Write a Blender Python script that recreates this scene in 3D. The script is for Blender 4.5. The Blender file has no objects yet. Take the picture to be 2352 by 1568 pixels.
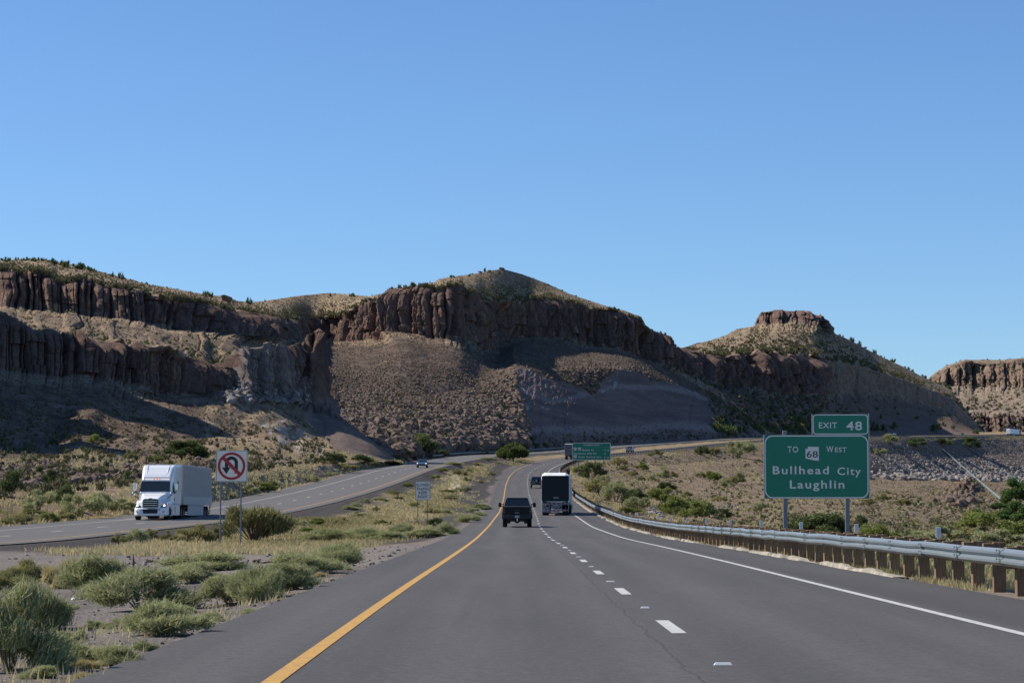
import bpy, bmesh, math, random
import numpy as np
from mathutils import Vector, Matrix

sc = bpy.context.scene
random.seed(7)
RNG = np.random.default_rng(11)

# ------------------------------------------------------------------ camera
F, CX, CY, CAMZ = 5600.0, 1176.0, 784.0, 1.32
PITCH = math.atan(388.0 / F)
cam_data = bpy.data.cameras.new('camera')
cam = bpy.data.objects.new('camera', cam_data)
sc.collection.objects.link(cam)
cam_data.sensor_width = 36.0
cam_data.lens = F / 2352.0 * 36.0
cam_data.clip_start = 0.5
cam_data.clip_end = 20000
cam.location = (0, 0, CAMZ)
cam.rotation_euler = (math.pi / 2 + PITCH, 0, 0)
sc.camera = cam

# ------------------------------------------------------------------ light
SUN_EL = math.radians(43)
SUN_AZ = math.radians(-78)          # left of the driving direction and ahead
world = bpy.data.worlds.new('World')
sc.world = world
world.use_nodes = True
wn = world.node_tree
sky = wn.nodes.new('ShaderNodeTexSky')
sky.sky_type = 'NISHITA'
sky.sun_disc = False
sky.sun_elevation = SUN_EL
sky.sun_rotation = SUN_AZ
sky.altitude = 1000
sky.air_density = 1.0
sky.dust_density = 0.3
sky.ozone_density = 3.0
bg = wn.nodes['Background']
tint = wn.nodes.new('ShaderNodeMix'); tint.data_type = 'RGBA'; tint.blend_type = 'MULTIPLY'
tint.inputs[0].default_value = 1.0; tint.inputs[7].default_value = (0.70, 0.91, 1.15, 1)
wn.links.new(sky.outputs[0], tint.inputs[6])
wn.links.new(tint.outputs[2], bg.inputs[0])
bg.inputs[1].default_value = 0.077
sun_data = bpy.data.lights.new('sun', 'SUN')
sun = bpy.data.objects.new('sun', sun_data)
sc.collection.objects.link(sun)
sun_data.energy = 4.0
sun_data.angle = math.radians(0.5)
sun_data.color = (1.0, 0.93, 0.82)
TOSUN = Vector((math.sin(SUN_AZ) * math.cos(SUN_EL), math.cos(SUN_AZ) * math.cos(SUN_EL), math.sin(SUN_EL)))
sun.rotation_euler = TOSUN.to_track_quat('Z', 'Y').to_euler()
sun.location = (-50, 20, 60)
sc.view_settings.view_transform = 'Standard'
sc.view_settings.look = 'None'
sc.view_settings.exposure = 0.62
sc.view_settings.gamma = 1.0
sc.cycles.max_bounces = 5
sc.cycles.diffuse_bounces = 2
sc.cycles.glossy_bounces = 2
sc.cycles.transmission_bounces = 3
sc.cycles.use_denoising = True

# ------------------------------------------------------------------ helpers
def U(x, y, Y):
    """photo pixel (2352 wide) at world depth Y -> world point"""
    x = np.asarray(x, float); y = np.asarray(y, float); Y = np.asarray(Y, float)
    c, s = math.cos(PITCH), math.sin(PITCH)
    dy = F * c - (CY - y) * s
    dz = F * s + (CY - y) * c
    t = Y / dy
    return np.stack(np.broadcast_arrays((x - CX) * t, Y, CAMZ + dz * t), -1)

def PX(P):
    P = np.asarray(P, float)
    c, s = math.cos(PITCH), math.sin(PITCH)
    y, z = P[..., 1], P[..., 2] - CAMZ
    d = y * c + z * s
    up = -y * s + z * c
    return CX + F * P[..., 0] / d, CY - F * up / d

def tag(o, label=None, cat=None, group=None, kind=None):
    if label: o['label'] = label
    if cat: o['category'] = cat
    if group: o['group'] = group
    if kind: o['kind'] = kind
    return o

def empty(name, loc=(0, 0, 0), rz=0.0, label=None, cat=None, group=None):
    o = bpy.data.objects.new(name, None)
    o.empty_display_size = 0.3
    o.location = tuple(float(v) for v in loc)
    o.rotation_euler = (0, 0, rz)
    sc.collection.objects.link(o)
    return tag(o, label, cat, group)

def mesh_np(name, V, Fa, mat=None, parent=None, smooth=False, attrs=None, uv=None):
    """V (n,3), Fa (m,k) arrays of equal face size"""
    V = np.ascontiguousarray(V, np.float32); Fa = np.ascontiguousarray(Fa, np.int32)
    me = bpy.data.meshes.new(name)
    m, k = Fa.shape
    me.vertices.add(len(V)); me.vertices.foreach_set('co', V.ravel())
    me.loops.add(m * k); me.loops.foreach_set('vertex_index', Fa.ravel())
    me.polygons.add(m)
    me.polygons.foreach_set('loop_start', np.arange(0, m * k, k, dtype=np.int32))
    me.polygons.foreach_set('loop_total', np.full(m, k, np.int32))
    me.polygons.foreach_set('use_smooth', np.full(m, smooth, bool))
    me.update(calc_edges=True)
    if attrs:
        for an, (dom, arr) in attrs.items():
            a = me.attributes.new(an, 'FLOAT', dom)
            a.data.foreach_set('value', np.ascontiguousarray(arr, np.float32).ravel())
    if uv is not None:
        l = me.uv_layers.new(name='UVMap')
        l.data.foreach_set('uv', np.ascontiguousarray(uv[Fa.ravel()], np.float32).ravel())
    if mat: me.materials.append(mat)
    o = bpy.data.objects.new(name, me)
    sc.collection.objects.link(o)
    if parent: o.parent = parent
    return o

def grid_faces(R, C):
    i = np.arange(R - 1)[:, None] * C + np.arange(C - 1)[None, :]
    i = i.ravel()
    return np.stack([i, i + 1, i + C + 1, i + C], 1)

# ---------------- noise
def _hash(ix, iy, iz, seed):
    h = (ix * 374761393 + iy * 668265263 + iz * 2147483647 + seed * 1274126177) & 0xFFFFFFFF
    h = ((h ^ (h >> 13)) * 1274126177) & 0xFFFFFFFF
    h = (h ^ (h >> 16))
    return (h & 0xFFFF) / 65535.0

def vnoise(x, y, z=0.0, seed=0):
    x, y, z = np.broadcast_arrays(np.asarray(x, float), np.asarray(y, float), np.asarray(z, float))
    ix, iy, iz = np.floor(x).astype(np.int64), np.floor(y).astype(np.int64), np.floor(z).astype(np.int64)
    fx, fy, fz = x - ix, y - iy, z - iz
    ux, uy, uz = fx * fx * (3 - 2 * fx), fy * fy * (3 - 2 * fy), fz * fz * (3 - 2 * fz)
    r = 0
    for a in (0, 1):
        wx = ux if a else 1 - ux
        for b in (0, 1):
            wy = uy if b else 1 - uy
            for c in (0, 1):
                wz = uz if c else 1 - uz
                r = r + wx * wy * wz * _hash(ix + a, iy + b, iz + c, seed)
    return r * 2 - 1

def fbm(x, y, z=0.0, oct=4, seed=0, gain=0.5):
    r, a = 0, 1.0
    for k in range(oct):
        r = r + a * vnoise(x * 2 ** k, y * 2 ** k, np.asarray(z) * 2 ** k, seed + k * 17)
        a *= gain
    return r

def columns(s, w, seed):
    """1-D jittered cells: edge distance 0..1 and a random per cell"""
    i = np.floor(s / w).astype(np.int64)
    best = np.full(s.shape, 1e9); sec = np.full(s.shape, 1e9); rid = np.zeros(s.shape)
    for k in (-1, 0, 1):
        j = i + k
        c = (j + 0.5 + 0.48 * (2 * _hash(j, j * 0 + 3, j * 0, seed) - 1)) * w
        d = np.abs(s - c)
        r = _hash(j, j * 0 + 9, j * 0 + 1, seed)
        m = d < best
        sec = np.where(m, best, np.minimum(sec, d))
        rid = np.where(m, r, rid)
        best = np.where(m, d, best)
    return np.clip((sec - best) / w, 0, 1), rid

def sstep(a, b, x):
    t = np.clip((x - a) / (b - a), 0, 1)
    return t * t * (3 - 2 * t)

def inpoly(px, py, poly):
    r = np.zeros(px.shape, bool)
    n = len(poly)
    for i in range(n):
        x1, y1 = poly[i]; x2, y2 = poly[(i + 1) % n]
        c = ((y1 > py) != (y2 > py)) & (px < (x2 - x1) * (py - y1) / (y2 - y1 + 1e-9) + x1)
        r ^= c
    return r

# ---------------- materials
def new_mat(name):
    m = bpy.data.materials.new(name)
    m.use_nodes = True
    return m, m.node_tree, m.node_tree.nodes['Principled BSDF']

class NT:
    def __init__(s, nt): s.nt = nt
    def n(s, t, **kw):
        x = s.nt.nodes.new(t)
        for k, v in kw.items():
            setattr(x, k, v)
        return x
    def l(s, a, b): s.nt.links.new(a, b)
    def pos(s): return s.n('ShaderNodeNewGeometry').outputs['Position']
    def mapped(s, v, scale):
        m = s.n('ShaderNodeMapping'); s.l(v, m.inputs[0]); m.inputs['Scale'].default_value = scale
        return m.outputs[0]
    def noise(s, v, scale, detail=4, rough=0.55, dist=0.0):
        x = s.n('ShaderNodeTexNoise'); s.l(v, x.inputs['Vector'])
        x.inputs['Scale'].default_value = scale; x.inputs['Detail'].default_value = detail
        x.inputs['Roughness'].default_value = rough; x.inputs['Distortion'].default_value = dist
        return x.outputs[0]
    def voro(s, v, scale, feature='F1', out='Distance'):
        x = s.n('ShaderNodeTexVoronoi'); x.feature = feature; s.l(v, x.inputs['Vector'])
        x.inputs['Scale'].default_value = scale
        return x.outputs[out]
    def ramp(s, f, stops):
        r = s.n('ShaderNodeValToRGB'); s.l(f, r.inputs[0])
        e = r.color_ramp.elements
        while len(e) < len(stops): e.new(0.5)
        for i, (p, c) in enumerate(stops):
            e[i].position = p
            e[i].color = (c, c, c, 1) if isinstance(c, (int, float)) else (*c, 1)
        return r.outputs[0]
    def mix(s, f, a, b, mode='MIX'):
        x = s.n('ShaderNodeMix'); x.data_type = 'RGBA'; x.blend_type = mode
        for v, k in ((f, 0), (a, 6), (b, 7)):
            if isinstance(v, (int, float)): x.inputs[k].default_value = v if k == 0 else (v, v, v, 1)
            elif isinstance(v, tuple): x.inputs[k].default_value = (*v, 1)
            else: s.l(v, x.inputs[k])
        return x.outputs[2]
    def math(s, op, a, b=0.0):
        x = s.n('ShaderNodeMath'); x.operation = op
        for i, v in enumerate((a, b)):
            if isinstance(v, (int, float)): x.inputs[i].default_value = v
            else: s.l(v, x.inputs[i])
        return x.outputs[0]
    def attr(s, name):
        a = s.n('ShaderNodeAttribute'); a.attribute_name = name
        return a.outputs['Fac']
    def bump(s, h, strength, dist, bsdf):
        b = s.n('ShaderNodeBump'); s.l(h, b.inputs['Height'])
        b.inputs['Strength'].default_value = strength; b.inputs['Distance'].default_value = dist
        s.l(b.outputs[0], bsdf.inputs['Normal'])

_pm = {}
def paint(name, col, rough=0.5, metal=0.0, emit=None, estr=0.0, spec=0.5, coat=0.0, dirt=0.12):
    """painted / plain surface with a little procedural unevenness"""
    if name in _pm: return _pm[name]
    m, nt, b = new_mat(name)
    t = NT(nt)
    co = t.n('ShaderNodeTexCoord').outputs['Object']
    nz = t.noise(co, 2.2, 5, 0.6)
    c2 = tuple(v * (1 - dirt) for v in col); c1 = tuple(min(1, v * (1 + dirt * 0.6)) for v in col)
    t.l(t.ramp(nz, [(0.3, c2), (0.7, c1)]), b.inputs['Base Color'])
    b.inputs['Roughness'].default_value = rough
    b.inputs['Metallic'].default_value = metal
    b.inputs['Specular IOR Level'].default_value = spec
    b.inputs['Coat Weight'].default_value = coat
    if emit:
        b.inputs['Emission Color'].default_value = (*emit, 1)
        b.inputs['Emission Strength'].default_value = estr
    _pm[name] = m
    return m

# ---------------- mesh builder for objects
class MB:
    def __init__(s): s.v = []; s.f = []
    def add(s, vs, fs):
        o = len(s.v); s.v += [tuple(map(float, p)) for p in vs]; s.f += [tuple(i + o for i in f) for f in fs]
        return s
    def box(s, c, d, taper=(1, 1)):
        x, y, z = c; a, b, h = d[0] / 2, d[1] / 2, d[2] / 2
        tx, ty = taper
        vs = [(x - a, y - b, z - h), (x + a, y - b, z - h), (x + a, y + b, z - h), (x - a, y + b, z - h),
              (x - a * tx, y - b * ty, z + h), (x + a * tx, y - b * ty, z + h), (x + a * tx, y + b * ty, z + h), (x - a * tx, y + b * ty, z + h)]
        return s.add(vs, [(3, 2, 1, 0), (4, 5, 6, 7), (0, 1, 5, 4), (1, 2, 6, 5), (2, 3, 7, 6), (3, 0, 4, 7)])
    def prism(s, poly, axis, a, b):
        """polygon in the two other axes extruded from a to b along axis 0/1/2"""
        n = len(poly)
        def P(p, t):
            q = list(p); q.insert(axis, t); return q
        vs = [P(p, a) for p in poly] + [P(p, b) for p in poly]
        fs = [tuple(range(n))[::-1], tuple(range(n, 2 * n))] + [(i, (i + 1) % n, n + (i + 1) % n, n + i) for i in range(n)]
        return s.add(vs, fs)
    def loft(s, rings, cap=True):
        n = len(rings[0]); vs = [p for r in rings for p in r]; fs = []
        for k in range(len(rings) - 1):
            for i in range(n):
                fs.append((k * n + i, k * n + (i + 1) % n, (k + 1) * n + (i + 1) % n, (k + 1) * n + i))
        if cap:
            fs.append(tuple(range(n))[::-1]); fs.append(tuple((len(rings) - 1) * n + i for i in range(n)))
        return s.add(vs, fs)
    def cyl(s, c, r, h, axis=2, n=16, r2=None):
        r2 = r if r2 is None else r2
        rings = []
        for t, rr in ((-h / 2, r), (h / 2, r2)):
            ring = []
            for i in range(n):
                a = 2 * math.pi * i / n
                p = [rr * math.cos(a), rr * math.sin(a)]; p.insert(axis, t)
                ring.append((p[0] + c[0], p[1] + c[1], p[2] + c[2]))
            rings.append(ring)
        return s.loft(rings)
    def tube(s, pts, r, n=8, r2=None):
        pts = [Vector(p) for p in pts]; rings = []
        for k, p in enumerate(pts):
            d = (pts[min(k + 1, len(pts) - 1)] - pts[max(k - 1, 0)]).normalized()
            u = d.cross(Vector((0.3, 0.2, 1)) if abs(d.z) < .9 else Vector((1, 0, 0))).normalized(); w = d.cross(u)
            rr = r if r2 is None else r + (r2 - r) * k / (len(pts) - 1)
            rings.append([tuple(p + (u * math.cos(2 * math.pi * i / n) + w * math.sin(2 * math.pi * i / n)) * rr) for i in range(n)])
        return s.loft(rings)
    def build(s, name, mat=None, parent=None, bevel=0.0, seg=2, smooth=False, label=None):
        me = bpy.data.meshes.new(name)
        bm = bmesh.new()
        vs = [bm.verts.new(p) for p in s.v]
        for f in s.f:
            try: bm.faces.new([vs[i] for i in f])
            except ValueError: pass
        bmesh.ops.recalc_face_normals(bm, faces=bm.faces)
        if bevel > 0:
            es = [e for e in bm.edges if len(e.link_faces) == 2 and e.calc_face_angle(0) > 0.5]
            bmesh.ops.bevel(bm, geom=es, offset=bevel, segments=seg, affect='EDGES', profile=0.5, clamp_overlap=True)
        bm.to_mesh(me); bm.free()
        for p in me.polygons: p.use_smooth = smooth
        if mat: me.materials.append(mat)
        o = bpy.data.objects.new(name, me)
        sc.collection.objects.link(o)
        if parent: o.parent = parent
        if label: o['label'] = label
        return o

def rr(w, h, r, cx, cz, y, n=3, tw=1.0):
    """rounded rectangle ring in the xz plane at depth y; tw = width ratio of the top"""
    pts = []
    for qx, qz, a0 in ((1, 1, 0), (-1, 1, 90), (-1, -1, 180), (1, -1, 270)):
        for k in range(n + 1):
            a = math.radians(a0 + 90 * k / n)
            px = qx * (w / 2 - r) + r * math.cos(a); pz = qz * (h / 2 - r) + r * math.sin(a)
            f = 1 + (tw - 1) * (pz / h + 0.5)
            pts.append((cx + px * f, y, cz + pz))
    return pts

def rect2(w, h, r, n=4, cx=0, cz=0):
    return [(p[0], p[2]) for p in rr(w, h, r, cx, cz, 0, n)]

def copy_tree(o, parent=None):
    c = o.copy(); sc.collection.objects.link(c)
    c.parent = parent
    if parent is not None: c.matrix_parent_inverse = o.matrix_parent_inverse.copy()
    for ch in o.children: copy_tree(ch, c)
    return c
# ------------------------------------------------------------------ road lines in plan and profile
def _prof(pts):
    pts = np.array(sorted(pts, key=lambda p: p[1]))
    ys = np.arange(-60, 2701, 1.0)
    out = [ys]
    for c in (0, 2):
        v = np.interp(ys, pts[:, 1], pts[:, c])
        # continue both ends in a straight line
        s0 = (pts[1, c] - pts[0, c]) / (pts[1, 1] - pts[0, 1]); v = np.where(ys < pts[0, 1], pts[0, c] + s0 * (ys - pts[0, 1]), v)
        s1 = (pts[-1, c] - pts[-2, c]) / (pts[-1, 1] - pts[-2, 1]); v = np.where(ys > pts[-1, 1], pts[-1, c] + s1 * (ys - pts[-1, 1]), v)
        res = []
        for sg in (9, 45):
            k = np.exp(-0.5 * (np.arange(-3 * sg, 3 * sg + 1) / sg) ** 2); k /= k.sum()
            pad = 3 * sg
            vp = np.concatenate([2 * v[0] - v[pad:0:-1], v, 2 * v[-1] - v[-2:-pad - 2:-1]])
            res.append(np.convolve(vp, k, 'valid'))
        w = sstep(500, 750, ys)
        out.append(res[0] * (1 - w) + res[1] * w)
    return out

def _u(x, y, Y):
    return tuple(U(x, y, Y))

R_PTS = [(-1.85, -60, 0), (-1.85, 0, 0), (-1.85, 18.7, 0), (-1.87, 39, 0), (-1.78, 60, 0), (-1.72, 90, -0.02),
         _u(1094, 1236.5, 121), _u(1121, 1209.7, 173), _u(1148, 1174.8, 256), _u(1157, 1144.8, 338), _u(1159.5, 1125.5, 384),
         _u(1163, 1109.7, 427), _u(1170, 1093.9, 480), _u(1182.4, 1080.7, 528), _u(1203.5, 1070.1, 565), _u(1231.6, 1061.3, 604),
         _u(1266.8, 1053.4, 645), _u(1286, 1050.8, 668), (36, 800, 20.2), (106, 1110, 33.0), (173, 1300, 40.2), (234, 1420, 44.3), (305, 1535, 48.5), (390, 1650, 52.3), (521, 1800, 56.9), (1050, 2250, 66), (1780, 2700, 75)]
YS, RX, RZ = _prof(R_PTS)
_rx = lambda Y: float(np.interp(Y, YS, RX)); _rz = lambda Y: float(np.interp(Y, YS, RZ))
L_PTS = [(-33, -60, 0), (-28.5, 10, 0), (-25.5, 60, -0.1), _u(37.6, 1246, 113), _u(534, 1192, 178), _u(632, 1177, 205), _u(739.7, 1154, 239), _u(839, 1127, 286),
         _u(906, 1105, 330), _u(973, 1079.5, 395), _u(1043, 1062, 495), _u(1110, 1051, 570), _u(1152, 1045, 620)] + \
        [(_rx(y) - 14.5, y, _rz(y) + 0.6) for y in (720, 800, 900, 1000, 1110, 1300, 1500, 1740, 2000, 2300, 2700)]
_, LX, LZ = _prof(L_PTS)
RK = np.sqrt(1 + np.gradient(RX, YS) ** 2)
LK = np.sqrt(1 + np.gradient(LX, YS) ** 2)
def rI(a, Y): return np.interp(Y, YS, a)

def road_pt(Y, u, side='R', dz=0.0):
    """point on a road: u metres to the right of the right road's yellow line, or to the left of the left road's"""
    if side == 'R': return np.stack(np.broadcast_arrays(rI(RX, Y) + u * rI(RK, Y), Y, rI(RZ, Y) + dz), -1)
    return np.stack(np.broadcast_arrays(rI(LX, Y) - u * rI(LK, Y), Y, rI(LZ, Y) + dz), -1)
def heading(Y, side='R'):
    a = RX if side == 'R' else LX
    return -math.atan((rI(a, Y + 2) - rI(a, Y - 2)) / 4.0)

UR0, UR1 = -1.55, 9.45        # asphalt edges of the right road
UL0, UL1 = -1.25, 10.2        # asphalt edges of the left road

def Gz(X, Y):
    """ground height in the road corridor"""
    X = np.asarray(X, float); Y = np.asarray(Y, float)
    zr, zl = rI(RZ, Y), rI(LZ, Y)
    a = (X - rI(RX, Y)) / rI(RK, Y); b = (rI(LX, Y) - X) / rI(LK, Y)
    wm = np.maximum((rI(LX, Y) - rI(RX, Y)) * -1 + UR0 + UL0, 1)
    t = np.clip((UR0 - a) / wm, 0, 1)
    swale = np.clip(wm / 20, 0.2, 1) * 0.45
    lump = 0.10 * fbm(X * 0.22, Y * 0.09, 0, 3, 5) + 0.04 * vnoise(X * 1.3, Y * 0.7, 0, 8)
    edge = np.minimum(sstep(0, 1.2, UR0 - a), sstep(0, 1.2, UL0 - b))
    zmed = zr * (1 - t) + zl * t - 0.05 - swale * 4 * t * (1 - t) * edge + lump * edge
    far = sstep(360, 470, Y)
    zrt = zr - 0.05 - np.clip((a - 10.9) * (0.42 + 6 * far), 0, 7.5 + 70 * far) + 0.5 * lump * sstep(10, 11.5, a)
    zlf = zl - 0.05 + 0.5 * lump * sstep(UL1, UL1 + 2, b) + np.clip(b - 13, 0, 400) * 0.02
    z = np.where(a > UR1, zrt, np.where(a > UR0, zr - 0.05, np.where(b < UL0, zmed, np.where(b < UL1, zl - 0.05, zlf))))
    return z

def hit(x, y, y0=14, y1=1500):
    """where the photo ray through (x, y) meets the corridor ground"""
    Yv = np.concatenate([np.arange(y0, 200, 0.1), np.arange(200, y1, 0.5)])
    P = U(np.full_like(Yv, x), np.full_like(Yv, y), Yv)
    g = Gz(P[:, 0], P[:, 1])
    k = np.argmax(P[:, 2] <= g)
    return np.array([P[k, 0], P[k, 1], g[k]])

# ------------------------------------------------------------------ ground materials
def mat_ground():
    m, nt, b = new_mat('roadside_ground'); t = NT(nt)
    p = t.pos()
    n1 = t.noise(p, 0.35, 5, 0.6); n2 = t.noise(p, 2.5, 5, 0.65); n3 = t.noise(p, 14, 3, 0.7); n4 = t.noise(p, 42, 2, 0.7)
    gravel = t.ramp(n3, [(0.25, (0.085, 0.074, 0.067)), (0.5, (0.20, 0.174, 0.153)), (0.72, (0.36, 0.315, 0.275))])
    dark = t.ramp(n3, [(0.25, (0.035, 0.031, 0.029)), (0.55, (0.088, 0.077, 0.070)), (0.8, (0.17, 0.148, 0.132))])
    straw = t.ramp(n2, [(0.25, (0.15, 0.115, 0.06)), (0.5, (0.30, 0.235, 0.125)), (0.75, (0.42, 0.34, 0.19))])
    soil = t.ramp(n2, [(0.3, (0.13, 0.095, 0.065)), (0.7, (0.27, 0.20, 0.14))])
    sand = (0.58, 0.53, 0.45)
    veg = t.mix(t.ramp(n1, [(0.42, 0.0), (0.6, 1.0)]), soil, straw)
    c = t.mix(t.attr('grass'), dark, veg)
    c = t.mix(t.attr('gravel'), c, gravel)
    c = t.mix(t.attr('sand'), c, sand)
    peb = t.ramp(n4, [(0.60, 0.0), (0.74, 1.0)])
    c = t.mix(t.math('MULTIPLY', peb, 0.35), c, (0.36, 0.32, 0.28))
    t.l(c, b.inputs['Base Color']); b.inputs['Roughness'].default_value = 1.0
    b.inputs['Specular IOR Level'].default_value = 0.1
    t.bump(t.math('ADD', n3, t.math('MULTIPLY', n4, 0.5)), 0.9, 0.06, b)
    return m

def mat_asphalt(name, k=1.0):
    m, nt, b = new_mat(name); t = NT(nt)
    uv = t.n('ShaderNodeUVMap').outputs[0]
    p = t.pos()
    sep = t.n('ShaderNodeSeparateXYZ'); t.l(uv, sep.inputs[0])
    u = sep.outputs[0]
    # wheel tracks: two lanes
    st = t.noise(t.mapped(uv, (1.0, 0.02, 1)), 1.1, 4, 0.6)
    lane = t.math('MULTIPLY', t.math('ADD', t.math('SINE', t.math('MULTIPLY', u, 2 * math.pi / 1.83)), 1.0), 0.5)
    n1 = t.noise(t.mapped(p, (1, 0.15, 1)), 0.5, 4, 0.6); n2 = t.noise(p, 30, 3, 0.75); n3 = t.noise(p, 110, 2, 0.8)
    base = t.ramp(n2, [(0.25, (0.056, 0.053, 0.051)), (0.5, (0.096, 0.091, 0.088)), (0.75, (0.150, 0.142, 0.136))])
    base = t.mix(t.math('MULTIPLY', lane, 0.38), base, (0.055, 0.052, 0.05))
    base = t.mix(t.ramp(st, [(0.35, 0.45), (0.6, 0.0)]), base, (0.05, 0.048, 0.047))
    base = t.mix(t.ramp(n1, [(0.4, 0.0), (0.75, 0.25)]), base, (0.15, 0.14, 0.13))
    n4 = t.noise(p, 5, 4, 0.7)
    base = t.mix(t.ramp(n4, [(0.38, 0.42), (0.56, 0.0)]), base, (0.055, 0.052, 0.050))
    n5 = t.noise(p, 13, 3, 0.75)
    base = t.mix(t.ramp(n5, [(0.52, 0.0), (0.66, 0.34)]), base, (0.18, 0.17, 0.16))
    # shoulder patches are darker and coarser
    sh = t.math('GREATER_THAN', u, 7.6)
    base = t.mix(t.math('MULTIPLY', sh, 0.30), base, (0.045, 0.043, 0.042))
    # crack along the lane joint
    wob = t.noise(t.mapped(uv, (0, 0.6, 0)), 1.0, 5, 0.7)
    cu = t.math('ABSOLUTE', t.math('SUBTRACT', t.math('ADD', u, t.math('MULTIPLY', t.math('SUBTRACT', wob, 0.5), 0.35)), 3.32))
    cr = t.math('LESS_THAN', cu, 0.009)
    base = t.mix(t.math('MULTIPLY', cr, 0.5), base, (0.015, 0.015, 0.015))
    if k != 1.0: base = t.mix(0.30, base, (0.20, 0.19, 0.18))
    spk = t.ramp(n3, [(0.66, 0.0), (0.78, 1.0)])
    base = t.mix(t.math('MULTIPLY', spk, 0.55), base, (0.32, 0.31, 0.29))
    t.l(base, b.inputs['Base Color']); b.inputs['Roughness'].default_value = 0.85
    b.inputs['Specular IOR Level'].default_value = 0.25
    t.bump(t.math('ADD', n2, n3), 0.5, 0.012, b)
    return m

def mat_line(name, col):
    m, nt, b = new_mat(name); t = NT(nt)
    p = t.pos()
    n = t.noise(p, 9, 5, 0.75); n2 = t.noise(p, 60, 3, 0.8)
    w = t.ramp(t.math('ADD', t.math('MULTIPLY', n, 0.5), t.math('MULTIPLY', n2, 0.5)), [(0.40, 1.0), (0.54, 0.0)])
    c = t.mix(t.math('MULTIPLY', w, 0.7), col, (0.12, 0.11, 0.10))
    t.l(c, b.inputs['Base Color']); b.inputs['Roughness'].default_value = 0.8
    return m
M_GROUND = mat_ground(); M_ASPH = mat_asphalt('asphalt'); M_ASPH2 = mat_asphalt('old_asphalt', 1.25)
M_YEL = mat_line('yellow_paint', (0.55, 0.295, 0.045)); M_WHT = mat_line('white_paint', (0.54, 0.54, 0.51))

# ------------------------------------------------------------------ ground sheet of the corridor
def ygrid(y0, y1):
    ys = [y0]
    while ys[-1] < y1: ys.append(ys[-1] + max(0.25, abs(ys[-1]) * 0.006))
    return np.array(ys)

def build_ground():
    ys = ygrid(-40, 2650)
    cols = []
    right = np.concatenate([np.linspace(60, 14, 14), np.linspace(13, UR1, 12)])
    for u in right: cols.append(rI(RX, ys) + u * rI(RK, ys))
    a = rI(RX, ys) + UR0 * rI(RK, ys); bb = rI(LX, ys) - UL0 * rI(LK, ys)
    for t in np.linspace(0, 1, 110): cols.append(a * (1 - t) + bb * t)
    left = np.concatenate([[UL1], np.linspace(UL1 + 0.5, 18, 12), np.linspace(22, 400, 10)])
    for u in left: cols.append(rI(LX, ys) - u * rI(LK, ys))
    X = np.stack(cols, 1); Y = np.repeat(ys[:, None], X.shape[1], 1)
    Z = Gz(X, Y)
    a = (X - rI(RX, Y)) / rI(RK, Y); b = (rI(LX, Y) - X) / rI(LK, Y)
    nz = fbm(X * 0.25, Y * 0.06, 0, 4, 31)
    inmed = (a < UR0) & (b < UL0)
    # gravel turn-round between the two roads, dark millings along the road edges
    gr = sstep(54, 60, Y + 4 * nz) * (1 - sstep(97, 101, Y + 2.5 * nz)) * inmed
    gr = np.maximum(gr, inmed * (1 - sstep(0.3, 1.1, -(a - UR0) + 0.6 * nz)) * (Y > 60) * 0.8)
    gr = np.maximum(gr, ((a > UR1) & (a < 10.6)) * 0.7)
    gr = np.maximum(gr, ((b > UL1) & (b < 11.6 + nz)) * 0.9)
    dk = np.maximum(1 - sstep(1.6, 3.4, -(b - UL0) + 1.2 * nz), (1 - sstep(3.2, 5.4, -(a - UR0) + 1.6 * nz)) * sstep(100, 125, Y) * (1 - sstep(560, 640, Y)))
    gr = np.maximum(gr, inmed * (Y < 60) * (0.35 + 0.5 * sstep(-0.2, 0.5, fbm(X * 0.5, Y * 0.2, 0, 3, 33))))
    grass = np.where(inmed, (1 - dk) * sstep(97, 102, Y + 2.5 * nz), 1.0)
    grass = np.maximum(grass, np.where(inmed & (Y < 58), sstep(0.1, 0.5, nz) * 0.5, 0))
    pxx, pxy = PX(np.stack([X, Y, Z], -1))
    sand = np.zeros_like(X)
    for cx_, cy_, rx_, ry_ in ((1047, 1102, 11, 17), (1041, 1122, 9, 10)):
        sand = np.maximum(sand, 1 - sstep(0.7, 1.25, ((pxx - cx_) / rx_) ** 2 + ((pxy - cy_) / ry_) ** 2 + 0.5 * nz))
    sand *= inmed * (Y > 120)
    V = np.stack([X, Y, Z], -1)
    R, C = X.shape
    o = mesh_np('ground', V.reshape(-1, 3), grid_faces(R, C), M_GROUND, smooth=True,
                attrs={'grass': ('POINT', grass), 'gravel': ('POINT', gr), 'sand': ('POINT', sand)})
    tag(o, 'gravel and dry grass ground of the highway median and verges', 'ground', kind='structure')
    # wide base so the land runs on to the horizon
    g = MB().add([(-9000, -3000, -14), (9000, -3000, -14), (9000, 14000, -14), (-9000, 14000, -14)], [(0, 1, 2, 3)])
    b_ = g.build('terrain', M_GROUND); tag(b_, 'flat desert floor running out beneath the hills', 'terrain', kind='structure')
build_ground()

def strip(name, side, u0, u1, ya, yb, dz, mat, parent=None, step=None, us=None):
    ys = np.arange(ya, yb + 1e-6, step) if step else np.unique(np.clip(np.concatenate([np.arange(ya, min(yb, 150), 1.0), np.arange(max(ya, 150), yb, 3.0), [yb]]), ya, yb))
    us = np.array([u0, u1]) if us is None else us
    V = np.stack([road_pt(ys, u, side, dz) for u in us], 1)
    uv = np.stack(np.broadcast_arrays(us[None, :], ys[:, None]), -1).reshape(-1, 2)
    Fc = grid_faces(len(ys), len(us))
    if side == 'R': Fc = Fc[:, ::1]
    else: Fc = Fc[:, ::-1]
    return mesh_np(name, V.reshape(-1, 3), Fc[:, ::1], mat, parent, uv=uv)

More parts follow.
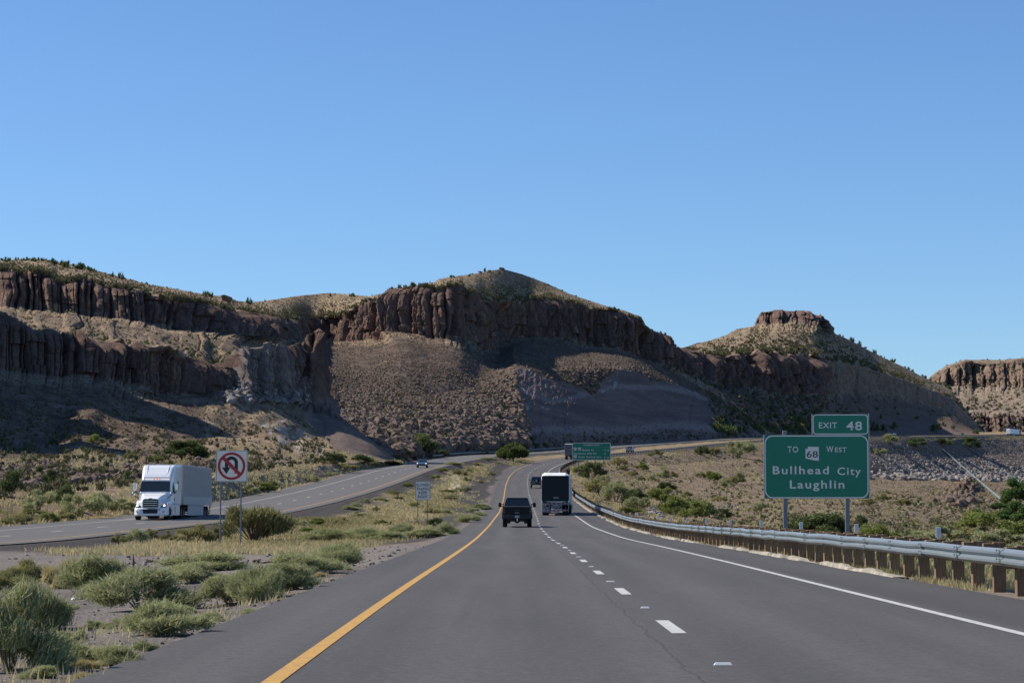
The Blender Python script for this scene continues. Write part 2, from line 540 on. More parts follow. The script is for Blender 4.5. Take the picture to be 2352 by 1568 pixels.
road_r = strip('road', 'R', UR0, UR1, -40, 2650, 0, M_ASPH, us=np.array([UR0, 0, 1.8, 3.66, 5.5, 7.32, UR1]))
tag(road_r, 'two lane asphalt carriageway curving away to the right', 'road', kind='structure')
road_l = strip('road', 'L', UL0, UL1, -40, 2650, 0, M_ASPH2, us=np.array([UL0, 0, 1.8, 3.66, 5.5, 7.32, UL1]))
tag(road_l, 'opposite asphalt carriageway beyond the median with the white lorry', 'road', kind='structure')
for side, rd in (('R', road_r), ('L', road_l)):
    e = strip('edge_line', side, -0.075, 0.075, -30, 2500, 0.006, M_YEL, rd); e['label'] = 'solid yellow edge line'
    e = strip('edge_line', side, 7.26, 7.40, -30, 2500, 0.006, M_WHT, rd); e['label'] = 'solid white edge line'
    y = 26.4 - 12.19 * 3
    k = 0
    while y < 1000 and k < 84:
        if y > 12: strip('lane_dash', side, 3.58, 3.74, y, y + 3.1, 0.006, M_WHT, rd, step=3.1)
        y += 12.19 if y < 620 else 18.3
        k += 1
m_rpm = paint('road_marker_white', (0.75, 0.75, 0.72), 0.5)
for k in range(14):
    yy = 21.0 + 12.19 * k
    b = MB().box((0, 0, 0.012), (0.12 if k % 2 else 0.16, 0.07, 0.02), (0.8, 0.7)).build('road_marker', m_rpm, road_r)
    b.location = tuple(road_pt(yy, 3.66, 'R', 0.002))
# ------------------------------------------------------------------ hills
def mat_rock():
    m, nt, b = new_mat('desert_rock_and_scree'); t = NT(nt)
    p = t.pos()
    n0 = t.noise(p, 0.03, 4, 0.6); n1 = t.noise(p, 0.16, 5, 0.62, 0.4); n2 = t.noise(p, 0.9, 5, 0.68); n3 = t.noise(p, 4.0, 4, 0.7)
    mixn = t.math('ADD', t.math('MULTIPLY', n1, 0.45), t.math('ADD', t.math('MULTIPLY', n2, 0.38), t.math('MULTIPLY', n3, 0.17)))
    soil = t.ramp(mixn, [(0.33, (0.085, 0.062, 0.045)), (0.44, (0.190, 0.138, 0.092)), (0.53, (0.310, 0.232, 0.152)), (0.66, (0.43, 0.335, 0.225))])
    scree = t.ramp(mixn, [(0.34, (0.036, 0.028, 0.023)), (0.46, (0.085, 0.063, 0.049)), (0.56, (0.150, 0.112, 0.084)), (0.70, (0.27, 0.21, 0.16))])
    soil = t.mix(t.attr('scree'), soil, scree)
    green = t.ramp(t.noise(p, 0.55, 4, 0.7), [(0.52, 0.0), (0.64, 1.0)])
    soil = t.mix(t.math('MULTIPLY', green, t.math('MULTIPLY', t.attr('veg'), 0.55)), soil, (0.075, 0.085, 0.035))
    # cliffs: brown-violet varnish streaks, contrast deepened for crevice shade, with raw orange patches
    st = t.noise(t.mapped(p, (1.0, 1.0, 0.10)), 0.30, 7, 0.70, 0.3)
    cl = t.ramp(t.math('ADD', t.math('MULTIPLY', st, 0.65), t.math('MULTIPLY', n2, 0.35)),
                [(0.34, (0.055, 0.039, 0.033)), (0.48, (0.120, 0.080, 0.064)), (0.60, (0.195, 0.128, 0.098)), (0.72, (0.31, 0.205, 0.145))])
    raw = t.ramp(t.noise(t.mapped(p, (1, 1, 0.3)), 0.22, 4, 0.55), [(0.58, 0.0), (0.70, 1.0)])
    cl = t.mix(t.math('MULTIPLY', raw, 0.65), cl, (0.36, 0.21, 0.135))
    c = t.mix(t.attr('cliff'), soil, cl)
    pale = t.ramp(t.math('ADD', t.math('MULTIPLY', n2, 0.6), t.math('MULTIPLY', n3, 0.4)), [(0.35, (0.115, 0.094, 0.080)), (0.5, (0.225, 0.185, 0.155)), (0.68, (0.38, 0.32, 0.27))])
    c = t.mix(t.attr('pale'), c, pale)
    # blasted road cut: smooth violet-grey tuff in beds
    sep = t.n('ShaderNodeSeparateXYZ'); t.l(p, sep.inputs[0])
    bed = t.noise(t.mapped(p, (0.012, 0.012, 0.24)), 1.0, 3, 0.5, 0.2)
    cut = t.ramp(bed, [(0.30, (0.115, 0.082, 0.074)), (0.46, (0.155, 0.110, 0.096)), (0.53, (0.185, 0.128, 0.108)), (0.57, (0.225, 0.175, 0.150)), (0.62, (0.165, 0.118, 0.102)), (0.75, (0.19, 0.145, 0.125))])
    cut = t.mix(0.35, cut, t.ramp(n2, [(0.3, (0.11, 0.08, 0.072)), (0.7, (0.20, 0.15, 0.13))]))
    cut = t.mix(t.attr('band'), cut, (0.34, 0.285, 0.26))
    c = t.mix(t.attr('cut'), c, cut)
    c = t.mix(t.attr('white'), c, t.ramp(n3, [(0.3, (0.26, 0.23, 0.2)), (0.7, (0.50, 0.46, 0.41))]))
    t.l(c, b.inputs['Base Color']); b.inputs['Roughness'].default_value = 1.0
    b.inputs['Specular IOR Level'].default_value = 0.08
    t.bump(t.math('ADD', t.math('MULTIPLY', n2, 0.7), t.math('MULTIPLY', n3, 0.5)), 0.8, 0.5, b)
    return m
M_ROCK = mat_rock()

def ctrl(rows, xs, sm=18.0):
    ys, Ys = [], []
    for r in rows:
        a = np.array(r, float)
        ys.append(np.interp(xs, a[:, 0], a[:, 1]))
        v = np.interp(xs, a[:, 0], a[:, 2])
        sg = sm / (xs[1] - xs[0]); n = int(3 * sg)
        k = np.exp(-0.5 * (np.arange(-n, n + 1) / sg) ** 2); k /= k.sum()
        Ys.append(np.convolve(np.concatenate([2 * v[0] - v[n:0:-1], v, 2 * v[-1] - v[-2:-n - 2:-1]]), k, 'valid'))
    return np.array(ys), np.array(Ys)

def loft_rows(xs, rows, subs, sm=18.0):
    y, Y = ctrl(rows, xs, sm)
    P = U(np.broadcast_to(xs, y.shape), y, Y)
    out, tt = [], []
    for k in range(len(rows) - 1):
        for j in range(subs[k]):
            f = j / subs[k]
            out.append(P[k] * (1 - f) + P[k + 1] * f); tt.append(k + f)
    out.append(P[-1]); tt.append(len(rows) - 1)
    return np.array(out), np.array(tt), P

def cliff_disp(G, t, P, top, bot, w, amp, big, seed, vamp=0.6, hmin=3.0):
    """push the cliff rows out into columns and buttresses; rows top..bot"""
    base = P[bot]
    n = base.shape[0]
    k = 14
    tan = np.empty((n, 2)); idx = np.arange(n)
    tan = base[np.minimum(idx + k, n - 1), :2] - base[np.maximum(idx - k, 0), :2]
    tan /= np.linalg.norm(tan, axis=1)[:, None] + 1e-9
    nor = np.stack([tan[:, 1], -tan[:, 0]], 1)
    nor *= np.where((nor * -base[:, :2]).sum(1) < 0, -1, 1)[:, None]
    d = np.linalg.norm(np.diff(base[:, :2], axis=0), axis=1)
    s = np.concatenate([[0], np.cumsum(np.clip(d, 0, 0.6))])
    H = (P[top][:, 2] - P[bot][:, 2])
    hm = np.clip((H - hmin * 0.3) / hmin, 0, 1)
    h = (bot - t) / (bot - top)                        # 1 at the top
    hh = np.clip(h, -0.6, 1.3)[:, None]
    S = s[None, :] + 0.13 * w * vnoise(G[..., 2] * 0.25, s[None, :] * 0.2, 0, seed + 3)
    e1, r1 = columns(S, w, seed); e2, r2 = columns(S + 7.3, w * 3.3, seed + 5); e3, r3 = columns(S * 1.0 + 3.1, w * 0.41, seed + 9)
    col = amp * (np.clip(e1 * 1.9, 0, 1) - 0.6 + 1.5 * (r1 - 0.5)) + amp * 1.2 * (np.clip(e2 * 2.2, 0, 1) - 0.5 + 1.3 * (r2 - 0.5)) + amp * 0.42 * (np.sqrt(e3) + r3 - 1) - amp * (1.1 * np.exp(-(e1 / 0.10) ** 2) + 1.3 * np.exp(-(e2 / 0.05) ** 2) + 0.4 * np.exp(-(e3 / 0.12) ** 2))
    col = col + big * fbm(s[None, :] / 17.0, G[..., 2] / 40.0, 0, 2, seed + 21)
    col = col + amp * 0.5 * fbm(s[None, :] * 0.35, G[..., 2] * 0.16, 0, 4, seed + 31) + amp * 0.42 * fbm(s[None, :] * 2.2 / w, G[..., 2] * 1.7 / w, 0, 4, seed + 37)
    # overhangs, ledges
    blk = amp * 1.5 * (_hash((r1 * 65535).astype(np.int64), np.floor((G[..., 2] + r1 * 23) / (w * 1.35)).astype(np.int64), np.zeros(r1.shape, np.int64), seed + 60) - 0.5)
    led = blk + amp * 0.10 * (columns(G[..., 2] + 1.5 * vnoise(s[None, :] * 0.15, G[..., 2] * 0, 0, seed + 2), w * 1.6, seed + 40)[1] - 0.5)
    topround = 1 - 0.9 * np.clip((hh - 0.72) / 0.28, 0, 1) ** 2
    prof = sstep(-0.45, 0.05, hh) * (1 - sstep(1.0, 1.3, hh))
    D = (col * np.where(hh > 0.72, topround, 1) + led) * prof * hm[None, :]
    G[..., 0] += nor[:, 0][None, :] * D; G[..., 1] += nor[:, 1][None, :] * D
    # uneven top edge by column
    G[..., 2] += vamp * ((r1 - 0.6) * 1.2 + (r2 - 0.5) * 1.2) * sstep(0.55, 1.0, hh) * (1 - sstep(1.0, 1.35, hh)) * hm[None, :]
    mask = sstep(-0.08, 0.06, hh + 0.10 * vnoise(s[None, :] * 0.3, G[..., 2] * 0.4, 0, seed + 50)) * (1 - sstep(0.97, 1.06, hh + 0.05 * vnoise(s[None, :] * 0.5, 0, 0, seed + 51))) * hm[None, :]
    return mask, s

def graze(G):
    """how squarely the sheet faces the road, 0.12..1: grazing slopes get gentler bumps"""
    a = np.gradient(G, axis=1); b = np.gradient(G, axis=0)
    n = np.cross(a, b); n /= np.linalg.norm(n, axis=-1)[..., None] + 1e-9
    v = G - np.array([0, 0, CAMZ]); v /= np.linalg.norm(v, axis=-1)[..., None]
    g = np.abs((n * v).sum(-1))
    for _ in range(3): g = (g + np.roll(g, 3, 1) + np.roll(g, -3, 1) + np.roll(g, 2, 0) + np.roll(g, -2, 0)) / 5
    return np.clip(g / 0.42, 0.12, 1)

def rough(G, amp, scale, keep, seed, zonly=True):
    n = fbm(G[..., 0] / scale, G[..., 1] / scale, G[..., 2] / scale, 5, seed, 0.55)
    r = 1 - np.abs(fbm(G[..., 0] / scale * 2.3, G[..., 1] / scale * 2.3, G[..., 2] / scale * 2.3, 3, seed + 70)) * 1.6
    G[..., 2] += amp * (n + 0.35 * r) * keep

SHEETS = {}
def finish(name, G, t, attrs, label, rows0):
    R, C = G.shape[:2]
    at = {k: ('POINT', np.clip(v, 0, 1)) for k, v in attrs.items()}
    for k in ('cliff', 'cut', 'pale', 'white', 'scree', 'veg', 'band'):
        at.setdefault(k, ('POINT', np.zeros((R, C))))
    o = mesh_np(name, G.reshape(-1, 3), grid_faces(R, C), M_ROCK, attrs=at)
    px, py = PX(G)
    SHEETS[rows0] = (G, px, py, {k: v[1] for k, v in at.items()}, t)
    return tag(o, label, 'hill', kind='structure')

def edge_row(off, side='L', x0=-420, extra=()):
    """photo row of the outer edge of a road"""
    Yv = np.arange(72, 2600, 3.0)
    P = road_pt(Yv, off, side, -0.03)
    x, y = PX(P)
    r = [(a, b, c) for a, b, c in zip(x, y, Yv)]
    r.sort()
    return r
FOOT = edge_row(11.2)

def at_row(row, x):
    a = np.array(row, float)
    return np.interp(x, a[:, 0], a[:, 1]), np.interp(x, a[:, 0], a[:, 2])

# ---- main mountain: upper cliff at the left, big cliff in the middle, road cut at the right
RIDGE = [(-420, 585, 720), (-150, 596, 725), (0, 599, 735), (41, 595, 735), (102, 596, 736), (151, 604, 738), (220, 621, 745), (275, 636, 750), (330, 651, 758), (412, 665, 780), (480, 678, 795),
         (522, 681, 800), (544, 691, 825), (577, 694, 870), (599, 692, 920), (632, 687, 960), (681, 680, 1020), (750, 673, 1050), (805, 676, 1045), (846, 681, 1030), (901, 670, 1012), (956, 658, 1003),
         (997, 648, 1005), (1011, 640, 1020), (1066, 632, 1075), (1107, 626, 1115), (1120, 622, 1125), (1157, 618, 1160), (1201, 630, 1200), (1256, 651, 1235), (1311, 676, 1250), (1352, 689.5, 1255),
         (1393, 703, 1257), (1434, 713, 1252), (1473, 728, 1240), (1485, 750, 1232), (1503, 761, 1234), (1541, 772, 1242), (1550, 790, 1244), (1553, 845, 1244), (1600, 872, 1244), (1640, 890, 1246), (1680, 918, 1250), (1760, 985, 1258), (1795, 1006, 1268)]
CTOP = [(-420, 610, 575), (-150, 612, 575), (0, 613, 578), (22, 615, 579), (63, 624, 581), (118, 637, 582), (132, 655, 583), (176, 646, 584), (209, 646, 585), (255, 659, 586), (316, 673, 591), (384, 681, 600), (439, 695, 607), (494, 709, 615),
        (549, 720, 630), (627, 728, 655), (681, 736, 648), (703, 739, 656), (723, 731, 606), (764, 728, 563), (805, 717, 552), (832, 698, 554), (874, 687, 558), (907, 670, 566), (940, 665, 577), (967, 658, 592), (989, 662, 608), (1055, 655, 694),
        (1063, 665, 704), (1093, 676, 736), (1113, 690, 756), (1132, 689.5, 808), (1173, 689, 840), (1201, 694, 856), (1245, 687, 886), (1289, 687, 918), (1305, 689.5, 930), (1338, 700.5, 985), (1366, 709, 1005), (1407, 711, 1035), (1445, 722, 1062), (1473, 731, 1088), (1485, 752, 1096), (1503, 763, 1106), (1541, 774, 1132),
        (1550, 792, 1142), (1553, 847, 1147), (1600, 875, 1160), (1640, 893, 1185), (1680, 921, 1210), (1760, 987, 1242), (1795, 1007, 1260)]
CBASE = [(-420, 700, 640), (-150, 706, 648), (0, 709, 655), (82, 714, 657), (192, 725, 661), (275, 733, 664), (398, 755, 674), (494, 766, 688), (558, 769, 712), (632, 779, 775), (692, 777, 905), (703, 775, 985), (720, 776, 985), (747, 779, 980), (791, 783, 965), (874, 780, 950), (915, 764, 945), (942, 766, 940),
         (984, 777, 935), (1022, 777, 930), (1060, 782, 935), (1107, 800, 1000), (1148, 806, 1060), (1158, 797, 1085), (1180, 780, 1115), (1228, 772, 1148), (1283, 777, 1168), (1338, 791, 1186), (1393, 797, 1198), (1434, 805, 1205), (1475, 815, 1212), (1517, 836, 1221), (1548, 849, 1230), (1560, 857, 1233), (1600, 882, 1234), (1640, 900, 1236), (1680, 926, 1240), (1760, 989, 1250), (1795, 1008, 1262)]
CTOP = [(x, y, at_row(CBASE, x)[1] + 7) for x, y, Y in CTOP]
CUTTOP = [(-420, 770, 480), (-150, 770, 488), (0, 770, 492), (200, 800, 500), (400, 820, 530), (530, 850, 580), (690, 868, 680), (750, 880, 700), (800, 890, 710), (900, 900, 725), (1000, 905, 785), (1100, 892, 850), (1160, 862, 890), (1184, 846, 900), (1215, 850, 912), (1261, 853, 942), (1311, 852, 975), (1366, 850, 1015), (1415, 850, 1058), (1445, 851, 1085), (1475, 860, 1125), (1497, 867, 1145), (1544, 876, 1185), (1585, 895, 1205), (1626, 915, 1225), (1681, 939, 1243), (1723, 962, 1250), (1760, 992, 1252), (1795, 1009, 1264)]
MFOOT = [(-420, 840, 440), (-150, 840, 445), (200, 880, 450), (400, 900, 458), (690, 970, 470), (750, 1000, 470), (840, 1060, 462)] + [p for p in FOOT if 880 < p[0] < 1830]
mid1 = []
for x in list(range(-420, 1796, 20)):
    a = at_row(CBASE, x); b = at_row(CUTTOP, x)
    mid1.append((x, 0.5 * (a[0] + b[0]) + 2, 0.5 * (a[1] + b[1]) - (0 if x > 1180 else 6)))
CUTPOLY = [(1184, 846), (1215, 849), (1261, 871), (1311, 887), (1366, 908), (1379, 884), (1415, 851), (1445, 848), (1475, 859), (1497, 881), (1544, 875), (1585, 894), (1626, 914), (1681, 938), (1723, 961), (1765, 993), (1790, 1030), (1300, 1040), (1219, 1040), (1213, 1000), (1203, 930)]

def build_main():
    xs = np.arange(-420, 1795, 1.25)
    def back(off, dz):
        return [(x, at_row(RIDGE, x)[0] + dz, at_row(RIDGE, x)[1] + off) for x in range(-420, 1796, 15)]
    rows = [back(160, 90), back(30, 6), RIDGE, CTOP, CBASE, mid1, CUTTOP, MFOOT]
    subs = [4, 5, 44, 110, 60, 60, 80]
    G, t, P = loft_rows(xs, rows, subs)
    T = t[:, None] * np.ones_like(G[..., 0])
    px0, py0 = PX(G)
    cut = inpoly(px0, py0, CUTPOLY).astype(float)
    for _ in range(2):
        cut = (cut + np.roll(cut, 1, 1) + np.roll(cut, -1, 1) + np.roll(cut, 1, 0) + np.roll(cut, -1, 0)) / 5
    gz = graze(G)
    cl, s = cliff_disp(G, t, P, 3, 4, 4.6, 1.45, 5.5, 101, 1.2)
    keep = (1 - 0.93 * cut) * (1 - cl * 0.9) * sstep(0.6, 1.6, T) * (1 - sstep(6.85, 7.0, T)) 
    keep *= np.where(T < 2.15, 0.35, 1.0) * gz
    rough(G, 1.25, 14.0, keep, 201)
    rough(G, 0.55, 3.2, keep, 231)
    # broad spurs in the scree
    G[..., 2] += 2.6 * gz * fbm(px0 / 120.0, T * 0.7, 0, 2, 61) * sstep(4.1, 5.0, T) * (1 - sstep(6.2, 7.0, T)) * (1 - cut)
    G[..., 2] += cut * (0.28 * fbm(px0 / 9.0 + 2.0 * vnoise(px0 / 60, T * 2, 0, 4), T * 0.9, 0, 4, 67) + 0.22 * fbm(px0 / 6.0, py0 / 5.0, 0, 3, 68))
    # the bench below the upper-left cliff carries broken ledges
    bench = sstep(4.0, 4.3, T) * (1 - sstep(5.6, 6.2, T)) * (px0 < 720)
    e, r = columns(px0 + 14 * vnoise(px0 / 30.0, T * 3, 0, 5), 34.0, 77)
    G[..., 2] += bench * (2.2 * (r - 0.3) * np.sqrt(np.clip(e * 2, 0, 1)))
    scree = sstep(4.0, 4.4, T) * (1 - cut) * np.where(px0 > 740, 1, 0.5)
    wn_ = fbm(px0 / 7.0, py0 / 11.0, 0, 3, 19)
    white = 0.8 * sstep(0.0, 0.35, wn_) * (np.abs(px0 - np.interp(py0, [840, 930, 1025], [1186, 1206, 1219]) - 4 * wn_) < 6) * (py0 > 930) * (py0 < 1030) \
        + 0.7 * (wn_ > -0.1) * inpoly(px0, py0, [(1405, 870), (1420, 852), (1415, 890), (1370, 905), (1385, 882)])
    # light beds in the cut
    band = np.zeros_like(px0)
    for pts, w in (([(1180, 885), (1230, 905), (1270, 925), (1420, 882), (1560, 895), (1640, 918), (1760, 975)], 9.0), ([(1300, 985), (1420, 985), (1560, 978), (1640, 982), (1760, 1002)], 13.0)):
        a = np.array(pts, float); yy = np.interp(px0, a[:, 0], a[:, 1]) + 3 * fbm(px0 / 60.0, py0 * 0, 0, 3, 9)
        band = np.maximum(band, (1 - sstep(0.2, 1.0, np.abs(py0 - yy) / w)) * 0.42)
    band *= cut
    veg = sstep(1.9, 2.1, T) * (1 - sstep(3.0, 3.1, T)) + 0.5 * (px0 > 1160) * (T > 4)
    upper_pale = 0.55 * sstep(3.75, 4.0, T) * (1 - sstep(4.0, 4.1, T)) * (vnoise(px0 / 14, py0 / 9, 0, 12) > 0.25) * (px0 < 320)
    return finish('hill', G, t, dict(cliff=cl, cut=cut, white=np.clip(white, 0, 1), scree=scree, veg=veg, band=band, pale=upper_pale),
                  'brown mountain with a columned cliff band and a smooth violet road cut', 'M')
build_main()

# ---- nearer left shoulder: lower cliff, scree slope and pale rock knob with its own cut
LTOP = [(-420, 705, 392), (-150, 716, 398), (0, 720, 402), (49, 733, 404), (82, 750, 406), (124, 750, 406), (148, 766, 408), (181, 764, 408), (198, 784, 410), (247, 788, 410), (264, 783, 411), (302, 789, 414), (343, 789, 418), (384, 790, 422), (412, 801, 425), (439, 820, 427), (480, 828, 432),
        (508, 838, 436), (526, 818, 440), (550, 799, 443), (588, 794, 446), (635, 790, 452), (650, 803, 456), (671, 799, 468), (692, 796, 474), (706, 765, 478), (734, 753, 480), (745, 762, 480), (749, 800, 480), (752, 870, 478), (756, 905, 474), (764, 932, 470), (786, 958, 466), (819, 986, 462), (846, 1005, 460), (903, 1050, 462), (930, 1064, 470)]
LBASE = [(-420, 860, 385), (-150, 858, 390), (0, 854, 393), (55, 856, 395), (124, 866, 397), (192, 866, 399), (247, 872, 400), (302, 885, 402), (371, 899, 407), (453, 907, 415), (494, 900, 424), (528, 895, 430), (585, 904, 434), (627, 909, 438), (671, 917, 444), (700, 925, 452), (725, 938, 458), (740, 945, 462), (752, 948, 466), (764, 956, 463), (786, 970, 460), (819, 995, 456), (846, 1011, 455), (903, 1052, 459), (930, 1065, 468)]
LDEP = [(-420, 398), (-150, 406), (0, 412), (200, 420), (343, 430), (439, 441), (508, 452), (550, 458), (635, 466), (650, 469), (671, 476), (692, 479), (706, 481), (745, 482), (756, 476), (786, 468), (846, 462), (903, 463), (930, 470)]
_ld = np.array(LDEP, float)
LTOP = [(x, y, float(np.interp(x, _ld[:, 0], _ld[:, 1]))) for x, y, Y in LTOP]
LBASE = [(x, y, float(np.interp(x, _ld[:, 0], _ld[:, 1])) - (5 if x < 600 else 5 - 3 * min(1, (x - 600) / 200))) for x, y, Y in LBASE]
LVERGE = [(-420, 1170, 118), (-150, 1166, 150), (0, 1162, 172), (150, 1150, 192), (300, 1130, 215), (400, 1112, 232), (500, 1096, 258), (600, 1092, 290), (700, 1078, 338), (760, 1068, 372), (820, 1062, 400), (870, 1060, 430), (903, 1057, 452), (930, 1067, 466)]
LCUT = [(651, 806), (690, 850), (748, 905), (786, 956), (846, 1003), (905, 1049), (905, 1070), (850, 1068), (770, 1030), (700, 960), (672, 925), (655, 860), (640, 830)]

def build_left():
    xs = np.arange(-420, 929, 1.1)
    def off(row, dY, dy):
        return [(x, at_row(row, x)[0] + dy, at_row(row, x)[1] + dY) for x in range(-420, 931, 10)]
    def topfix(dY, dz):
        r = []
        for x in list(range(-420, 931, 8)):
            y, Y = at_row(LTOP, x)
            p = U(x, y, Y); 
            q = np.array([p[0] * (1 + dY / Y), Y + dY, p[2] + dz]); a, b = PX(q)
            r.append((float(a), float(b), float(Y + dY)))
        r.sort()
        return r
    lmid = []
    for x in range(-420, 931, 10):
        a = at_row(LBASE, x); b = at_row(LVERGE, x)
        lmid.append((x, 0.5 * (a[0] + b[0]) + 6, a[1] * 0.74 + b[1] * 0.26))
    rows = [topfix(60, -24), topfix(14, -0.5), LTOP, LBASE, lmid, LVERGE, FOOT]
    subs = [4, 10, 120, 70, 80, 24]
    G, t, P = loft_rows(xs, rows, subs)
    T = t[:, None] * np.ones_like(G[..., 0])
    px0, py0 = PX(G)
    cut = inpoly(px0, py0, LCUT).astype(float)
    for _ in range(2):
        cut = (cut + np.roll(cut, 1, 1) + np.roll(cut, -1, 1) + np.roll(cut, 1, 0) + np.roll(cut, -1, 0)) / 5
    gz = graze(G)
    cl, s = cliff_disp(G, t, P, 2, 3, 3.1, 0.95, 2.4, 303, 0.9, 2.0)
    keep = (1 - 0.85 * cut) * (1 - cl * 0.9) * sstep(0.9, 1.9, T) * (1 - sstep(5.7, 6.0, T))
    keep = keep * np.where(T > 5.0, 0.25, 1.0) * gz
    rough(G, 0.75, 9.0, keep, 401)
    rough(G, 0.38, 2.0, keep, 431)
    G[..., 2] += 0.7 * fbm(px0 / 70.0 + py0 / 190.0, T * 1.5, 0, 2, 77) * sstep(3.0, 3.7, T) * (1 - sstep(4.3, 5.0, T)) * (1 - cut) 
    knob = inpoly(px0, py0, [(515, 850), (530, 812), (552, 795), (590, 790), (640, 786), (655, 806), (668, 850), (690, 900), (700, 930), (640, 925), (560, 912), (515, 900)]).astype(float)
    pale = 0.8 * knob + 0.55 * cut
    whitep = 0.75 * inpoly(px0, py0, [(585, 990), (640, 960), (690, 985), (760, 1040), (770, 1060), (700, 1040), (640, 1020)]) * (vnoise(px0 / 9.0, py0 / 6.0, 0, 31) > 0.05)
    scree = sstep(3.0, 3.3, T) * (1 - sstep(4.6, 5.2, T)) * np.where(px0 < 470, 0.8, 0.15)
    veg = 0.4 * sstep(4.6, 5.0, T)
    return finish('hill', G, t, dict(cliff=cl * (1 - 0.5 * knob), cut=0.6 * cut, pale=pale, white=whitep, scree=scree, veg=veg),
                  'nearer brown hillside with dark rounded cliff columns and a pale rock knob', 'L')
build_left()

# ---- butte with a rock cap at the right
BRIDGE = [(1540, 799, 1330), (1558, 801, 1340), (1585, 794, 1370), (1613, 786, 1410), (1640, 779, 1440), (1668, 769, 1465), (1695, 755, 1490), (1723, 750, 1510), (1735, 746, 1512), (1740, 727, 1512), (1751, 716.5, 1514), (1792, 712, 1520), (1830, 715, 1524), (1855, 712, 1528), (1871, 722, 1530), (1896, 730, 1535), (1910, 749, 1545), (1918, 766, 1560), (1954, 782, 1680),
          (1995, 804, 1760), (2036, 824, 1820), (2077, 843, 1870), (2119, 865, 1910), (2149, 878.5, 1935), (2187, 895, 1960), (2198, 920, 1962), (2223, 942, 1970), (2237, 964, 1975), (2267, 994, 1980), (2290, 999, 1985)]
BCAP = [(1540, 801, 1326), (1558, 803, 1336), (1613, 788, 1404), (1668, 771, 1458), (1723, 752, 1500), (1735, 750, 1500), (1760, 746, 1502), (1775, 744, 1503), (1830, 737, 1506), (1874, 741, 1512), (1890, 754, 1520), (1918, 769, 1552), (1954, 784, 1672), (1995, 806, 1750), (2077, 845, 1860), (2149, 880, 1925), (2187, 897, 1950), (2198, 922, 1952), (2237, 966, 1965), (2267, 995, 1970), (2290, 1000, 1975)]
BTOP = [(1540, 803, 1255), (1560, 804, 1262), (1613, 813, 1290), (1640, 818, 1302), (1723, 814.5, 1342), (1775, 815, 1368), (1852, 824, 1405), (1913, 828, 1470), (1995, 848, 1590), (2077, 872, 1700), (2149, 900, 1800), (2187, 915, 1850), (2237, 972, 1890), (2267, 997, 1910), (2290, 1001, 1920)]
BBASE = [(1540, 850, 1250), (1560, 853, 1254), (1613, 871, 1278), (1668, 882, 1304), (1723, 890, 1330), (1775, 903, 1354), (1830, 909, 1380), (1855, 909, 1392), (1913, 900, 1450), (1995, 905, 1560), (2077, 918, 1670), (2149, 935, 1760), (2187, 945, 1800), (2237, 985, 1860), (2267, 999, 1885), (2290, 1002, 1900)]
BFOOT = [(1540, 960, 1205), (1600, 985, 1215)] + [p for p in FOOT if 1620 < p[0] < 2320]
def build_butte():
    xs = np.arange(1541, 2289, 1.25)
    back = [(x, at_row(BRIDGE, x)[0] + 60, at_row(BRIDGE, x)[1] + 160) for x in range(1541, 2291, 10)]
    back2 = [(x, at_row(BRIDGE, x)[0] + 3, at_row(BRIDGE, x)[1] + 22) for x in range(1541, 2291, 10)]
    rows = [back, back2, BRIDGE, BCAP, BTOP, BBASE, BFOOT]
    G, t, P = loft_rows(xs, rows, [4, 4, 26, 64, 60, 70])
    T = t[:, None] * np.ones_like(G[..., 0]); px0, py0 = PX(G)
    gz = graze(G)
    c1, s = cliff_disp(G, t, P, 2, 3, 5.0, 2.2, 2.0, 511, 1.5, 4.0)
    P2 = P.copy()
    P2[5][:, 2] -= 0.0
    fade = 1 - sstep(1855, 1950, px0)
    G0 = G.copy()
    c2, s = cliff_disp(G, t, P, 4, 5, 9.0, 3.2, 4.0, 537, 1.6, 6.0)
    ff = (0.25 + 0.75 * fade)[..., None]
    G[:] = G0 * (1 - ff) + G * ff
    cl = np.maximum(c1, c2 * fade)
    keep = (1 - cl * 0.9) * sstep(0.6, 1.6, T) * (1 - sstep(5.8, 6.0, T)); keep *= np.where(T < 2.1, 0.35, 1.0) * gz
    rough(G, 2.2, 24.0, keep, 601); rough(G, 0.9, 5.5, keep, 611)
    G[..., 2] += 4.0 * fbm(px0 / 80.0, T * 0.8, 0, 3, 613) * sstep(5.0, 5.4, T) * (1 - sstep(5.7, 6, T)) * (px0 < 1900)
    rock = sstep(1880, 1960, px0) * sstep(3.9, 4.1, T)
    veg = sstep(3, 3.2, T) * (1 - sstep(3.9, 4, T)) + 0.9 * sstep(5, 5.2, T) * (px0 < 1900)
    finish('hill', G, t, dict(cliff=np.clip(cl + 0.45 * rock, 0, 1), scree=sstep(5, 5.2, T) * 0.7, veg=veg, cut=0.5 * sstep(5.4, 5.7, T) * (px0 > 1870)), 'conical butte with a flat dark rock cap on its summit', 'B')
build_butte()

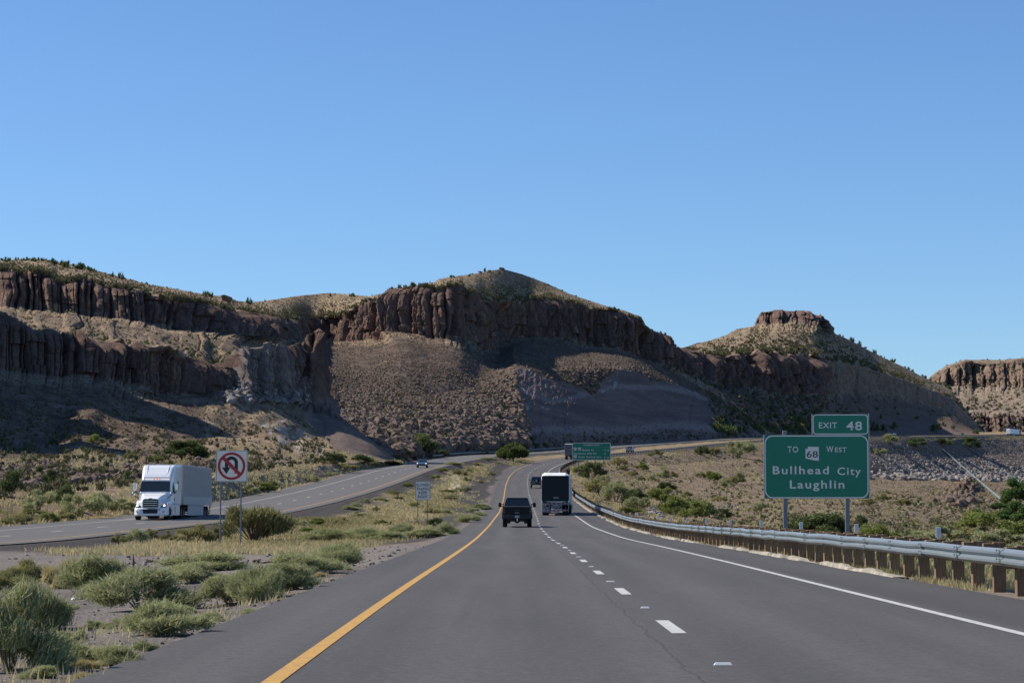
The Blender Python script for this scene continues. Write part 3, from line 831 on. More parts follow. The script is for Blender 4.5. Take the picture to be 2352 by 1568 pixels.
# ---- far hill at the right edge
def build_far():
    xs = np.arange(2110, 2700, 1.5)
    sk = [(2110, 960, 2330), (2132, 869, 2340), (2149, 854, 2345), (2173, 839, 2350), (2215, 826, 2360), (2242, 826, 2370), (2297, 826, 2380), (2352, 822, 2380), (2450, 826, 2380), (2600, 850, 2390), (2700, 900, 2400)]
    ct = [(x, y + 6, Y - 40) for x, y, Y in sk]
    cb = [(2110, 985, 2270), (2132, 905, 2280), (2173, 885, 2285), (2242, 892, 2290), (2352, 888, 2290), (2450, 890, 2290), (2700, 930, 2310)]
    lt = [(2110, 990, 2150), (2200, 958, 2140), (2237, 955, 2140), (2352, 958, 2135), (2700, 970, 2140)]
    lb = [(2110, 996, 2130), (2200, 990, 2122), (2237, 992, 2120), (2352, 993, 2118), (2700, 996, 2120)]
    ft = [(2110, 1004, 2080), (2352, 1001, 2075), (2700, 1003, 2080)]
    bk = [(x, y + 50, Y + 160) for x, y, Y in sk]
    rows = [bk, sk, ct, cb, lt, lb, ft]
    G, t, P = loft_rows(xs, rows, [4, 14, 44, 44, 34, 10])
    T = t[:, None] * np.ones_like(G[..., 0]); px0, py0 = PX(G)
    gz = graze(G)
    c1, s = cliff_disp(G, t, P, 2, 3, 9.0, 3.6, 6.0, 711, 1.5, 6.0)
    c1 = c1 * (vnoise(px0 / 26, py0 / 16, 0, 7) * 0.5 + 0.55)
    c2, s = cliff_disp(G, t, P, 4, 5, 7.0, 4.5, 2.0, 747, 1.5, 5.0)
    keep = gz * (1 - np.maximum(c1, c2) * 0.8) * sstep(0.6, 1.2, T) * (1 - sstep(5.6, 6.0, T))
    rough(G, 3.0, 26.0, keep, 801); rough(G, 1.2, 7.0, keep, 811)
    finish('hill', G, t, dict(cliff=np.maximum(c1, c2), scree=0.2 + 0 * T, veg=0.5 + 0 * T, pale=0.35 * (T > 3) * (T < 4)), 'sunlit rocky mesa farthest off at the right edge', 'X')
build_far()

# ---- bank and hollow on the right, inside the bend
def build_bank():
    E = edge_row(10.9, 'R')
    Ex = [p for p in E if p[2] > 436]
    def erow(x):
        a = np.array(Ex, float); o = np.argsort(a[:, 0]); a = a[o]
        return np.interp(x, a[:, 0], a[:, 1]), np.interp(x, a[:, 0], a[:, 2])
    xs = np.arange(1288, 2720, 1.6)
    def top():
        r = []
        for x in range(1288, 2721, 8):
            y, Y = erow(x); r.append((x, y + 0.4, Y))
        return r
    r0 = top()
    def R(d): return sorted(d)
    r1 = R([(1288, 1101, 452), (1330, 1085, 505), (1400, 1075, 600), (1550, 1066, 775), (1760, 1046, 995), (2000, 1040, 1274), (2200, 1042, 1428), (2400, 1044, 1519), (2720, 1050, 1690)])
    r2 = R([(1288, 1108, 440), (1330, 1104, 442), (1400, 1100, 510), (1550, 1105, 615), (1760, 1092, 830), (2000, 1088, 1205), (2200, 1092, 1372), (2400, 1096, 1462), (2720, 1100, 1630)])
    r3 = R([(1288, 1120, 410), (1330, 1128, 388), (1400, 1138, 390), (1550, 1145, 450), (1760, 1135, 610), (2000, 1130, 930), (2200, 1132, 1170), (2400, 1136, 1330), (2720, 1142, 1500)])
    r4 = R([(1288, 1135, 370), (1330, 1158, 322), (1400, 1172, 290), (1550, 1188, 290), (1760, 1180, 360), (2000, 1172, 470), (2200, 1170, 640), (2400, 1168, 800), (2720, 1170, 1000)])
    r5 = R([(1288, 1160, 320), (1330, 1185, 268), (1400, 1206, 222), (1550, 1232, 190), (1760, 1252, 190), (2000, 1262, 220), (2200, 1268, 235), (2400, 1280, 240), (2720, 1300, 240)])
    r6 = R([(1288, 1190, 270), (1330, 1215, 225), (1400, 1260, 175), (1550, 1300, 140), (1760, 1330, 135), (2000, 1370, 130), (2200, 1400, 125), (2400, 1430, 120), (2720, 1480, 110)])
    r7 = R([(1288, 1250, 255), (1330, 1290, 205), (1400, 1370, 150), (1550, 1480, 115), (1760, 1560, 105), (2000, 1640, 100), (2200, 1680, 98), (2400, 1720, 95), (2720, 1780, 88)])
    G, t, P = loft_rows(xs, [r0, r1, r2, r3, r4, r5, r6, r7], [50, 50, 60, 60, 40, 14, 10], 40.0)
    T = t[:, None] * np.ones_like(G[..., 0]); px0, py0 = PX(G)
    gz = graze(G)
    keep = sstep(0.0, 0.5, T) * (1 - 0.6 * sstep(5, 6, T)) * gz
    # gullies run down the bank, square to the road
    X, Y = G[..., 0], G[..., 1]
    along = X * 0.35 + Y * 0.937
    G[..., 2] += keep * (0.8 * fbm(along / 11.0, (Y * .35 - X * .937) / 70.0, 0, 4, 905)) * sstep(0, 0.7, T)
    rough(G, 0.55, 9.0, keep, 901); rough(G, 0.30, 2.2, keep, 911)
    # a dark outcrop near the right-hand side
    for cx_, cy_, w_, h_ in ((2228, 1122, 24, 4.5), (2195, 1150, 40, 1.2), (1850, 1075, 30, 2.0)):
        G[..., 2] += h_ * np.exp(-((px0 - cx_) / w_) ** 2 - ((py0 - cy_) / (w_ * 0.55)) ** 2) * (0.6 + 0.8 * vnoise(px0 / 6, py0 / 4, 0, 3))
    rip = sstep(1960, 2030, px0) * (1 - sstep(2.0, 2.45, T)) * sstep(0.08, 0.25, T)
    out = np.clip(np.exp(-((px0 - 2228) / 26.0) ** 2 - ((py0 - 1122) / 18.0) ** 2) * 1.5, 0, 1)
    grassy = np.clip((1 - rip) * (0.3 + 0.5 * (T > 3.5)), 0, 1)
    finish('hill', G, t, dict(cliff=out, scree=np.clip(rip * 0.9 + 0.35 + 0.25 * (T > 3) * (px0 > 1900), 0, 1), veg=grassy * 0.25, pale=0.45 * rip), 'tan embankment falling from the far bend into the hollow', 'H')
build_bank()

# ---- unseen high spur left of the picture, added to shade the lower slope
def build_shade_spur():
    X, Y = np.meshgrid(np.linspace(-190, -78, 150), np.linspace(275, 520, 200))
    h = (66 + 26 * sstep(340, 425, Y)) * np.exp(-((X + 121) / 17.0) ** 2) * sstep(285, 335, Y) * (1 - sstep(452, 505, Y))
    h = h * (0.9 + 0.16 * fbm(Y / 26.0, X / 60.0, 0, 3, 15)) + 3.0 * fbm(X / 9.0, Y / 9.0, 0, 4, 17)
    Z = 4.0 + h + np.clip((-X - 60) * 0.12, 0, 20)
    lim = U(0 * Y, 0 * Y + 700, Y)[..., 0] - 6.0        # keep clear of the picture edge
    G = np.stack([np.minimum(X, lim + (X + 78) * 0.9), Y, Z], -1)
    T = np.linspace(0, 1, 200)
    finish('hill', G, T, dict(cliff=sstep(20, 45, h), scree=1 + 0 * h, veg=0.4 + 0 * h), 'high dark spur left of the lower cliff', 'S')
build_shade_spur()
# ------------------------------------------------------------------ rocks and scrub spread over the hills
def ico(sub=1):
    bm = bmesh.new(); bmesh.ops.create_icosphere(bm, subdivisions=sub, radius=1.0)
    V = np.array([v.co[:] for v in bm.verts]); Fc = np.array([[v.index for v in f.verts] for f in bm.faces]); bm.free()
    return V, Fc
_iv, _if = ico(2)
_jv, _jf = ico(1)
def rock_base(seed, fine=True):
    r = np.random.default_rng(seed)
    V = (_iv if fine else _jv).copy()
    # cut the ball with random planes -> angular block
    for _ in range(9):
        n = r.normal(size=3); n /= np.linalg.norm(n); d = r.uniform(0.45, 0.85)
        k = V @ n
        V -= np.maximum(k - d, 0)[:, None] * n[None, :]
    V += 0.06 * np.stack([vnoise(V[:, 0] * 3 + i * 9, V[:, 1] * 3, V[:, 2] * 3, seed) for i in range(3)], 1)
    V *= np.array([1.0, r.uniform(0.7, 1.0), r.uniform(0.55, 0.9)])
    return V, (_if if fine else _jf)
ROCKB = [rock_base(900 + i) for i in range(7)]
ROCKS_ = [rock_base(900 + i, False) for i in range(7)]

def mat_boulder(name, cols):
    m, nt, b = new_mat(name); t = NT(nt)
    p = t.pos()
    n1 = t.noise(p, 0.5, 4, 0.6); n2 = t.noise(p, 3.0, 4, 0.7)
    c = t.ramp(t.math('ADD', t.math('MULTIPLY', n1, 0.55), t.math('MULTIPLY', n2, 0.45)), [(0.34, cols[0]), (0.5, cols[1]), (0.66, cols[2])])
    t.l(c, b.inputs['Base Color']); b.inputs['Roughness'].default_value = 1.0; b.inputs['Specular IOR Level'].default_value = 0.1
    t.bump(n2, 0.7, 0.15, b)
    return m
M_BOULD = mat_boulder('brown_boulder', [(0.058, 0.043, 0.035), (0.140, 0.103, 0.080), (0.28, 0.215, 0.165)])
M_RIPRAP = mat_boulder('pale_riprap', [(0.10, 0.088, 0.080), (0.21, 0.185, 0.165), (0.46, 0.425, 0.39)])

def pick(key, n, wfn, seed=0):
    G, px, py, at, t = SHEETS[key]
    r = np.random.default_rng(seed)
    T = t[:, None] * np.ones_like(px)
    w = np.clip(wfn(px, py, T, at, G), 0, None)
    ax = np.abs(np.gradient(px, axis=1)); ay = np.abs(np.gradient(py, axis=0)) + 0.05
    w = (w * ax * ay)[1:-1, 1:-1].ravel(); w /= w.sum()
    idx = r.choice(w.size, n, p=w)
    R, C = px.shape
    i = idx // (C - 2) + 1; j = idx % (C - 2) + 1
    f = r.random((n, 2))
    P = G[i, j] * ((1 - f[:, :1]) * (1 - f[:, 1:])) + G[i, np.minimum(j + 1, C - 1)] * (f[:, :1] * (1 - f[:, 1:])) + G[np.minimum(i + 1, R - 1), j] * ((1 - f[:, :1]) * f[:, 1:]) + G[np.minimum(i + 1, R - 1), np.minimum(j + 1, C - 1)] * (f[:, :1] * f[:, 1:])
    return P

def rotm(rz, rx, ry):
    cz, sz, cx, sx, cy, sy = np.cos(rz), np.sin(rz), np.cos(rx), np.sin(rx), np.cos(ry), np.sin(ry)
    o, i = np.zeros_like(rz), np.ones_like(rz)
    Rz = np.stack([np.stack([cz, -sz, o], -1), np.stack([sz, cz, o], -1), np.stack([o, o, i], -1)], 1)
    Rx = np.stack([np.stack([i, o, o], -1), np.stack([o, cx, -sx], -1), np.stack([o, sx, cx], -1)], 1)
    Ry = np.stack([np.stack([cy, o, sy], -1), np.stack([o, i, o], -1), np.stack([-sy, o, cy], -1)], 1)
    return Rz @ Rx @ Ry

def merged(bases, loc, scale, rz, tilt, seed=0, face_rnd=True):
    """numpy tiling of base meshes -> V, F, per-face random"""
    r = np.random.default_rng(seed)
    Vs, Fs, Rn, off = [], [], [], 0
    which = r.integers(0, len(bases), len(loc))
    for b, base in enumerate(bases):
        V, Fc = base[0], base[1]
        k = np.where(which == b)[0]
        if not len(k): continue
        M = rotm(rz[k], tilt[k] * r.normal(size=len(k)), tilt[k] * r.normal(size=len(k)))
        W = np.einsum('nij,vj->nvi', M, V) if scale.ndim == 1 else np.einsum('nij,nvj->nvi', M, V[None] * scale[k][:, None, :])
        if scale.ndim == 1: W = W * scale[k][:, None, None]
        W = W + loc[k][:, None, :]
        Vs.append(W.reshape(-1, 3))
        Fs.append((Fc[None] + (np.arange(len(k)) * len(V))[:, None, None]).reshape(-1, Fc.shape[1]) + off)
        off += len(k) * len(V)
        br = base[2] if len(base) > 2 else np.zeros(len(Fc))
        Rn.append((0.55 * br[None, :] + 0.45 * r.random((len(k), 1))).reshape(-1) if len(base) > 2 else np.repeat(r.random(len(k)), len(Fc)))
    return np.concatenate(Vs), np.concatenate(Fs), np.concatenate(Rn)

_rock_me = []
for i, (V, Fc) in enumerate(ROCKB):
    o = mesh_np('boulder', V, Fc, M_BOULD)
    _rock_me.append(o.data); bpy.data.objects.remove(o)

def rocks(key, n, wfn, smin, smax, seed, name, label, mat=M_BOULD, individuals=0, ilabel=None, igroup=None, power=3.0, persp=None):
    r = np.random.default_rng(seed)
    P = pick(key, n, wfn, seed)
    s = smin + (smax - smin) * r.random(n) ** power
    if persp: s = s * np.clip(P[:, 1] / persp, 0.3, 3)
    rz = r.random(n) * 6.28; tilt = np.full(n, 0.45)
    P[:, 2] += s * 0.12
    big = np.argsort(-s / P[:, 1])[:individuals]
    rest = np.setdiff1d(np.arange(n), big)
    sc3 = np.stack([s, s * r.uniform(0.7, 1.1, n), s * r.uniform(0.6, 1.15, n)], 1)
    V, Fc, _ = merged(ROCKS_, P[rest], sc3[rest], rz[rest], tilt[rest], seed)
    o = mesh_np(name, V, Fc, mat); tag(o, label, name, kind='stuff')
    for k in big:
        b = bpy.data.objects.new('boulder', _rock_me[int(r.integers(0, 7))])
        sc.collection.objects.link(b)
        b.location = P[k]; b.scale = sc3[k]; b.rotation_euler = (r.normal() * 0.4, r.normal() * 0.4, rz[k])
        tag(b, ilabel, 'boulder', igroup)

clump = lambda px, py, a, b, sd: sstep(-0.25, 0.5, fbm(px / a, py / b, 0, 3, sd))
rocks('M', 15000, lambda px, py, T, at, G: (at['cut'] < 0.1) * (T > 3.98) * (T < 6.93) * np.where(px > 738, 1.0, 0.30) * np.where(px > 1200, 0.55, 1) * (0.16 + clump(px, py, 70, 36, 3) + 0.5 * clump(px, py, 18, 10, 4)), 0.26, 3.0, 41,
      'rubble', 'countless brown stones littering the scree of the central mountain', individuals=210,
      ilabel='brown boulder lying in the scree of the central mountain', igroup='boulders in the scree under the big cliff', power=3.6, persp=640.0)
rocks('L', 6500, lambda px, py, T, at, G: (at['cut'] < 0.1) * (T > 2.98) * (T < 4.85) * (0.15 + clump(px, py, 30, 20, 5)) * np.where(px < 520, 1, 0.6), 0.08, 0.85, 42,
      'rubble', 'loose brown stones strewn over the slope behind the white lorry', individuals=80,
      ilabel='brown boulder lying on the slope under the lower left cliff', igroup='boulders on the lower left slope', power=4.0)
rocks('L', 320, lambda px, py, T, at, G: (px > 515) * (px < 720) * (py > 868) * (py < 925) * (T > 2.6) * (T < 3.6), 0.3, 1.5, 43, 'rubble', 'pale angular blocks heaped at the foot of the rock knob', mat=M_RIPRAP, power=2.0)
rocks('B', 1300, lambda px, py, T, at, G: ((T > 3.0) * (T < 3.98) * 0.4 + (T > 4.98) * (T < 5.9) * (px < 1900)) * (0.2 + clump(px, py, 30, 20, 7)), 0.6, 4.2, 44, 'rubble', 'dark stones scattered over the flanks of the capped butte')
rocks('X', 700, lambda px, py, T, at, G: (T > 2.5) * (T < 6) * (0.3 + clump(px, py, 20, 12, 8)), 0.9, 6.0, 45, 'rubble', 'brown stones scattered over the farthest mesa')
def rip(px, py, T, at, G):
    return np.clip(sstep(1965, 2030, px) * (T > 0.10) * (T < 2.35) * (py < 1140) * (0.22 + 1.1 * clump(px - py * 1.35, py, 16, 120, 9)), 0, None)
rocks('H', 5200, rip, 0.28, 2.0, 46, 'riprap', 'grey riprap stones dumped on the embankment below the far bend', mat=M_RIPRAP, power=2.2, persp=950.0)
rocks('H', 260, lambda px, py, T, at, G: np.exp(-((px - 1635) / 60) ** 2 - ((py - 1162) / 9) ** 2) + np.exp(-((px - 1510) / 26) ** 2 - ((py - 1170) / 14) ** 2) + 0.8 * np.exp(-((px - 1660) / 30) ** 2 - ((py - 1068) / 8) ** 2) + 0.6 * np.exp(-((px - 1490) / 30) ** 2 - ((py - 1130) / 9) ** 2), 0.10, 0.55, 47, 'rubble', 'small pale stones in patches on the tan embankment', mat=M_RIPRAP, power=2.0)
rocks('H', 4500, lambda px, py, T, at, G: (T > 0.2) * (T < 5.2) * (px > 1330) * np.where((px > 1960) & (py < 1130), 0, 1) * (0.15 + clump(px, py, 30, 14, 10)), 0.08, 0.75, 48, 'rubble', 'brown stones lying about on the tan embankment', power=2.6, persp=420.0)
rocks('H', 160, lambda px, py, T, at, G: np.exp(-((px - 2226) / 24) ** 2 - ((py - 1122) / 17) ** 2) + 0.7 * np.exp(-((px - 2200) / 40) ** 2 - ((py - 1150) / 8) ** 2), 0.5, 2.6, 49, 'rubble', 'dark jagged rocks of the outcrop beside the lower drain pipe', power=1.6)

# ------------------------------------------------------------------ plants
def mat_leaf(name, stops, trans=0.25):
    m, nt, b = new_mat(name); t = NT(nt)
    nt.nodes.remove(b)
    out = nt.nodes['Material Output']
    oi = t.n('ShaderNodeObjectInfo').outputs['Random']
    f = t.math('ADD', t.math('MULTIPLY', t.attr('rnd'), 0.8), t.math('MULTIPLY', oi, 0.2))
    c = t.ramp(f, stops)
    d = t.n('ShaderNodeBsdfDiffuse'); tr = t.n('ShaderNodeBsdfTranslucent'); mx = t.n('ShaderNodeMixShader')
    t.l(c, d.inputs[0]); t.l(c, tr.inputs[0]); mx.inputs[0].default_value = trans
    t.l(d.outputs[0], mx.inputs[1]); t.l(tr.outputs[0], mx.inputs[2]); t.l(mx.outputs[0], out.inputs[0])
    return m
M_SAGE = mat_leaf('sage_leaf', [(0.0, (0.17, 0.175, 0.080)), (0.3, (0.285, 0.300, 0.145)), (0.65, (0.390, 0.400, 0.205)), (0.9, (0.50, 0.49, 0.26)), (1.0, (0.60, 0.53, 0.29))], 0.35)
M_DARK = mat_leaf('dark_leaf', [(0.0, (0.060, 0.078, 0.032)), (0.5, (0.115, 0.145, 0.060)), (0.9, (0.185, 0.22, 0.085)), (1.0, (0.28, 0.26, 0.13))])
M_LIME = mat_leaf('lime_leaf', [(0.0, (0.110, 0.130, 0.038)), (0.5, (0.205, 0.240, 0.072)), (1.0, (0.34, 0.36, 0.115))], 0.35)
M_OLIVE = mat_leaf('olive_leaf', [(0.0, (0.135, 0.120, 0.060)), (0.4, (0.235, 0.220, 0.100)), (0.8, (0.36, 0.34, 0.140)), (1.0, (0.48, 0.43, 0.20))], 0.3)
M_STRAW = mat_leaf('straw', [(0.0, (0.24, 0.225, 0.10)), (0.35, (0.44, 0.37, 0.18)), (0.75, (0.60, 0.50, 0.27)), (1.0, (0.68, 0.58, 0.34))], 0.35)
M_SCRUB = mat_leaf('hill_scrub', [(0.0, (0.085, 0.080, 0.045)), (0.45, (0.150, 0.140, 0.075)), (0.75, (0.225, 0.200, 0.105)), (1.0, (0.36, 0.29, 0.17))], 0.15)
M_TWIG = paint('twig_bark', (0.16, 0.12, 0.085), 0.95, spec=0.1)

def blades(n, L, W, seed, flat=0.5, up=0.5, rad=0.5, shell=0.5, clumps=9, height=1.0, spread=0.55, leafw=None):
    """leaf blades of a bush inside a unit dome: V, F(tri), rnd"""
    r = np.random.default_rng(seed)
    # clump centres make the outline uneven
    a = r.random(clumps) * 6.283; q = np.sqrt(r.random(clumps)) * rad * 0.72
    cz = (r.uniform(0.08, 0.30, clumps) + 0.38 * (1 - (q / (rad * 0.72)) ** 2) * r.uniform(0.4, 1, clumps)) * height
    cc = np.stack([np.cos(a) * q, np.sin(a) * q, cz], 1); cr = r.uniform(0.24, 0.42, clumps) * rad * 2 * spread
    k = r.integers(0, clumps, n)
    d = r.normal(size=(n, 3)); d /= np.linalg.norm(d, axis=1)[:, None]
    rr_ = cr[k] * (shell + (1 - shell) * r.random(n)) * r.random(n) ** 0.33
    p = cc[k] + d * rr_[:, None] * np.array([1, 1, 0.85 * height])
    p[:, 2] = np.where(p[:, 2] < 0, -p[:, 2] * 0.6, p[:, 2])
    out = p - np.array([0, 0, 0.05]); out /= np.linalg.norm(out, axis=1)[:, None] + 1e-6
    dr = out * (1 - up) + np.array([0, 0, up]) + r.normal(size=(n, 3)) * flat * 0.6
    dr /= np.linalg.norm(dr, axis=1)[:, None]
    side = np.cross(dr, r.normal(size=(n, 3))); side /= np.linalg.norm(side, axis=1)[:, None] + 1e-6
    ln = L * r.uniform(0.55, 1.3, n); wd = W * r.uniform(0.6, 1.3, n)
    p = p - dr * (ln * 0.5)[:, None]; p[:, 2] = np.maximum(p[:, 2], 0.0)
    V = np.stack([p - side * wd[:, None] / 2, p + side * wd[:, None] / 2, p + dr * ln[:, None]], 1).reshape(-1, 3)
    Fc = np.arange(3 * n).reshape(-1, 3)
    rnd = np.clip(0.35 * r.random(clumps)[k] + 0.65 * r.random(n), 0, 1)
    return V, Fc, rnd

def twigs(n, seed, h=0.75, rad=0.4, w=0.012):
    r = np.random.default_rng(seed)
    b = MB()
    for i in range(n):
        a = r.random() * 6.283; q = rad * math.sqrt(r.random())
        p1 = (math.cos(a) * q * 0.45 + r.normal() * .03, math.sin(a) * q * 0.45 + r.normal() * .03, h * 0.5 * r.uniform(.7, 1.1))
        p2 = (math.cos(a) * q, math.sin(a) * q, h * r.uniform(0.75, 1.1))
        b.tube([(0.02 * math.cos(a), 0.02 * math.sin(a), -0.03), p1, p2], w, 4, w * 0.35)
    return b

_species = {}
def species(key, name, mat, nvar, n, L, W, twig=10, **kw):
    """a few variants of a bush, each foliage + stems"""
    out = []
    for v in range(nvar):
        V, Fc, rnd = blades(n, L, W, hash_s(key) + v * 13, **kw)
        V[:, 2] /= max(np.percentile(V[:, 2], 99), 1e-3)
        m = np.percentile(np.abs(V[:, :2]), 98.5); V[:, :2] *= 0.56 / m
        f = mesh_np('foliage', V, Fc, mat, attrs={'rnd': ('FACE', rnd)})
        s_ = twigs(twig, hash_s(key) + v * 7 + 1).build('stem', M_TWIG)
        out.append((f.data, s_.data)); bpy.data.objects.remove(f); bpy.data.objects.remove(s_)
    _species[key] = (name, out)
def hash_s(s): return sum(ord(c) * (i + 3) for i, c in enumerate(s)) % 9973

species('thistle', 'tumbleweed_bush', M_SAGE, 6, 9000, 0.12, 0.011, up=0.42, shell=0.35, clumps=16, flat=0.75, spread=0.62)
species('thistle_yellow', 'tumbleweed_bush', M_OLIVE, 2, 5000, 0.14, 0.012, up=0.5, shell=0.3, clumps=10, flat=0.7)
species('brush', 'desert_bush', M_OLIVE, 3, 6500, 0.11, 0.014, up=0.6, shell=0.55, clumps=20, flat=0.6, twig=34, spread=0.42)
species('green', 'green_bush', M_DARK, 5, 4200, 0.085, 0.024, up=0.35, shell=0.45, clumps=14, flat=0.9, spread=0.48)
species('grey', 'grey_bush', M_SAGE, 5, 3200, 0.10, 0.018, up=0.5, shell=0.45, clumps=13, flat=0.8, spread=0.46)
species('lime', 'leafy_bush', M_LIME, 4, 4200, 0.085, 0.026, up=0.35, shell=0.5, clumps=13, flat=0.9, spread=0.5)
species('olive', 'dry_bush', M_OLIVE, 4, 2600, 0.11, 0.018, up=0.55, shell=0.45, clumps=12, flat=0.8, spread=0.45, twig=18)
species('tuft', 'grass_tuft', M_STRAW, 4, 1500, 0.55, 0.014, up=0.85, shell=0.2, clumps=6, flat=0.35, twig=2)

_pr = random.Random(5)
def bush(kind, P, w, h, label, group=None, cat=None, sink=0.04):
    name, vs = _species[kind]
    f, s_ = vs[_pr.randrange(len(vs))]
    e = empty(name, (P[0], P[1], P[2] - sink), _pr.random() * 6.28, label, cat or {'tuft': 'grass'}.get(kind, 'bush'), group)
    for nm, me in (('foliage', f), ('stem', s_)):
        o = bpy.data.objects.new(nm, me); sc.collection.objects.link(o); o.parent = e
    e.scale = (w, w, h)
    return e

def sheet_hit(key, x, y, tmin=0, tmax=99):
    G, px, py, at, t = SHEETS[key]
    d = (px - x) ** 2 + (py - y) ** 2 + np.where((t < tmin) | (t > tmax), 1e9, 0)[:, None]
    k = np.unravel_index(np.argmin(d), d.shape)
    return G[k]

def bush_px(kind, x, y, w, h, label, group=None, where='G'):
    """x, y = base centre in the photo, w, h in photo pixels"""
    P = hit(x, y) if where == 'G' else sheet_hit(where, x, y)
    s = P[1] / F
    k = 1.28 if kind.startswith('thistle') else 1.06
    return bush(kind, P, w * s * k, h * s * (0.88 if kind.startswith('thistle') else 1.0), label, group)
# ------------------------------------------------------------------ guardrails, kerb, drains, fences
def mat_steel():
    m, nt, b = new_mat('galvanised_steel'); t = NT(nt)
    p = t.pos()
    n = t.noise(t.mapped(p, (1, 0.2, 1)), 3, 5, 0.65)
    t.l(t.ramp(n, [(0.3, (0.19, 0.225, 0.235)), (0.7, (0.29, 0.33, 0.34))]), b.inputs['Base Color'])
    b.inputs['Metallic'].default_value = 0.55; t.l(t.ramp(n, [(0.3, 0.55), (0.7, 0.4)]), b.inputs['Roughness'])
    return m
def mat_wood():
    m, nt, b = new_mat('weathered_post_wood'); t = NT(nt)
    co = t.n('ShaderNodeTexCoord').outputs['Object']; oi = t.n('ShaderNodeObjectInfo').outputs['Random']
    n = t.noise(t.mapped(co, (8, 8, 0.7)), 3, 5, 0.6)
    c = t.ramp(n, [(0.3, (0.13, 0.078, 0.040)), (0.55, (0.29, 0.18, 0.092)), (0.75, (0.46, 0.31, 0.17))])
    c = t.mix(t.math('MULTIPLY', oi, 0.5), c, (0.09, 0.055, 0.035))
    t.l(c, b.inputs['Base Color']); b.inputs['Roughness'].default_value = 0.95
    return m
M_STEEL = mat_steel(); M_WOOD = mat_wood()
M_REFL = paint('reflector_white', (0.62, 0.64, 0.64), 0.5)
M_GALV = paint('sign_post_steel', (0.20, 0.22, 0.24), 0.6, 0.3)
PROF = [(a_, (z_ - .44) * .88 + .435) for a_, z_ in [(0.0, .44), (-.02, .46), (-.085, .50), (-.085, .545), (-.03, .585), (-.03, .615), (-.085, .655), (-.085, .70), (-.02, .74), (0.0, .76)]]
def beam(side, u, ya, yb, name, mat, parent, flip=1.0, step=1.905):
    ys = np.arange(ya, yb, step)
    prof = PROF + [(a + 0.012, z) for a, z in PROF[::-1]]
    rows = [road_pt(ys, u + flip * a, side, z) for a, z in prof]
    V = np.stack(rows, 1)
    # slight dents and steps where panels lap
    V[:, :, 0] += (0.012 * np.sin(ys * 1.7) + 0.010 * RNG.normal(size=len(ys)))[:, None]
    V[:, :, 2] += (0.010 * RNG.normal(size=len(ys)))[:, None]
    n = len(prof); idx = np.arange(len(ys) - 1)[:, None] * n
    k = np.arange(n)[None, :]
    Fc = np.stack([idx + k, idx + (k + 1) % n, idx + n + (k + 1) % n, idx + n + k], -1).reshape(-1, 4)
    return mesh_np(name, V.reshape(-1, 3), Fc, mat, parent, smooth=False)

gr = empty('guardrail', tuple(road_pt(30.0, 9.85)), 0, 'long steel guardrail on wooden posts along the right shoulder', 'guardrail')
def keep_world(o, parent):
    o.parent = parent; o.matrix_parent_inverse = Matrix.Translation(parent.location).inverted() if parent.rotation_euler.z == 0 else parent.matrix_world.inverted()
b = beam('R', 9.75, 24, 470, 'rail', M_STEEL, None); keep_world(b, gr)
b = beam('R', 9.75, 468, 2000, 'rail', M_STEEL, None, step=3.81); keep_world(b, gr)
_post = MB().box((0.28, 0, 0.155), (0.21, 0.16, 1.25)).box((0.09, 0, 0.585), (0.17, 0.16, 0.35)).build('post', M_WOOD, bevel=0.008, seg=1)
ys = np.arange(26.0, 470, 1.905)
far_v = MB()
for i, y in enumerate(ys):
    p = road_pt(y, 9.77); hd = heading(y)
    if i < 98:
        o = _post if i == 0 else _post.copy()
        if i: sc.collection.objects.link(o)
        o.location = tuple(p + np.array([0, 0, float(RNG.normal() * 0.012)])); o.rotation_euler = (float(RNG.normal() * 0.012), float(RNG.normal() * 0.015), hd + float(RNG.normal() * 0.03))
        keep_world(o, gr)
    else:
        c, s = math.cos(hd), math.sin(hd)
        far_v.box((p[0] + 0.28 * c, p[1] + 0.28 * s, p[2] + 0.18), (0.21, 0.16, 1.28)); far_v.box((p[0] + 0.09 * c, p[1] + 0.09 * s, p[2] + 0.6), (0.17, 0.16, 0.36))
for y in np.arange(470, 2000, 1.905 * 2):
    p = road_pt(y, 9.77); hd = heading(y); c, s = math.cos(hd), math.sin(hd)
    far_v.box((p[0] + 0.26 * c, p[1] + 0.26 * s, p[2] + 0.18), (0.24, 0.3, 1.28))
o = far_v.build('post', M_WOOD); keep_world(o, gr); o['kind'] = 'stuff'
_ref = MB().box((0, 0, 0.90), (0.10, 0.012, 0.20)).box((0, 0.02, 0.80), (0.03, 0.012, 0.2)).build('reflector', M_REFL, bevel=0.004, seg=1)
for i, y in enumerate(np.arange(26 + 1.905 * 11, 260, 1.905 * 6)):
    o = _ref if i == 0 else _ref.copy()
    if i: sc.collection.objects.link(o)
    o.location = tuple(road_pt(y, 10.02)); o.rotation_euler = (0, 0, heading(y)); keep_world(o, gr)

_jt = MB()
for k, (a_, z_) in enumerate(PROF[:-1]):
    a2, z2 = PROF[k + 1]
    _jt.add([(a_ - .006, -.16, z_), (a2 - .006, -.16, z2), (a2 - .006, .16, z2), (a_ - .006, .16, z_)], [(0, 1, 2, 3)])
for sy in (-.11, .11):
    for z_ in (.505, .545, .645, .685): _jt.cyl((-.088, sy, z_), .014, .02, 0, 6)
_jt = _jt.build('lap_joint', paint('lap_joint_steel', (0.20, 0.23, 0.24), 0.55, 0.4))
for i, y in enumerate(np.arange(27.9, 110, 3.81)):
    o = _jt if i == 0 else _jt.copy()
    if i: sc.collection.objects.link(o)
    o.location = tuple(road_pt(y, 9.745)); o.rotation_euler = (0, 0, heading(y)); keep_world(o, gr)

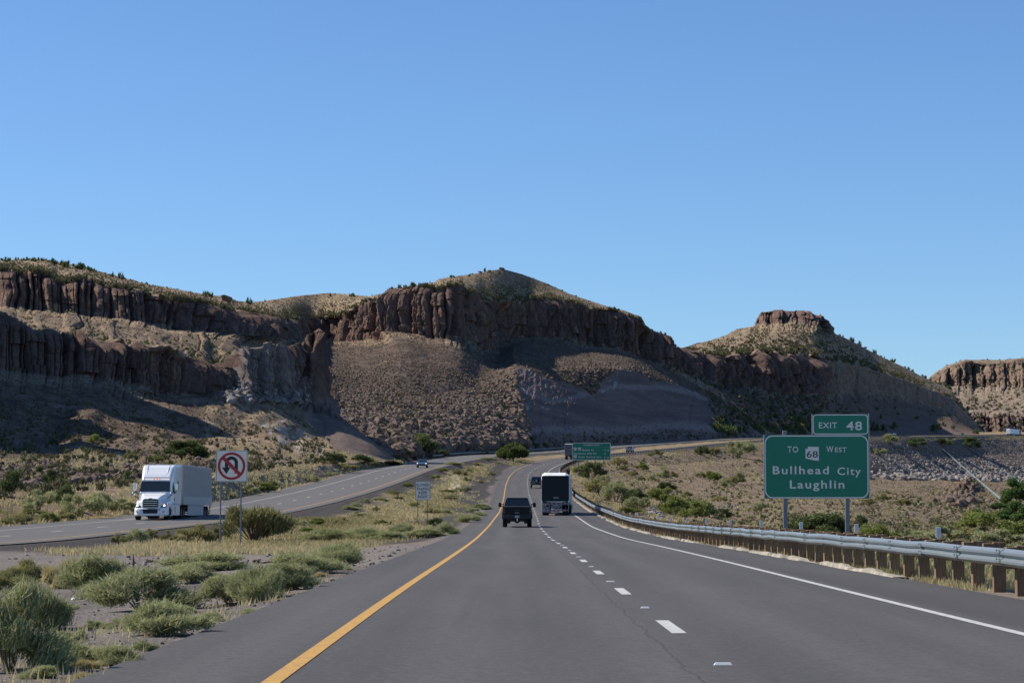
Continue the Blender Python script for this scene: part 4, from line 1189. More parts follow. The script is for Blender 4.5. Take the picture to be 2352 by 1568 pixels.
gl = empty('guardrail', tuple(road_pt(600.0, 10.7, 'L')), 0, 'short dark guardrail on the far side of the opposite carriageway', 'guardrail')
b = beam('L', 10.7, 560, 830, 'rail', M_STEEL, None); keep_world(b, gl)
_p2 = MB().box((-0.2, 0, 0.15), (0.25, 0.2, 1.25)).build('post', M_WOOD)
for i, y in enumerate(np.arange(560, 825, 2.9)):
    o = _p2 if i == 0 else _p2.copy()
    if i: sc.collection.objects.link(o)
    o.location = tuple(road_pt(y, 10.75, 'L')); o.rotation_euler = (0, 0, heading(y, 'L')); keep_world(o, gl)

# broken asphalt kerb along the guardrail
def kerb():
    ys = np.arange(48.5, 330, 0.4)
    w = 0.16 + 0.06 * vnoise(ys * 0.7, 0, 0, 4); h = 0.075 + 0.04 * vnoise(ys * 0.9, 3, 0, 5)
    gap = (vnoise(ys * 0.16, 7, 0, 6) + 0.35 * vnoise(ys * 0.9, 2, 0, 8) < -0.42) & (ys > 60)
    h = np.where(gap, -0.03, h) * np.clip((ys - 48.3) / 1.2, 0.2, 1)
    u0 = 9.36 + 0.05 * vnoise(ys * 0.5, 9, 0, 7)
    V = np.stack([road_pt(ys, u0 - 0.03, 'R', 0) - np.array([0, 0, .06]), road_pt(ys, u0 + 0.02, 'R', 0) + np.stack([0 * h, 0 * h, h * 0.85], 1), road_pt(ys, u0 + w * 0.6, 'R', 0) + np.stack([0 * h, 0 * h, h], 1), road_pt(ys, u0 + w + 0.1, 'R', 0) + np.stack([0 * h, 0 * h, h * 0.7], 1), road_pt(ys, u0 + w + 0.2, 'R', -0.1)], 1)
    o = mesh_np('kerb', V.reshape(-1, 3), grid_faces(len(ys), 5), paint('pale_kerb', (0.34, 0.305, 0.245), 0.95, dirt=0.5, spec=0.1))
    tag(o, 'broken pale kerb along the foot of the right guardrail', 'kerb', kind='structure')
kerb()

# drain pipes on the far embankment
M_PIPE = paint('drain_pipe_steel', (0.15, 0.19, 0.20), 0.8, 0.0)
def pipe(pts, r, label):
    P = []
    for x, y in pts: P.append(sheet_hit('H', x, y) + np.array([0, 0, r * 0.9]))
    P = [sheet_hit('H', pts[0][0] * (1 - f) + pts[-1][0] * f, pts[0][1] * (1 - f) + pts[-1][1] * f) + np.array([0, 0, r * 1.1]) for f in np.linspace(0, 1, 14)]
    P = [(P[max(i - 1, 0)] + P[i] + P[min(i + 1, 13)]) / 3 for i in range(14)]
    # ride above the stones between the ends
    Q = []
    for p in P:
        x, y = PX(p); g = sheet_hit('H', float(x), float(y)); q = p.copy(); Q.append(q)
    e = empty('drain_pipe', Q[-1], 0, label, 'pipe')
    o = MB().tube(Q, r, 12).build('pipe_run', M_PIPE, smooth=True); keep_world(o, e)
    b = MB()
    for k in (0, 4, 9, 13):
        d = (Q[min(k + 1, 13)] - Q[max(k - 1, 0)]); d /= np.linalg.norm(d)
        b.tube([Q[k] - d * 0.12, Q[k] + d * 0.12], r * 1.12, 12)
    o = b.build('joint_collar', M_PIPE); keep_world(o, e)
pipe([(2160, 1030), (2312, 1160)], 0.52, 'upper end shadowed blue grey drain pipe running down to the tree')
pipe([(2206, 1018), (2362, 1120)], 0.40, 'thin pale drain pipe on the bank, right of the thicker one')

# red marker stakes beyond the opposite carriageway
M_STAKE = paint('red_stake', (0.42, 0.09, 0.045), 0.6)
def ground_px(x, y, where):
    return hit(x, y) if where == 'G' else sheet_hit(where, x, y)
for (x, yb, yt), lb in zip([(566, 1143, 1117), (590.5, 1141, 1114), (626.5, 1136, 1109.5)], ['leftmost red marker stake in the greenery beyond the far road', 'red marker stake in the middle of three beyond the far road', 'red marker stake nearest the bend, right of the other two']):
    P = ground_px(x, yb, 'L'); s = P[1] / F
    e = empty('marker_stake', P, 0, lb, 'stake', None)
    h = (yb - yt) * s
    MB().box((0, 0, h / 2 - 0.1), (0.075, 0.03, h + 0.2)).build('stake', M_STAKE, e, bevel=0.006, seg=1)
    MB().box((0, -0.02, h * 0.90), (0.06, 0.006, h * 0.12)).build('reflector', paint('amber_reflector', (0.75, 0.25, 0.1), 0.4), e)

# low wire fence behind the lorry
def wire_fence():
    pts = [sheet_hit('L', x, y) for x, y in ((398, 1133), (418, 1128), (436, 1124.5), (452, 1120), (468, 1117), (484, 1113.5), (503, 1110))]
    e = empty('wire_fence', pts[0], 0, 'thin wire fence on steel stakes on the slope behind the lorry', 'fence')
    pm = paint('fence_stake', (0.07, 0.06, 0.055), 0.8)
    for p in pts:
        o = MB().box((p[0], p[1], p[2] + 0.55), (0.06, 0.06, 1.3)).build('fence_post', pm); keep_world(o, e)
    for h in (0.35, 0.7, 1.05):
        o = MB().tube([tuple(p + np.array([0, 0, h])) for p in pts], 0.008, 5).build('wire', pm); keep_world(o, e)
wire_fence()

# ------------------------------------------------------------------ signs
M_GREEN = paint('sign_green', (0.004, 0.20, 0.115), 0.45, dirt=0.06)
M_SW = paint('sign_white', (0.84, 0.79, 0.69), 0.5, dirt=0.06)
M_SWD = paint('sign_white_old', (0.84, 0.78, 0.68), 0.55, dirt=0.08)
M_BLK = paint('sign_black', (0.012, 0.014, 0.018), 0.5)
M_RED = paint('sign_red', (0.42, 0.022, 0.03), 0.45)
M_ALU = paint('sign_back', (0.42, 0.44, 0.45), 0.5, 0.4)

def text_mesh(name, s, mat, parent, x0, x1, zb, cap, y, bold=0.0, space=1.0, label=None):
    cu = bpy.data.curves.new(name, 'FONT'); cu.body = s; cu.size = 1.0; cu.offset = bold; cu.space_character = space
    cu.resolution_u = 3; cu.extrude = 0.0
    ob = bpy.data.objects.new(name, cu); sc.collection.objects.link(ob)
    dg = bpy.context.evaluated_depsgraph_get(); dg.update()
    me = bpy.data.meshes.new_from_object(ob.evaluated_get(dg))
    bpy.data.objects.remove(ob)
    V = np.array([v.co[:] for v in me.vertices])
    kx = (x1 - x0) / (V[:, 0].max() - V[:, 0].min())
    kz = cap / 0.729
    a = V[:, 0].min()
    for v in me.vertices:
        q = v.co.copy(); v.co = (x0 + (q.x - a) * kx, y, zb + q.y * kz)
    me.materials.clear(); me.materials.append(mat); me.name = name
    o = bpy.data.objects.new(name, me); sc.collection.objects.link(o); o.parent = parent
    o['label'] = label or ('lettering reading ' + s)
    return o

def plate(w, h, r, cx, cz, y, th):
    """rounded plate facing -y"""
    return MB().prism([(p[0] + cx, p[1] + cz) for p in rect2(w, h, r, 5)], 1, y, y + th)
def ring_plate(w, h, r, bw, cx, cz, y):
    o = rect2(w, h, r, 6); i = rect2(w - 2 * bw, h - 2 * bw, max(r - bw, 0.01), 6)
    n = len(o); b = MB()
    b.add([(p[0] + cx, y, p[1] + cz) for p in o] + [(p[0] + cx, y, p[1] + cz) for p in i], [(k, (k + 1) % n, n + (k + 1) % n, n + k) for k in range(n)])
    return b

# exit sign -------------------------------------------------------------
def exit_sign():
    Y = 112.0; s = Y / F
    base = U(1877, 1238, Y); base[2] = float(Gz(base[0], Y))
    e = empty('exit_sign', base, math.radians(-1.2), 'big green exit sign beside the near guardrail with a number tab on top', 'road sign')
    X = lambda px: (px - 1877) * s
    c, sp = math.cos(PITCH), math.sin(PITCH)
    Zp = lambda py: float(U(1877, py, Y)[2] - base[2])
    cq = lambda k: 1720.4 + k * 0.29297
    rq = lambda k: 918.7 + k * 0.29297
    x0, x1, zt, zb = X(1757.5), X(1996.5), Zp(998.5), Zp(1144.5)
    w, h = x1 - x0, zt - zb; cx, cz = (x0 + x1) / 2, (zt + zb) / 2
    pn = MB().box((cx, 0.02, cz), (w, 0.03, h)).build('main_panel', M_GREEN, e)
    ring_plate(w - 0.03, h - 0.03, 0.36, 0.055, cx, cz, -0.001).build('border', M_SW, pn)
    MB().box((x0 - 0.012, 0.0, cz), (0.045, 0.07, h + 0.02)).box((x1 + 0.012, 0, cz + 0.5), (0.045, 0.07, h + 0.96)).build('edge_trim', M_ALU, pn)
    tx0, tx1, tz0, tz1 = X(1868.5), X(1996.5), zt + 0.015, Zp(951)
    tb = MB().box(((tx0 + tx1) / 2, 0.02, (tz0 + tz1) / 2), (tx1 - tx0, 0.03, tz1 - tz0)).build('exit_tab', M_GREEN, e)
    ring_plate(tx1 - tx0 - 0.03, tz1 - tz0 - 0.01, 0.16, 0.045, (tx0 + tx1) / 2, (tz0 + tz1) / 2, -0.001).build('border', M_SW, tb)
    MB().box((tx0 - 0.01, 0, (tz0 + tz1) / 2), (0.045, 0.07, tz1 - tz0)).build('edge_trim', M_ALU, tb)
    def T(st, a, b_, yb, yt, par, bold=0.012, sp_=1.12):
        text_mesh('lettering', st, M_SW, par, X(cq(a)), X(cq(b_)), Zp(rq(yb)), (rq(yb) - rq(yt)) * s, -0.004, bold, sp_)
    T('EXIT', 555, 698, 219, 172, tb); T('48', 770, 893, 234, 164, tb, 0.016)
    T('TO', 308, 393, 408, 360, pn); T('W', 612, 668, 406, 358, pn); T('EST', 680, 770, 406, 368, pn, 0.014)
    T('Bullhead', 192, 630, 578, 514, pn, 0.014, 1.2); T('City', 697, 880, 584, 524, pn, 0.014, 1.2); T('Laughlin', 325, 750, 690, 624, pn, 0.014, 1.2)
    # state route shield: outline of the state
    A = [(468, 364), (553, 366), (553, 475), (510, 470), (449, 456), (449, 380), (456, 379), (457, 383), (467, 381)]
    MB().prism([(X(cq(a)), Zp(rq(b_))) for a, b_ in A], 1, -0.006, 0.0).build('route_shield', M_SW, pn)
    text_mesh('lettering', '68', M_BLK, pn, X(cq(458)), X(cq(545)), Zp(rq(448)), 52 * .29297 * s, -0.010, 0.004, 1.0)
    for px in (1805, 1947):
        MB().box((X(px), 0.10, (zt + 0.2) / 2 - 0.6), (0.20, 0.12, zt + 0.2 + 1.2)).build('sign_post', M_GALV, e, bevel=0.012, seg=1)
exit_sign()

def kingman_sign():
    Y = 480.0; s = Y / F
    P = sheet_hit('H', 1358, 1091); base = U(1358, 1091, Y)
    e = empty('distance_sign', base, math.radians(1.5), 'wide green distance sign on four posts past the black trailer', 'road sign')
    X = lambda px: (px - 1358) * s
    Zp = lambda py: float(U(1358, py, Y)[2] - base[2])
    k = 0.10204 * 0.5742
    cq = lambda v: 2240 * .5742 + v * k * 1.0
    rq = lambda v: 1750 * .5742 + v * k * 1.0
    x0, x1, zt, zb = X(cq(485)), X(cq(1995)), Zp(rq(200)), Zp(rq(875))
    w, h = x1 - x0, zt - zb; cx, cz = (x0 + x1) / 2, (zt + zb) / 2
    pn = MB().box((cx, 0.02, cz), (w, 0.04, h)).build('main_panel', M_GREEN, e)
    ring_plate(w - 0.02, h - 0.02, 0.30, 0.085, cx, cz, -0.004).build('border', M_SW, pn)
    MB().box((cx, -0.003, Zp(rq(370))), (w - 0.2, 0.004, 0.07)).build('divider_line', paint('sign_line', (0.05, 0.30, 0.2), 0.5), pn)
    def T(st, a, b_, yb, yt, bold=0.01, sp_=1.15, m=M_SW, yy=-0.008):
        text_mesh('lettering', st, m, pn, X(cq(a)), X(cq(b_)), Zp(rq(yb)), (yb - yt) * k * s, yy, bold, sp_)
    T('KINGMAN EXITS', 938, 1545, 312, 255)
    T('Beale St', 885, 1330, 510, 440); T('1', 1762, 1785, 516, 455); T('1/4', 1855, 1935, 520, 460)
    T('Stockton Hill Rd', 540, 1420, 650, 580); T('4', 1735, 1785, 662, 590)
    T('Andy Devine Ave', 715, 1615, 785, 715); T('5', 1738, 1778, 798, 730); T('1/2', 1842, 1930, 800, 738)
    def shield(a0, a1, b0, b1, tx):
        q = [(.5, 0), (.75, .06), (1, .0), (1.0, .35), (.97, .75), (.75, .95), (.5, 1), (.25, .95), (.03, .75), (0, .35), (0, 0), (.25, .06)]
        MB().prism([(X(cq(a0 + (a1 - a0) * u)), Zp(rq(b0 + (b1 - b0) * v))) for u, v in q], 1, -0.010, -0.004).build('route_shield', M_SW, pn)
        if tx: text_mesh('lettering', tx, M_BLK, pn, X(cq(a0 + 16)), X(cq(a1 - 16)), Zp(rq(b1 - 32)), 60 * k * s, -0.016, 0.004, 1.0)
    shield(545, 655, 385, 500, '93'); shield(712, 828, 385, 500, '68'); shield(535, 655, 680, 805, '66')
    for px, yb in ((725, 1390), (1072, 1340), (1375, 1290), (1705, 1560)):
        b0 = min(Zp(rq(yb)), 0) - 2.0
        MB().box((X(cq(px)), 0.12, (zt + b0) / 2), (0.16, 0.14, zt - b0)).build('sign_post', M_GALV, e, bevel=0.01, seg=1)
kingman_sign()

def uturn_sign():
    P = hit(528, 1251); Y = float(P[1]); s = Y / F
    e = empty('no_u_turn_sign', P, math.radians(2), 'square white no u-turn sign standing behind a large bush', 'road sign')
    X = lambda px: (px - 528) * s
    Zp = lambda py: float(U(528, py, Y)[2] - P[2])
    k = 0.26778 * 0.5742
    cq = lambda v: 840 * .5742 + v * k
    rq = lambda v: 1780 * .5742 + v * k
    x0, x1, zt, zb = X(cq(80)), X(cq(550)), Zp(rq(74)), Zp(rq(547))
    w, h = x1 - x0, zt - zb; cx, cz = (x0 + x1) / 2, (zt + zb) / 2
    pn = plate(w, h, 0.055, cx, cz, 0.0, 0.008).build('sign_panel', M_SW, e)
    ring_plate(w - 0.035, h - 0.035, 0.045, 0.020, cx, cz, -0.003).build('border', M_BLK, pn)
    r1, r2 = 205 * k * s, 168 * k * s; ox, oz = X(cq(312)), Zp(rq(311))
    b = MB(); n = 48
    b.add([(ox + r * math.cos(2 * math.pi * i / n), -0.009, oz + r * math.sin(2 * math.pi * i / n)) for r in (r1, r2) for i in range(n)], [(i, (i + 1) % n, n + (i + 1) % n, n + i) for i in range(n)])
    d = Vector((1, 0, -1)).normalized(); q = Vector((1, 0, 1)).normalized(); hw = 26 * k * s; L = r2 * 1.05
    c0 = Vector((ox, -0.0095, oz))
    b.add([c0 - d * L - q * hw, c0 + d * L - q * hw, c0 + d * L + q * hw, c0 - d * L + q * hw], [(0, 1, 2, 3)])
    b.build('prohibition_ring', M_RED, pn)
    # bent arrow: right leg up, over, down to an arrow head on the left
    g = MB(); mx, my, ro, ri = 311, 262, 97, 48
    arc_o = [(mx + ro * math.cos(a), my - ro * math.sin(a)) for a in np.linspace(0, math.pi, 20)]
    arc_i = [(mx + ri * math.cos(a), my - ri * math.sin(a)) for a in np.linspace(0, math.pi, 20)]
    O = [(mx + ro, 395), (mx + ro, my)] + arc_o[1:] + [(mx - ro, 330)]
    I = [(mx + ri, 428), (mx + ri, my)] + arc_i[1:] + [(mx - ri, 330)]
    V = [(X(cq(a)), -0.006, Zp(rq(c))) for a, c in O + I]; m = len(O)
    g.add(V, [(i, i + 1, m + i + 1, m + i) for i in range(m - 1)])
    g.add([(X(cq(a)), -0.006, Zp(rq(c))) for a, c in ((168, 325), (mx - ro, 332), (mx - ri, 330), (300, 322), (236, 432))], [(0, 1, 2, 3, 4)])
    g.build('u_turn_arrow', M_BLK, pn)
    for px in (cq(158), cq(455)):
        MB().box((X(px) - (0.02 if px < 530 else 0), 0.035, (zb + 0.25) / 2 - 0.2), (0.075, 0.05, zb + 0.25 + 0.4)).build('sign_post', M_GALV, e, bevel=0.008, seg=1)
    bl = MB()
    for a, c in ((165, 132), (462, 128), (158, 490), (456, 487)): bl.cyl((X(cq(a)), -0.006, Zp(rq(c))), 0.012, 0.008, 1, 8)
    bl.build('bolt', M_ALU, pn)
uturn_sign()

def slower_sign():
    P = hit(970, 1203); Y = float(P[1]); s = Y / F
    e = empty('slow_traffic_sign', P, math.radians(1), 'upright white sign with black words in the dry grass of the median', 'road sign')
    X = lambda px: (px - 970) * s
    Zp = lambda py: float(U(970, py, Y)[2] - P[2])
    cq = lambda v: 516.8 + v * .26855
    rq = lambda v: 976.1 + v * .26855
    x0, x1, zt, zb = X(cq(1627)), X(cq(1755)), Zp(rq(478)), Zp(rq(641))
    w, h = x1 - x0, zt - zb; cx, cz = (x0 + x1) / 2, (zt + zb) / 2
    pn = plate(w, h, 0.05, cx, cz, 0.0, 0.008).build('sign_panel', M_SWD, e)
    ring_plate(w - 0.03, h - 0.03, 0.045, 0.028, cx, cz, -0.003).build('border', M_BLK, pn)
    for st, a, b_, yb in (('SLOWER', 1637, 1745, 521), ('TRAFFIC', 1637, 1747, 556), ('KEEP', 1656, 1729, 588), ('RIGHT', 1650, 1733, 622)):
        text_mesh('lettering', st, M_BLK, pn, X(cq(a)), X(cq(b_)), Zp(rq(yb)), 25.5 * .26855 * s, -0.006, 0.014, 1.05)
    for px in (cq(1649), cq(1730)):
        MB().box((X(px), 0.03, (zb + 0.3) / 2 - 0.2), (0.06, 0.05, zb + 0.3 + 0.4)).build('sign_post', M_GALV, e)
slower_sign()

def far_signs():
    Y = 1520.0; s = Y / F
    base = U(2211, 1003, Y)
    e = empty('distant_sign', base, 0, 'tiny bright green sign far along the bend under the butte', 'road sign')
    MB().box((0, 0, 1.9), (8.0 * s, 0.06, 5.0 * s)).build('sign_panel', paint('far_sign_green', (0.02, 0.36, 0.22), 0.4), e)
    ring_plate(8.0 * s - .06, 5.0 * s - .06, 0.1, 0.08, 0, 1.9, -0.035).build('border', M_SW, e)
    for dx in (-0.7, 0.7): MB().box((dx, 0.08, 0.2), (0.1, 0.08, 3.4)).build('sign_post', M_GALV, e)
    Y = 1980.0; s = Y / F; base = U(2314, 1001, Y)
    e = empty('distant_sign', base, 0, 'pale grey sign back on two dark posts behind the red tractor lorry', 'road sign')
    h = 19 * s
    MB().box((0, 0, h - 2.4), (19 * s, 0.08, 4.4)).build('sign_panel', paint('far_sign_back', (0.34, 0.36, 0.36), 0.6), e)
    for dx in (-2.0, 2.6): MB().box((dx, -0.12, h / 2 - 1), (0.35, 0.12, h + 2)).build('sign_post', paint('far_post', (0.09, 0.09, 0.1), 0.7), e)
far_signs()
# ------------------------------------------------------------------ placed bushes
fg = lambda x, y: (x * 0.3906, 1223.6 + y * 0.3906)           # foreground crop
md = lambda x, y: (516.8 + x * 0.26855, 976.1 + y * 0.26855)  # median crop
lf = lambda x, y: (x * 0.26855, 976.1 + y * 0.26855)          # left crop
bk = lambda x, y: (1320.7 + x * 0.1953, 976.1 + y * 0.1953)   # bank crop
sg = lambda x, y: (1720.4 + x * 0.29297, 918.7 + y * 0.29297) # sign crop
def put(fn, kc, rows, where='G', group=None, shared=None):
    for r in rows:
        kind, x, y, w, h = r[:5]
        px, py = fn(x, y)
        bush_px(kind, px, py, w * kc, h * kc, r[5] if len(r) > 5 else shared, group if len(r) <= 5 else None, where)

put(fg, 0.3906, [
 ('thistle', 60, 815, 430, 600, 'largest tumbleweed bush, cut off by the lower left corner of the picture'),
 ('thistle', 330, 760, 260, 210, 'low tumbleweed bush between the corner bush and the asphalt edge'),
 ('thistle', 220, 560, 280, 290, 'tumbleweed bush right behind the big corner bush, beside white litter'),
 ('thistle', 560, 385, 360, 290, 'wide dark tumbleweed bush in front of the dead brown stalk'),
 ('thistle', 830, 452, 430, 280, 'broad rounded tumbleweed bush in the centre of the foreground clump'),
 ('thistle', 960, 600, 340, 235, 'tumbleweed bush touching the asphalt edge, nearest but one to the yellow line'),
 ('thistle', 660, 770, 250, 150, 'small ragged tumbleweed at the asphalt edge below the central clump'),
 ('thistle', 1140, 288, 250, 140, 'dome shaped grey tumbleweed on bare gravel with dark shade below it'),
 ('thistle', 1190, 215, 350, 120, 'long grey green tumbleweed row behind the dome shaped one'),
 ('thistle', 1350, 425, 250, 230, 'bright green upright tumbleweed at the left of the roadside row'),
 ('thistle', 1540, 395, 270, 230, 'grey green tumbleweed in the middle of the roadside row'),
 ('thistle', 1710, 335, 260, 190, 'tumbleweed with its shade falling on the asphalt edge'),
 ('thistle', 1780, 245, 280, 150, 'pale tumbleweed behind the roadside row, left of the far end bush'),
 ('thistle', 1965, 190, 240, 150, 'roundest tumbleweed at the far end of the foreground row'),
 ('thistle_yellow', 120, 310, 220, 180, 'yellow green bush near the left picture edge beyond the corner bushes'),
 ('thistle_yellow', 20, 330, 180, 140, 'yellowish bush cut off by the left picture edge'),
 ('tuft', 330, 320, 260, 150, 'dry straw grass between the yellow bush and the dark tumbleweed'),
 ('tuft', 450, 270, 200, 150, 'tall straw coloured grass tuft left of the dark tumbleweed'),
 ('tuft', 1010, 290, 110, 70, 'small dry grass tuft between the central bush and the dome bush'),
 ('tuft', 480, 800, 200, 90, 'thin pale weeds at the asphalt edge in the lower left'),
])
put(md, 0.26855, [
 ('brush', 250, 1003, 500, 310, 'largest olive brown bush hiding the legs of the no u-turn sign'),
 ('thistle', 900, 990, 380, 120, 'low grey green bush row at the gravel edge right of the big olive bush'),
 ('thistle', 1215, 985, 270, 130, 'dark rounded tumbleweed before the dry grass of the median'),
 ('thistle', 1530, 930, 170, 100, 'tumbleweed just left of the slow traffic sign legs'),
 ('thistle', 1400, 985, 220, 95, 'grey green weeds at the gravel edge below the slow traffic sign'),
 ('green', 1810, 862, 125, 72, 'dark round bush right of the slow traffic sign legs'),
 ('thistle', 1865, 935, 175, 120, 'bush at the asphalt edge below the dark round one'),
 ('thistle', 1720, 965, 300, 95, 'wide pale weed patch between gravel and asphalt edge'),
 ('thistle', 2085, 832, 160, 85, 'tumbleweed at the road edge left of the black pickup'),
 ('thistle', 2110, 740, 90, 48, 'small tumbleweed on dark gravel, farthest left of the roadside trio'),
 ('thistle', 2205, 722, 115, 62, 'small tumbleweed nearest the black pickup'),
 ('thistle', 2170, 777, 85, 48, 'small low tumbleweed in the middle of the roadside trio'),
 ('grey', 2060, 575, 100, 60, 'grey green bush below the pale sand patch'),
 ('olive', 2060, 480, 90, 40, 'brown bush right of the pale sand patch'),
 ('olive', 1995, 430, 120, 60, 'brown dead brush above the pale sand patch'),
 ('lime', 790, 865, 110, 75, 'yellow green bush in the grass right of the big olive bush'),
 ('grey', 620, 860, 210, 60, 'pale low bush touching the right side of the big olive bush'),
 ('olive', 1440, 600, 80, 50, 'small yellow bush at the edge of the dark gravel strip'),
 ('olive', 1770, 765, 120, 60, 'dead brown stalks right behind the slow traffic sign'),
])
GM = 'weeds and small bushes in the dry median grass'
put(md, 0.26855, [(random.Random(i).choice(['grey', 'olive', 'thistle', 'lime']), x, y, w, h) for i, (x, y, w, h) in enumerate(
 [(700, 930, 120, 60), (1000, 830, 110, 45), (1150, 780, 120, 50), (1290, 735, 60, 50), (960, 850, 90, 45), (1060, 720, 110, 40), (1200, 660, 90, 40), (1330, 650, 100, 45), (1480, 640, 90, 35), (1560, 530, 90, 35), (1690, 520, 110, 40), (1800, 460, 80, 35), (1850, 400, 100, 35),
  (1960, 340, 110, 30), (2080, 400, 90, 35), (2160, 350, 100, 30), (2250, 300, 120, 28), (1620, 700, 80, 40), (1400, 860, 80, 40), (1880, 760, 90, 45), (1930, 640, 100, 50), (1900, 580, 150, 35), (2190, 495, 50, 28), (1120, 690, 80, 35), (860, 930, 90, 45), (1330, 850, 90, 45), (1640, 850, 60, 40), (2280, 430, 60, 30), (1990, 560, 80, 30)])],
 group=GM, shared='small weed bush growing in the dry grass of the median')
put(lf, 0.26855, [('olive', 1015, 1015, 135, 95, 'leftmost weed clump at the gravel edge left of the no u-turn sign'), ('grey', 1180, 1010, 160, 130, 'weed clump with thin upright stems second from the left at the gravel edge'),
 ('olive', 1295, 985, 130, 105, 'darker weed clump midway to the no u-turn sign'), ('olive', 1430, 1003, 130, 110, 'straw yellow weed clump before the lorry wheels'), ('thistle_yellow', 1680, 1012, 240, 190, 'large yellow green weed clump just left of the sign legs'), ('olive', 1830, 1003, 150, 130, 'brownish weed clump around the left leg of the no u-turn sign'), ('tuft', 1560, 1005, 200, 90, 'pale grass between the weed clumps left of the sign')])
put(fg, 0.3906, [(random.Random(i + 50).choice(['thistle', 'grey', 'olive', 'tuft']), x, y, w, h) for i, (x, y, w, h) in enumerate(
 [(150, 690, 170, 120), (420, 640, 150, 90), (20, 520, 200, 140), (380, 470, 140, 90), (720, 560, 150, 90), (560, 560, 120, 70), (1080, 470, 120, 70), (1230, 520, 130, 80), (860, 690, 140, 80), (250, 430, 150, 90), (1450, 300, 130, 60), (1620, 240, 120, 50), (60, 420, 160, 100), (700, 270, 110, 60), (940, 330, 110, 60), (480, 860, 160, 80), (240, 850, 170, 110), (1480, 470, 110, 50), (1880, 260, 90, 45), (2020, 215, 90, 40)])],
 group='small weeds between the foreground tumbleweeds', shared='small weed growing between the foreground tumbleweeds')
# beyond the opposite carriageway
put(lf, 0.26855, [
 ('green', 90, 620, 190, 230, 'dark tall bush at the left picture edge above the far road'),
 ('green', 440, 540, 140, 160, 'dark bush on the slope, second from the left edge'),
 ('grey', 330, 730, 240, 180, 'grey green bush in the hollow left of the lorry'),
 ('green', 560, 700, 170, 190, 'dark bush behind the grey green row left of the lorry'),
 ('grey', 690, 790, 330, 210, 'broad grey green bush a little left of the lorry front'),
 ('grey', 860, 770, 230, 190, 'tall grey bush closest to the lorry on its left'),
 ('grey', 1040, 740, 240, 110, 'low green bush partly behind the lorry cab'),
 ('thistle_yellow', 180, 860, 220, 105, 'yellow green bush by the far road at the left picture edge'),
 ('lime', 400, 838, 160, 85, 'bright green bush at the far road edge left of the lorry'),
 ('thistle_yellow', 530, 812, 170, 90, 'yellowish bush by the far road, next to the broad grey one'),
 ('olive', 40, 875, 130, 60, 'dry brown weeds by the far road at the very left'),
 ('lime', 270, 770, 160, 60, 'lime green bush behind the yellow green ones at left'),
 ('lime', 825, 155, 110, 80, 'bright lime bush alone in the shaded slope above the lorry'),
 ('green', 1560, 290, 330, 160, 'dark broad bush in the shaded gully above the lorry trailer'),
 ('lime', 1660, 250, 150, 120, 'lime topped bush at the right of the dark gully bush'),
 ('lime', 1340, 312, 90, 55, 'small lime bush left of the dark gully bush'),
 ('olive', 1115, 300, 100, 95, 'dull bush at the shadow edge above the lorry cab'),
 ('green', 460, 175, 80, 60, 'small dark green bush high on the shaded slope at left'),
 ('grey', 2120, 640, 160, 110, 'green bush behind the leftmost red stake'), ('lime', 2260, 600, 200, 90, 'bright green bush between the red stakes'), ('green', 2330, 600, 110, 80, 'dark green bush by the rightmost red stake'),
 ('tuft', 1990, 640, 150, 60, 'pale grass left of the red stakes')], where='L')
put(md, 0.26855, [
 ('green', 935, 348, 210, 110, 'round green bush at the foot of the pale rock cut'),
 ('green', 1165, 335, 170, 85, 'second round bush at the foot of the pale rock cut, nearer the bend'),
 ('olive', 1240, 340, 120, 60, 'brown bush between the round bushes and the shaded gully'),
 ('grey', 900, 445, 130, 45, 'grey green weeds beside the far road below the round bushes'), ('grey', 720, 500, 170, 60, 'weeds on the verge of the far road, left of the round bushes'), ('olive', 1020, 385, 200, 60, 'straw brown weeds on the verge near the two round bushes'),
], where='L')
put(md, 0.26855, [
 ('green', 1510, 268, 140, 85, 'green bush at the mouth of the shaded gully'),
 ('green', 1700, 255, 240, 180, 'big dark green bush under the boulder scree by the bend'),
 ('green', 1830, 258, 140, 48, 'low dark bush right of the big dark green one'),
 ('green', 1440, 310, 110, 45, 'low dark bush at the roadside before the gully'),
], where='M')
bush_px('green', 1216, 1024, 22, 20, 'small green bush beyond the far road behind the median tree', None, 'M')
bush_px('olive', 1256, 1027, 16, 10, 'little brown bush beyond the far guardrail', None, 'M')

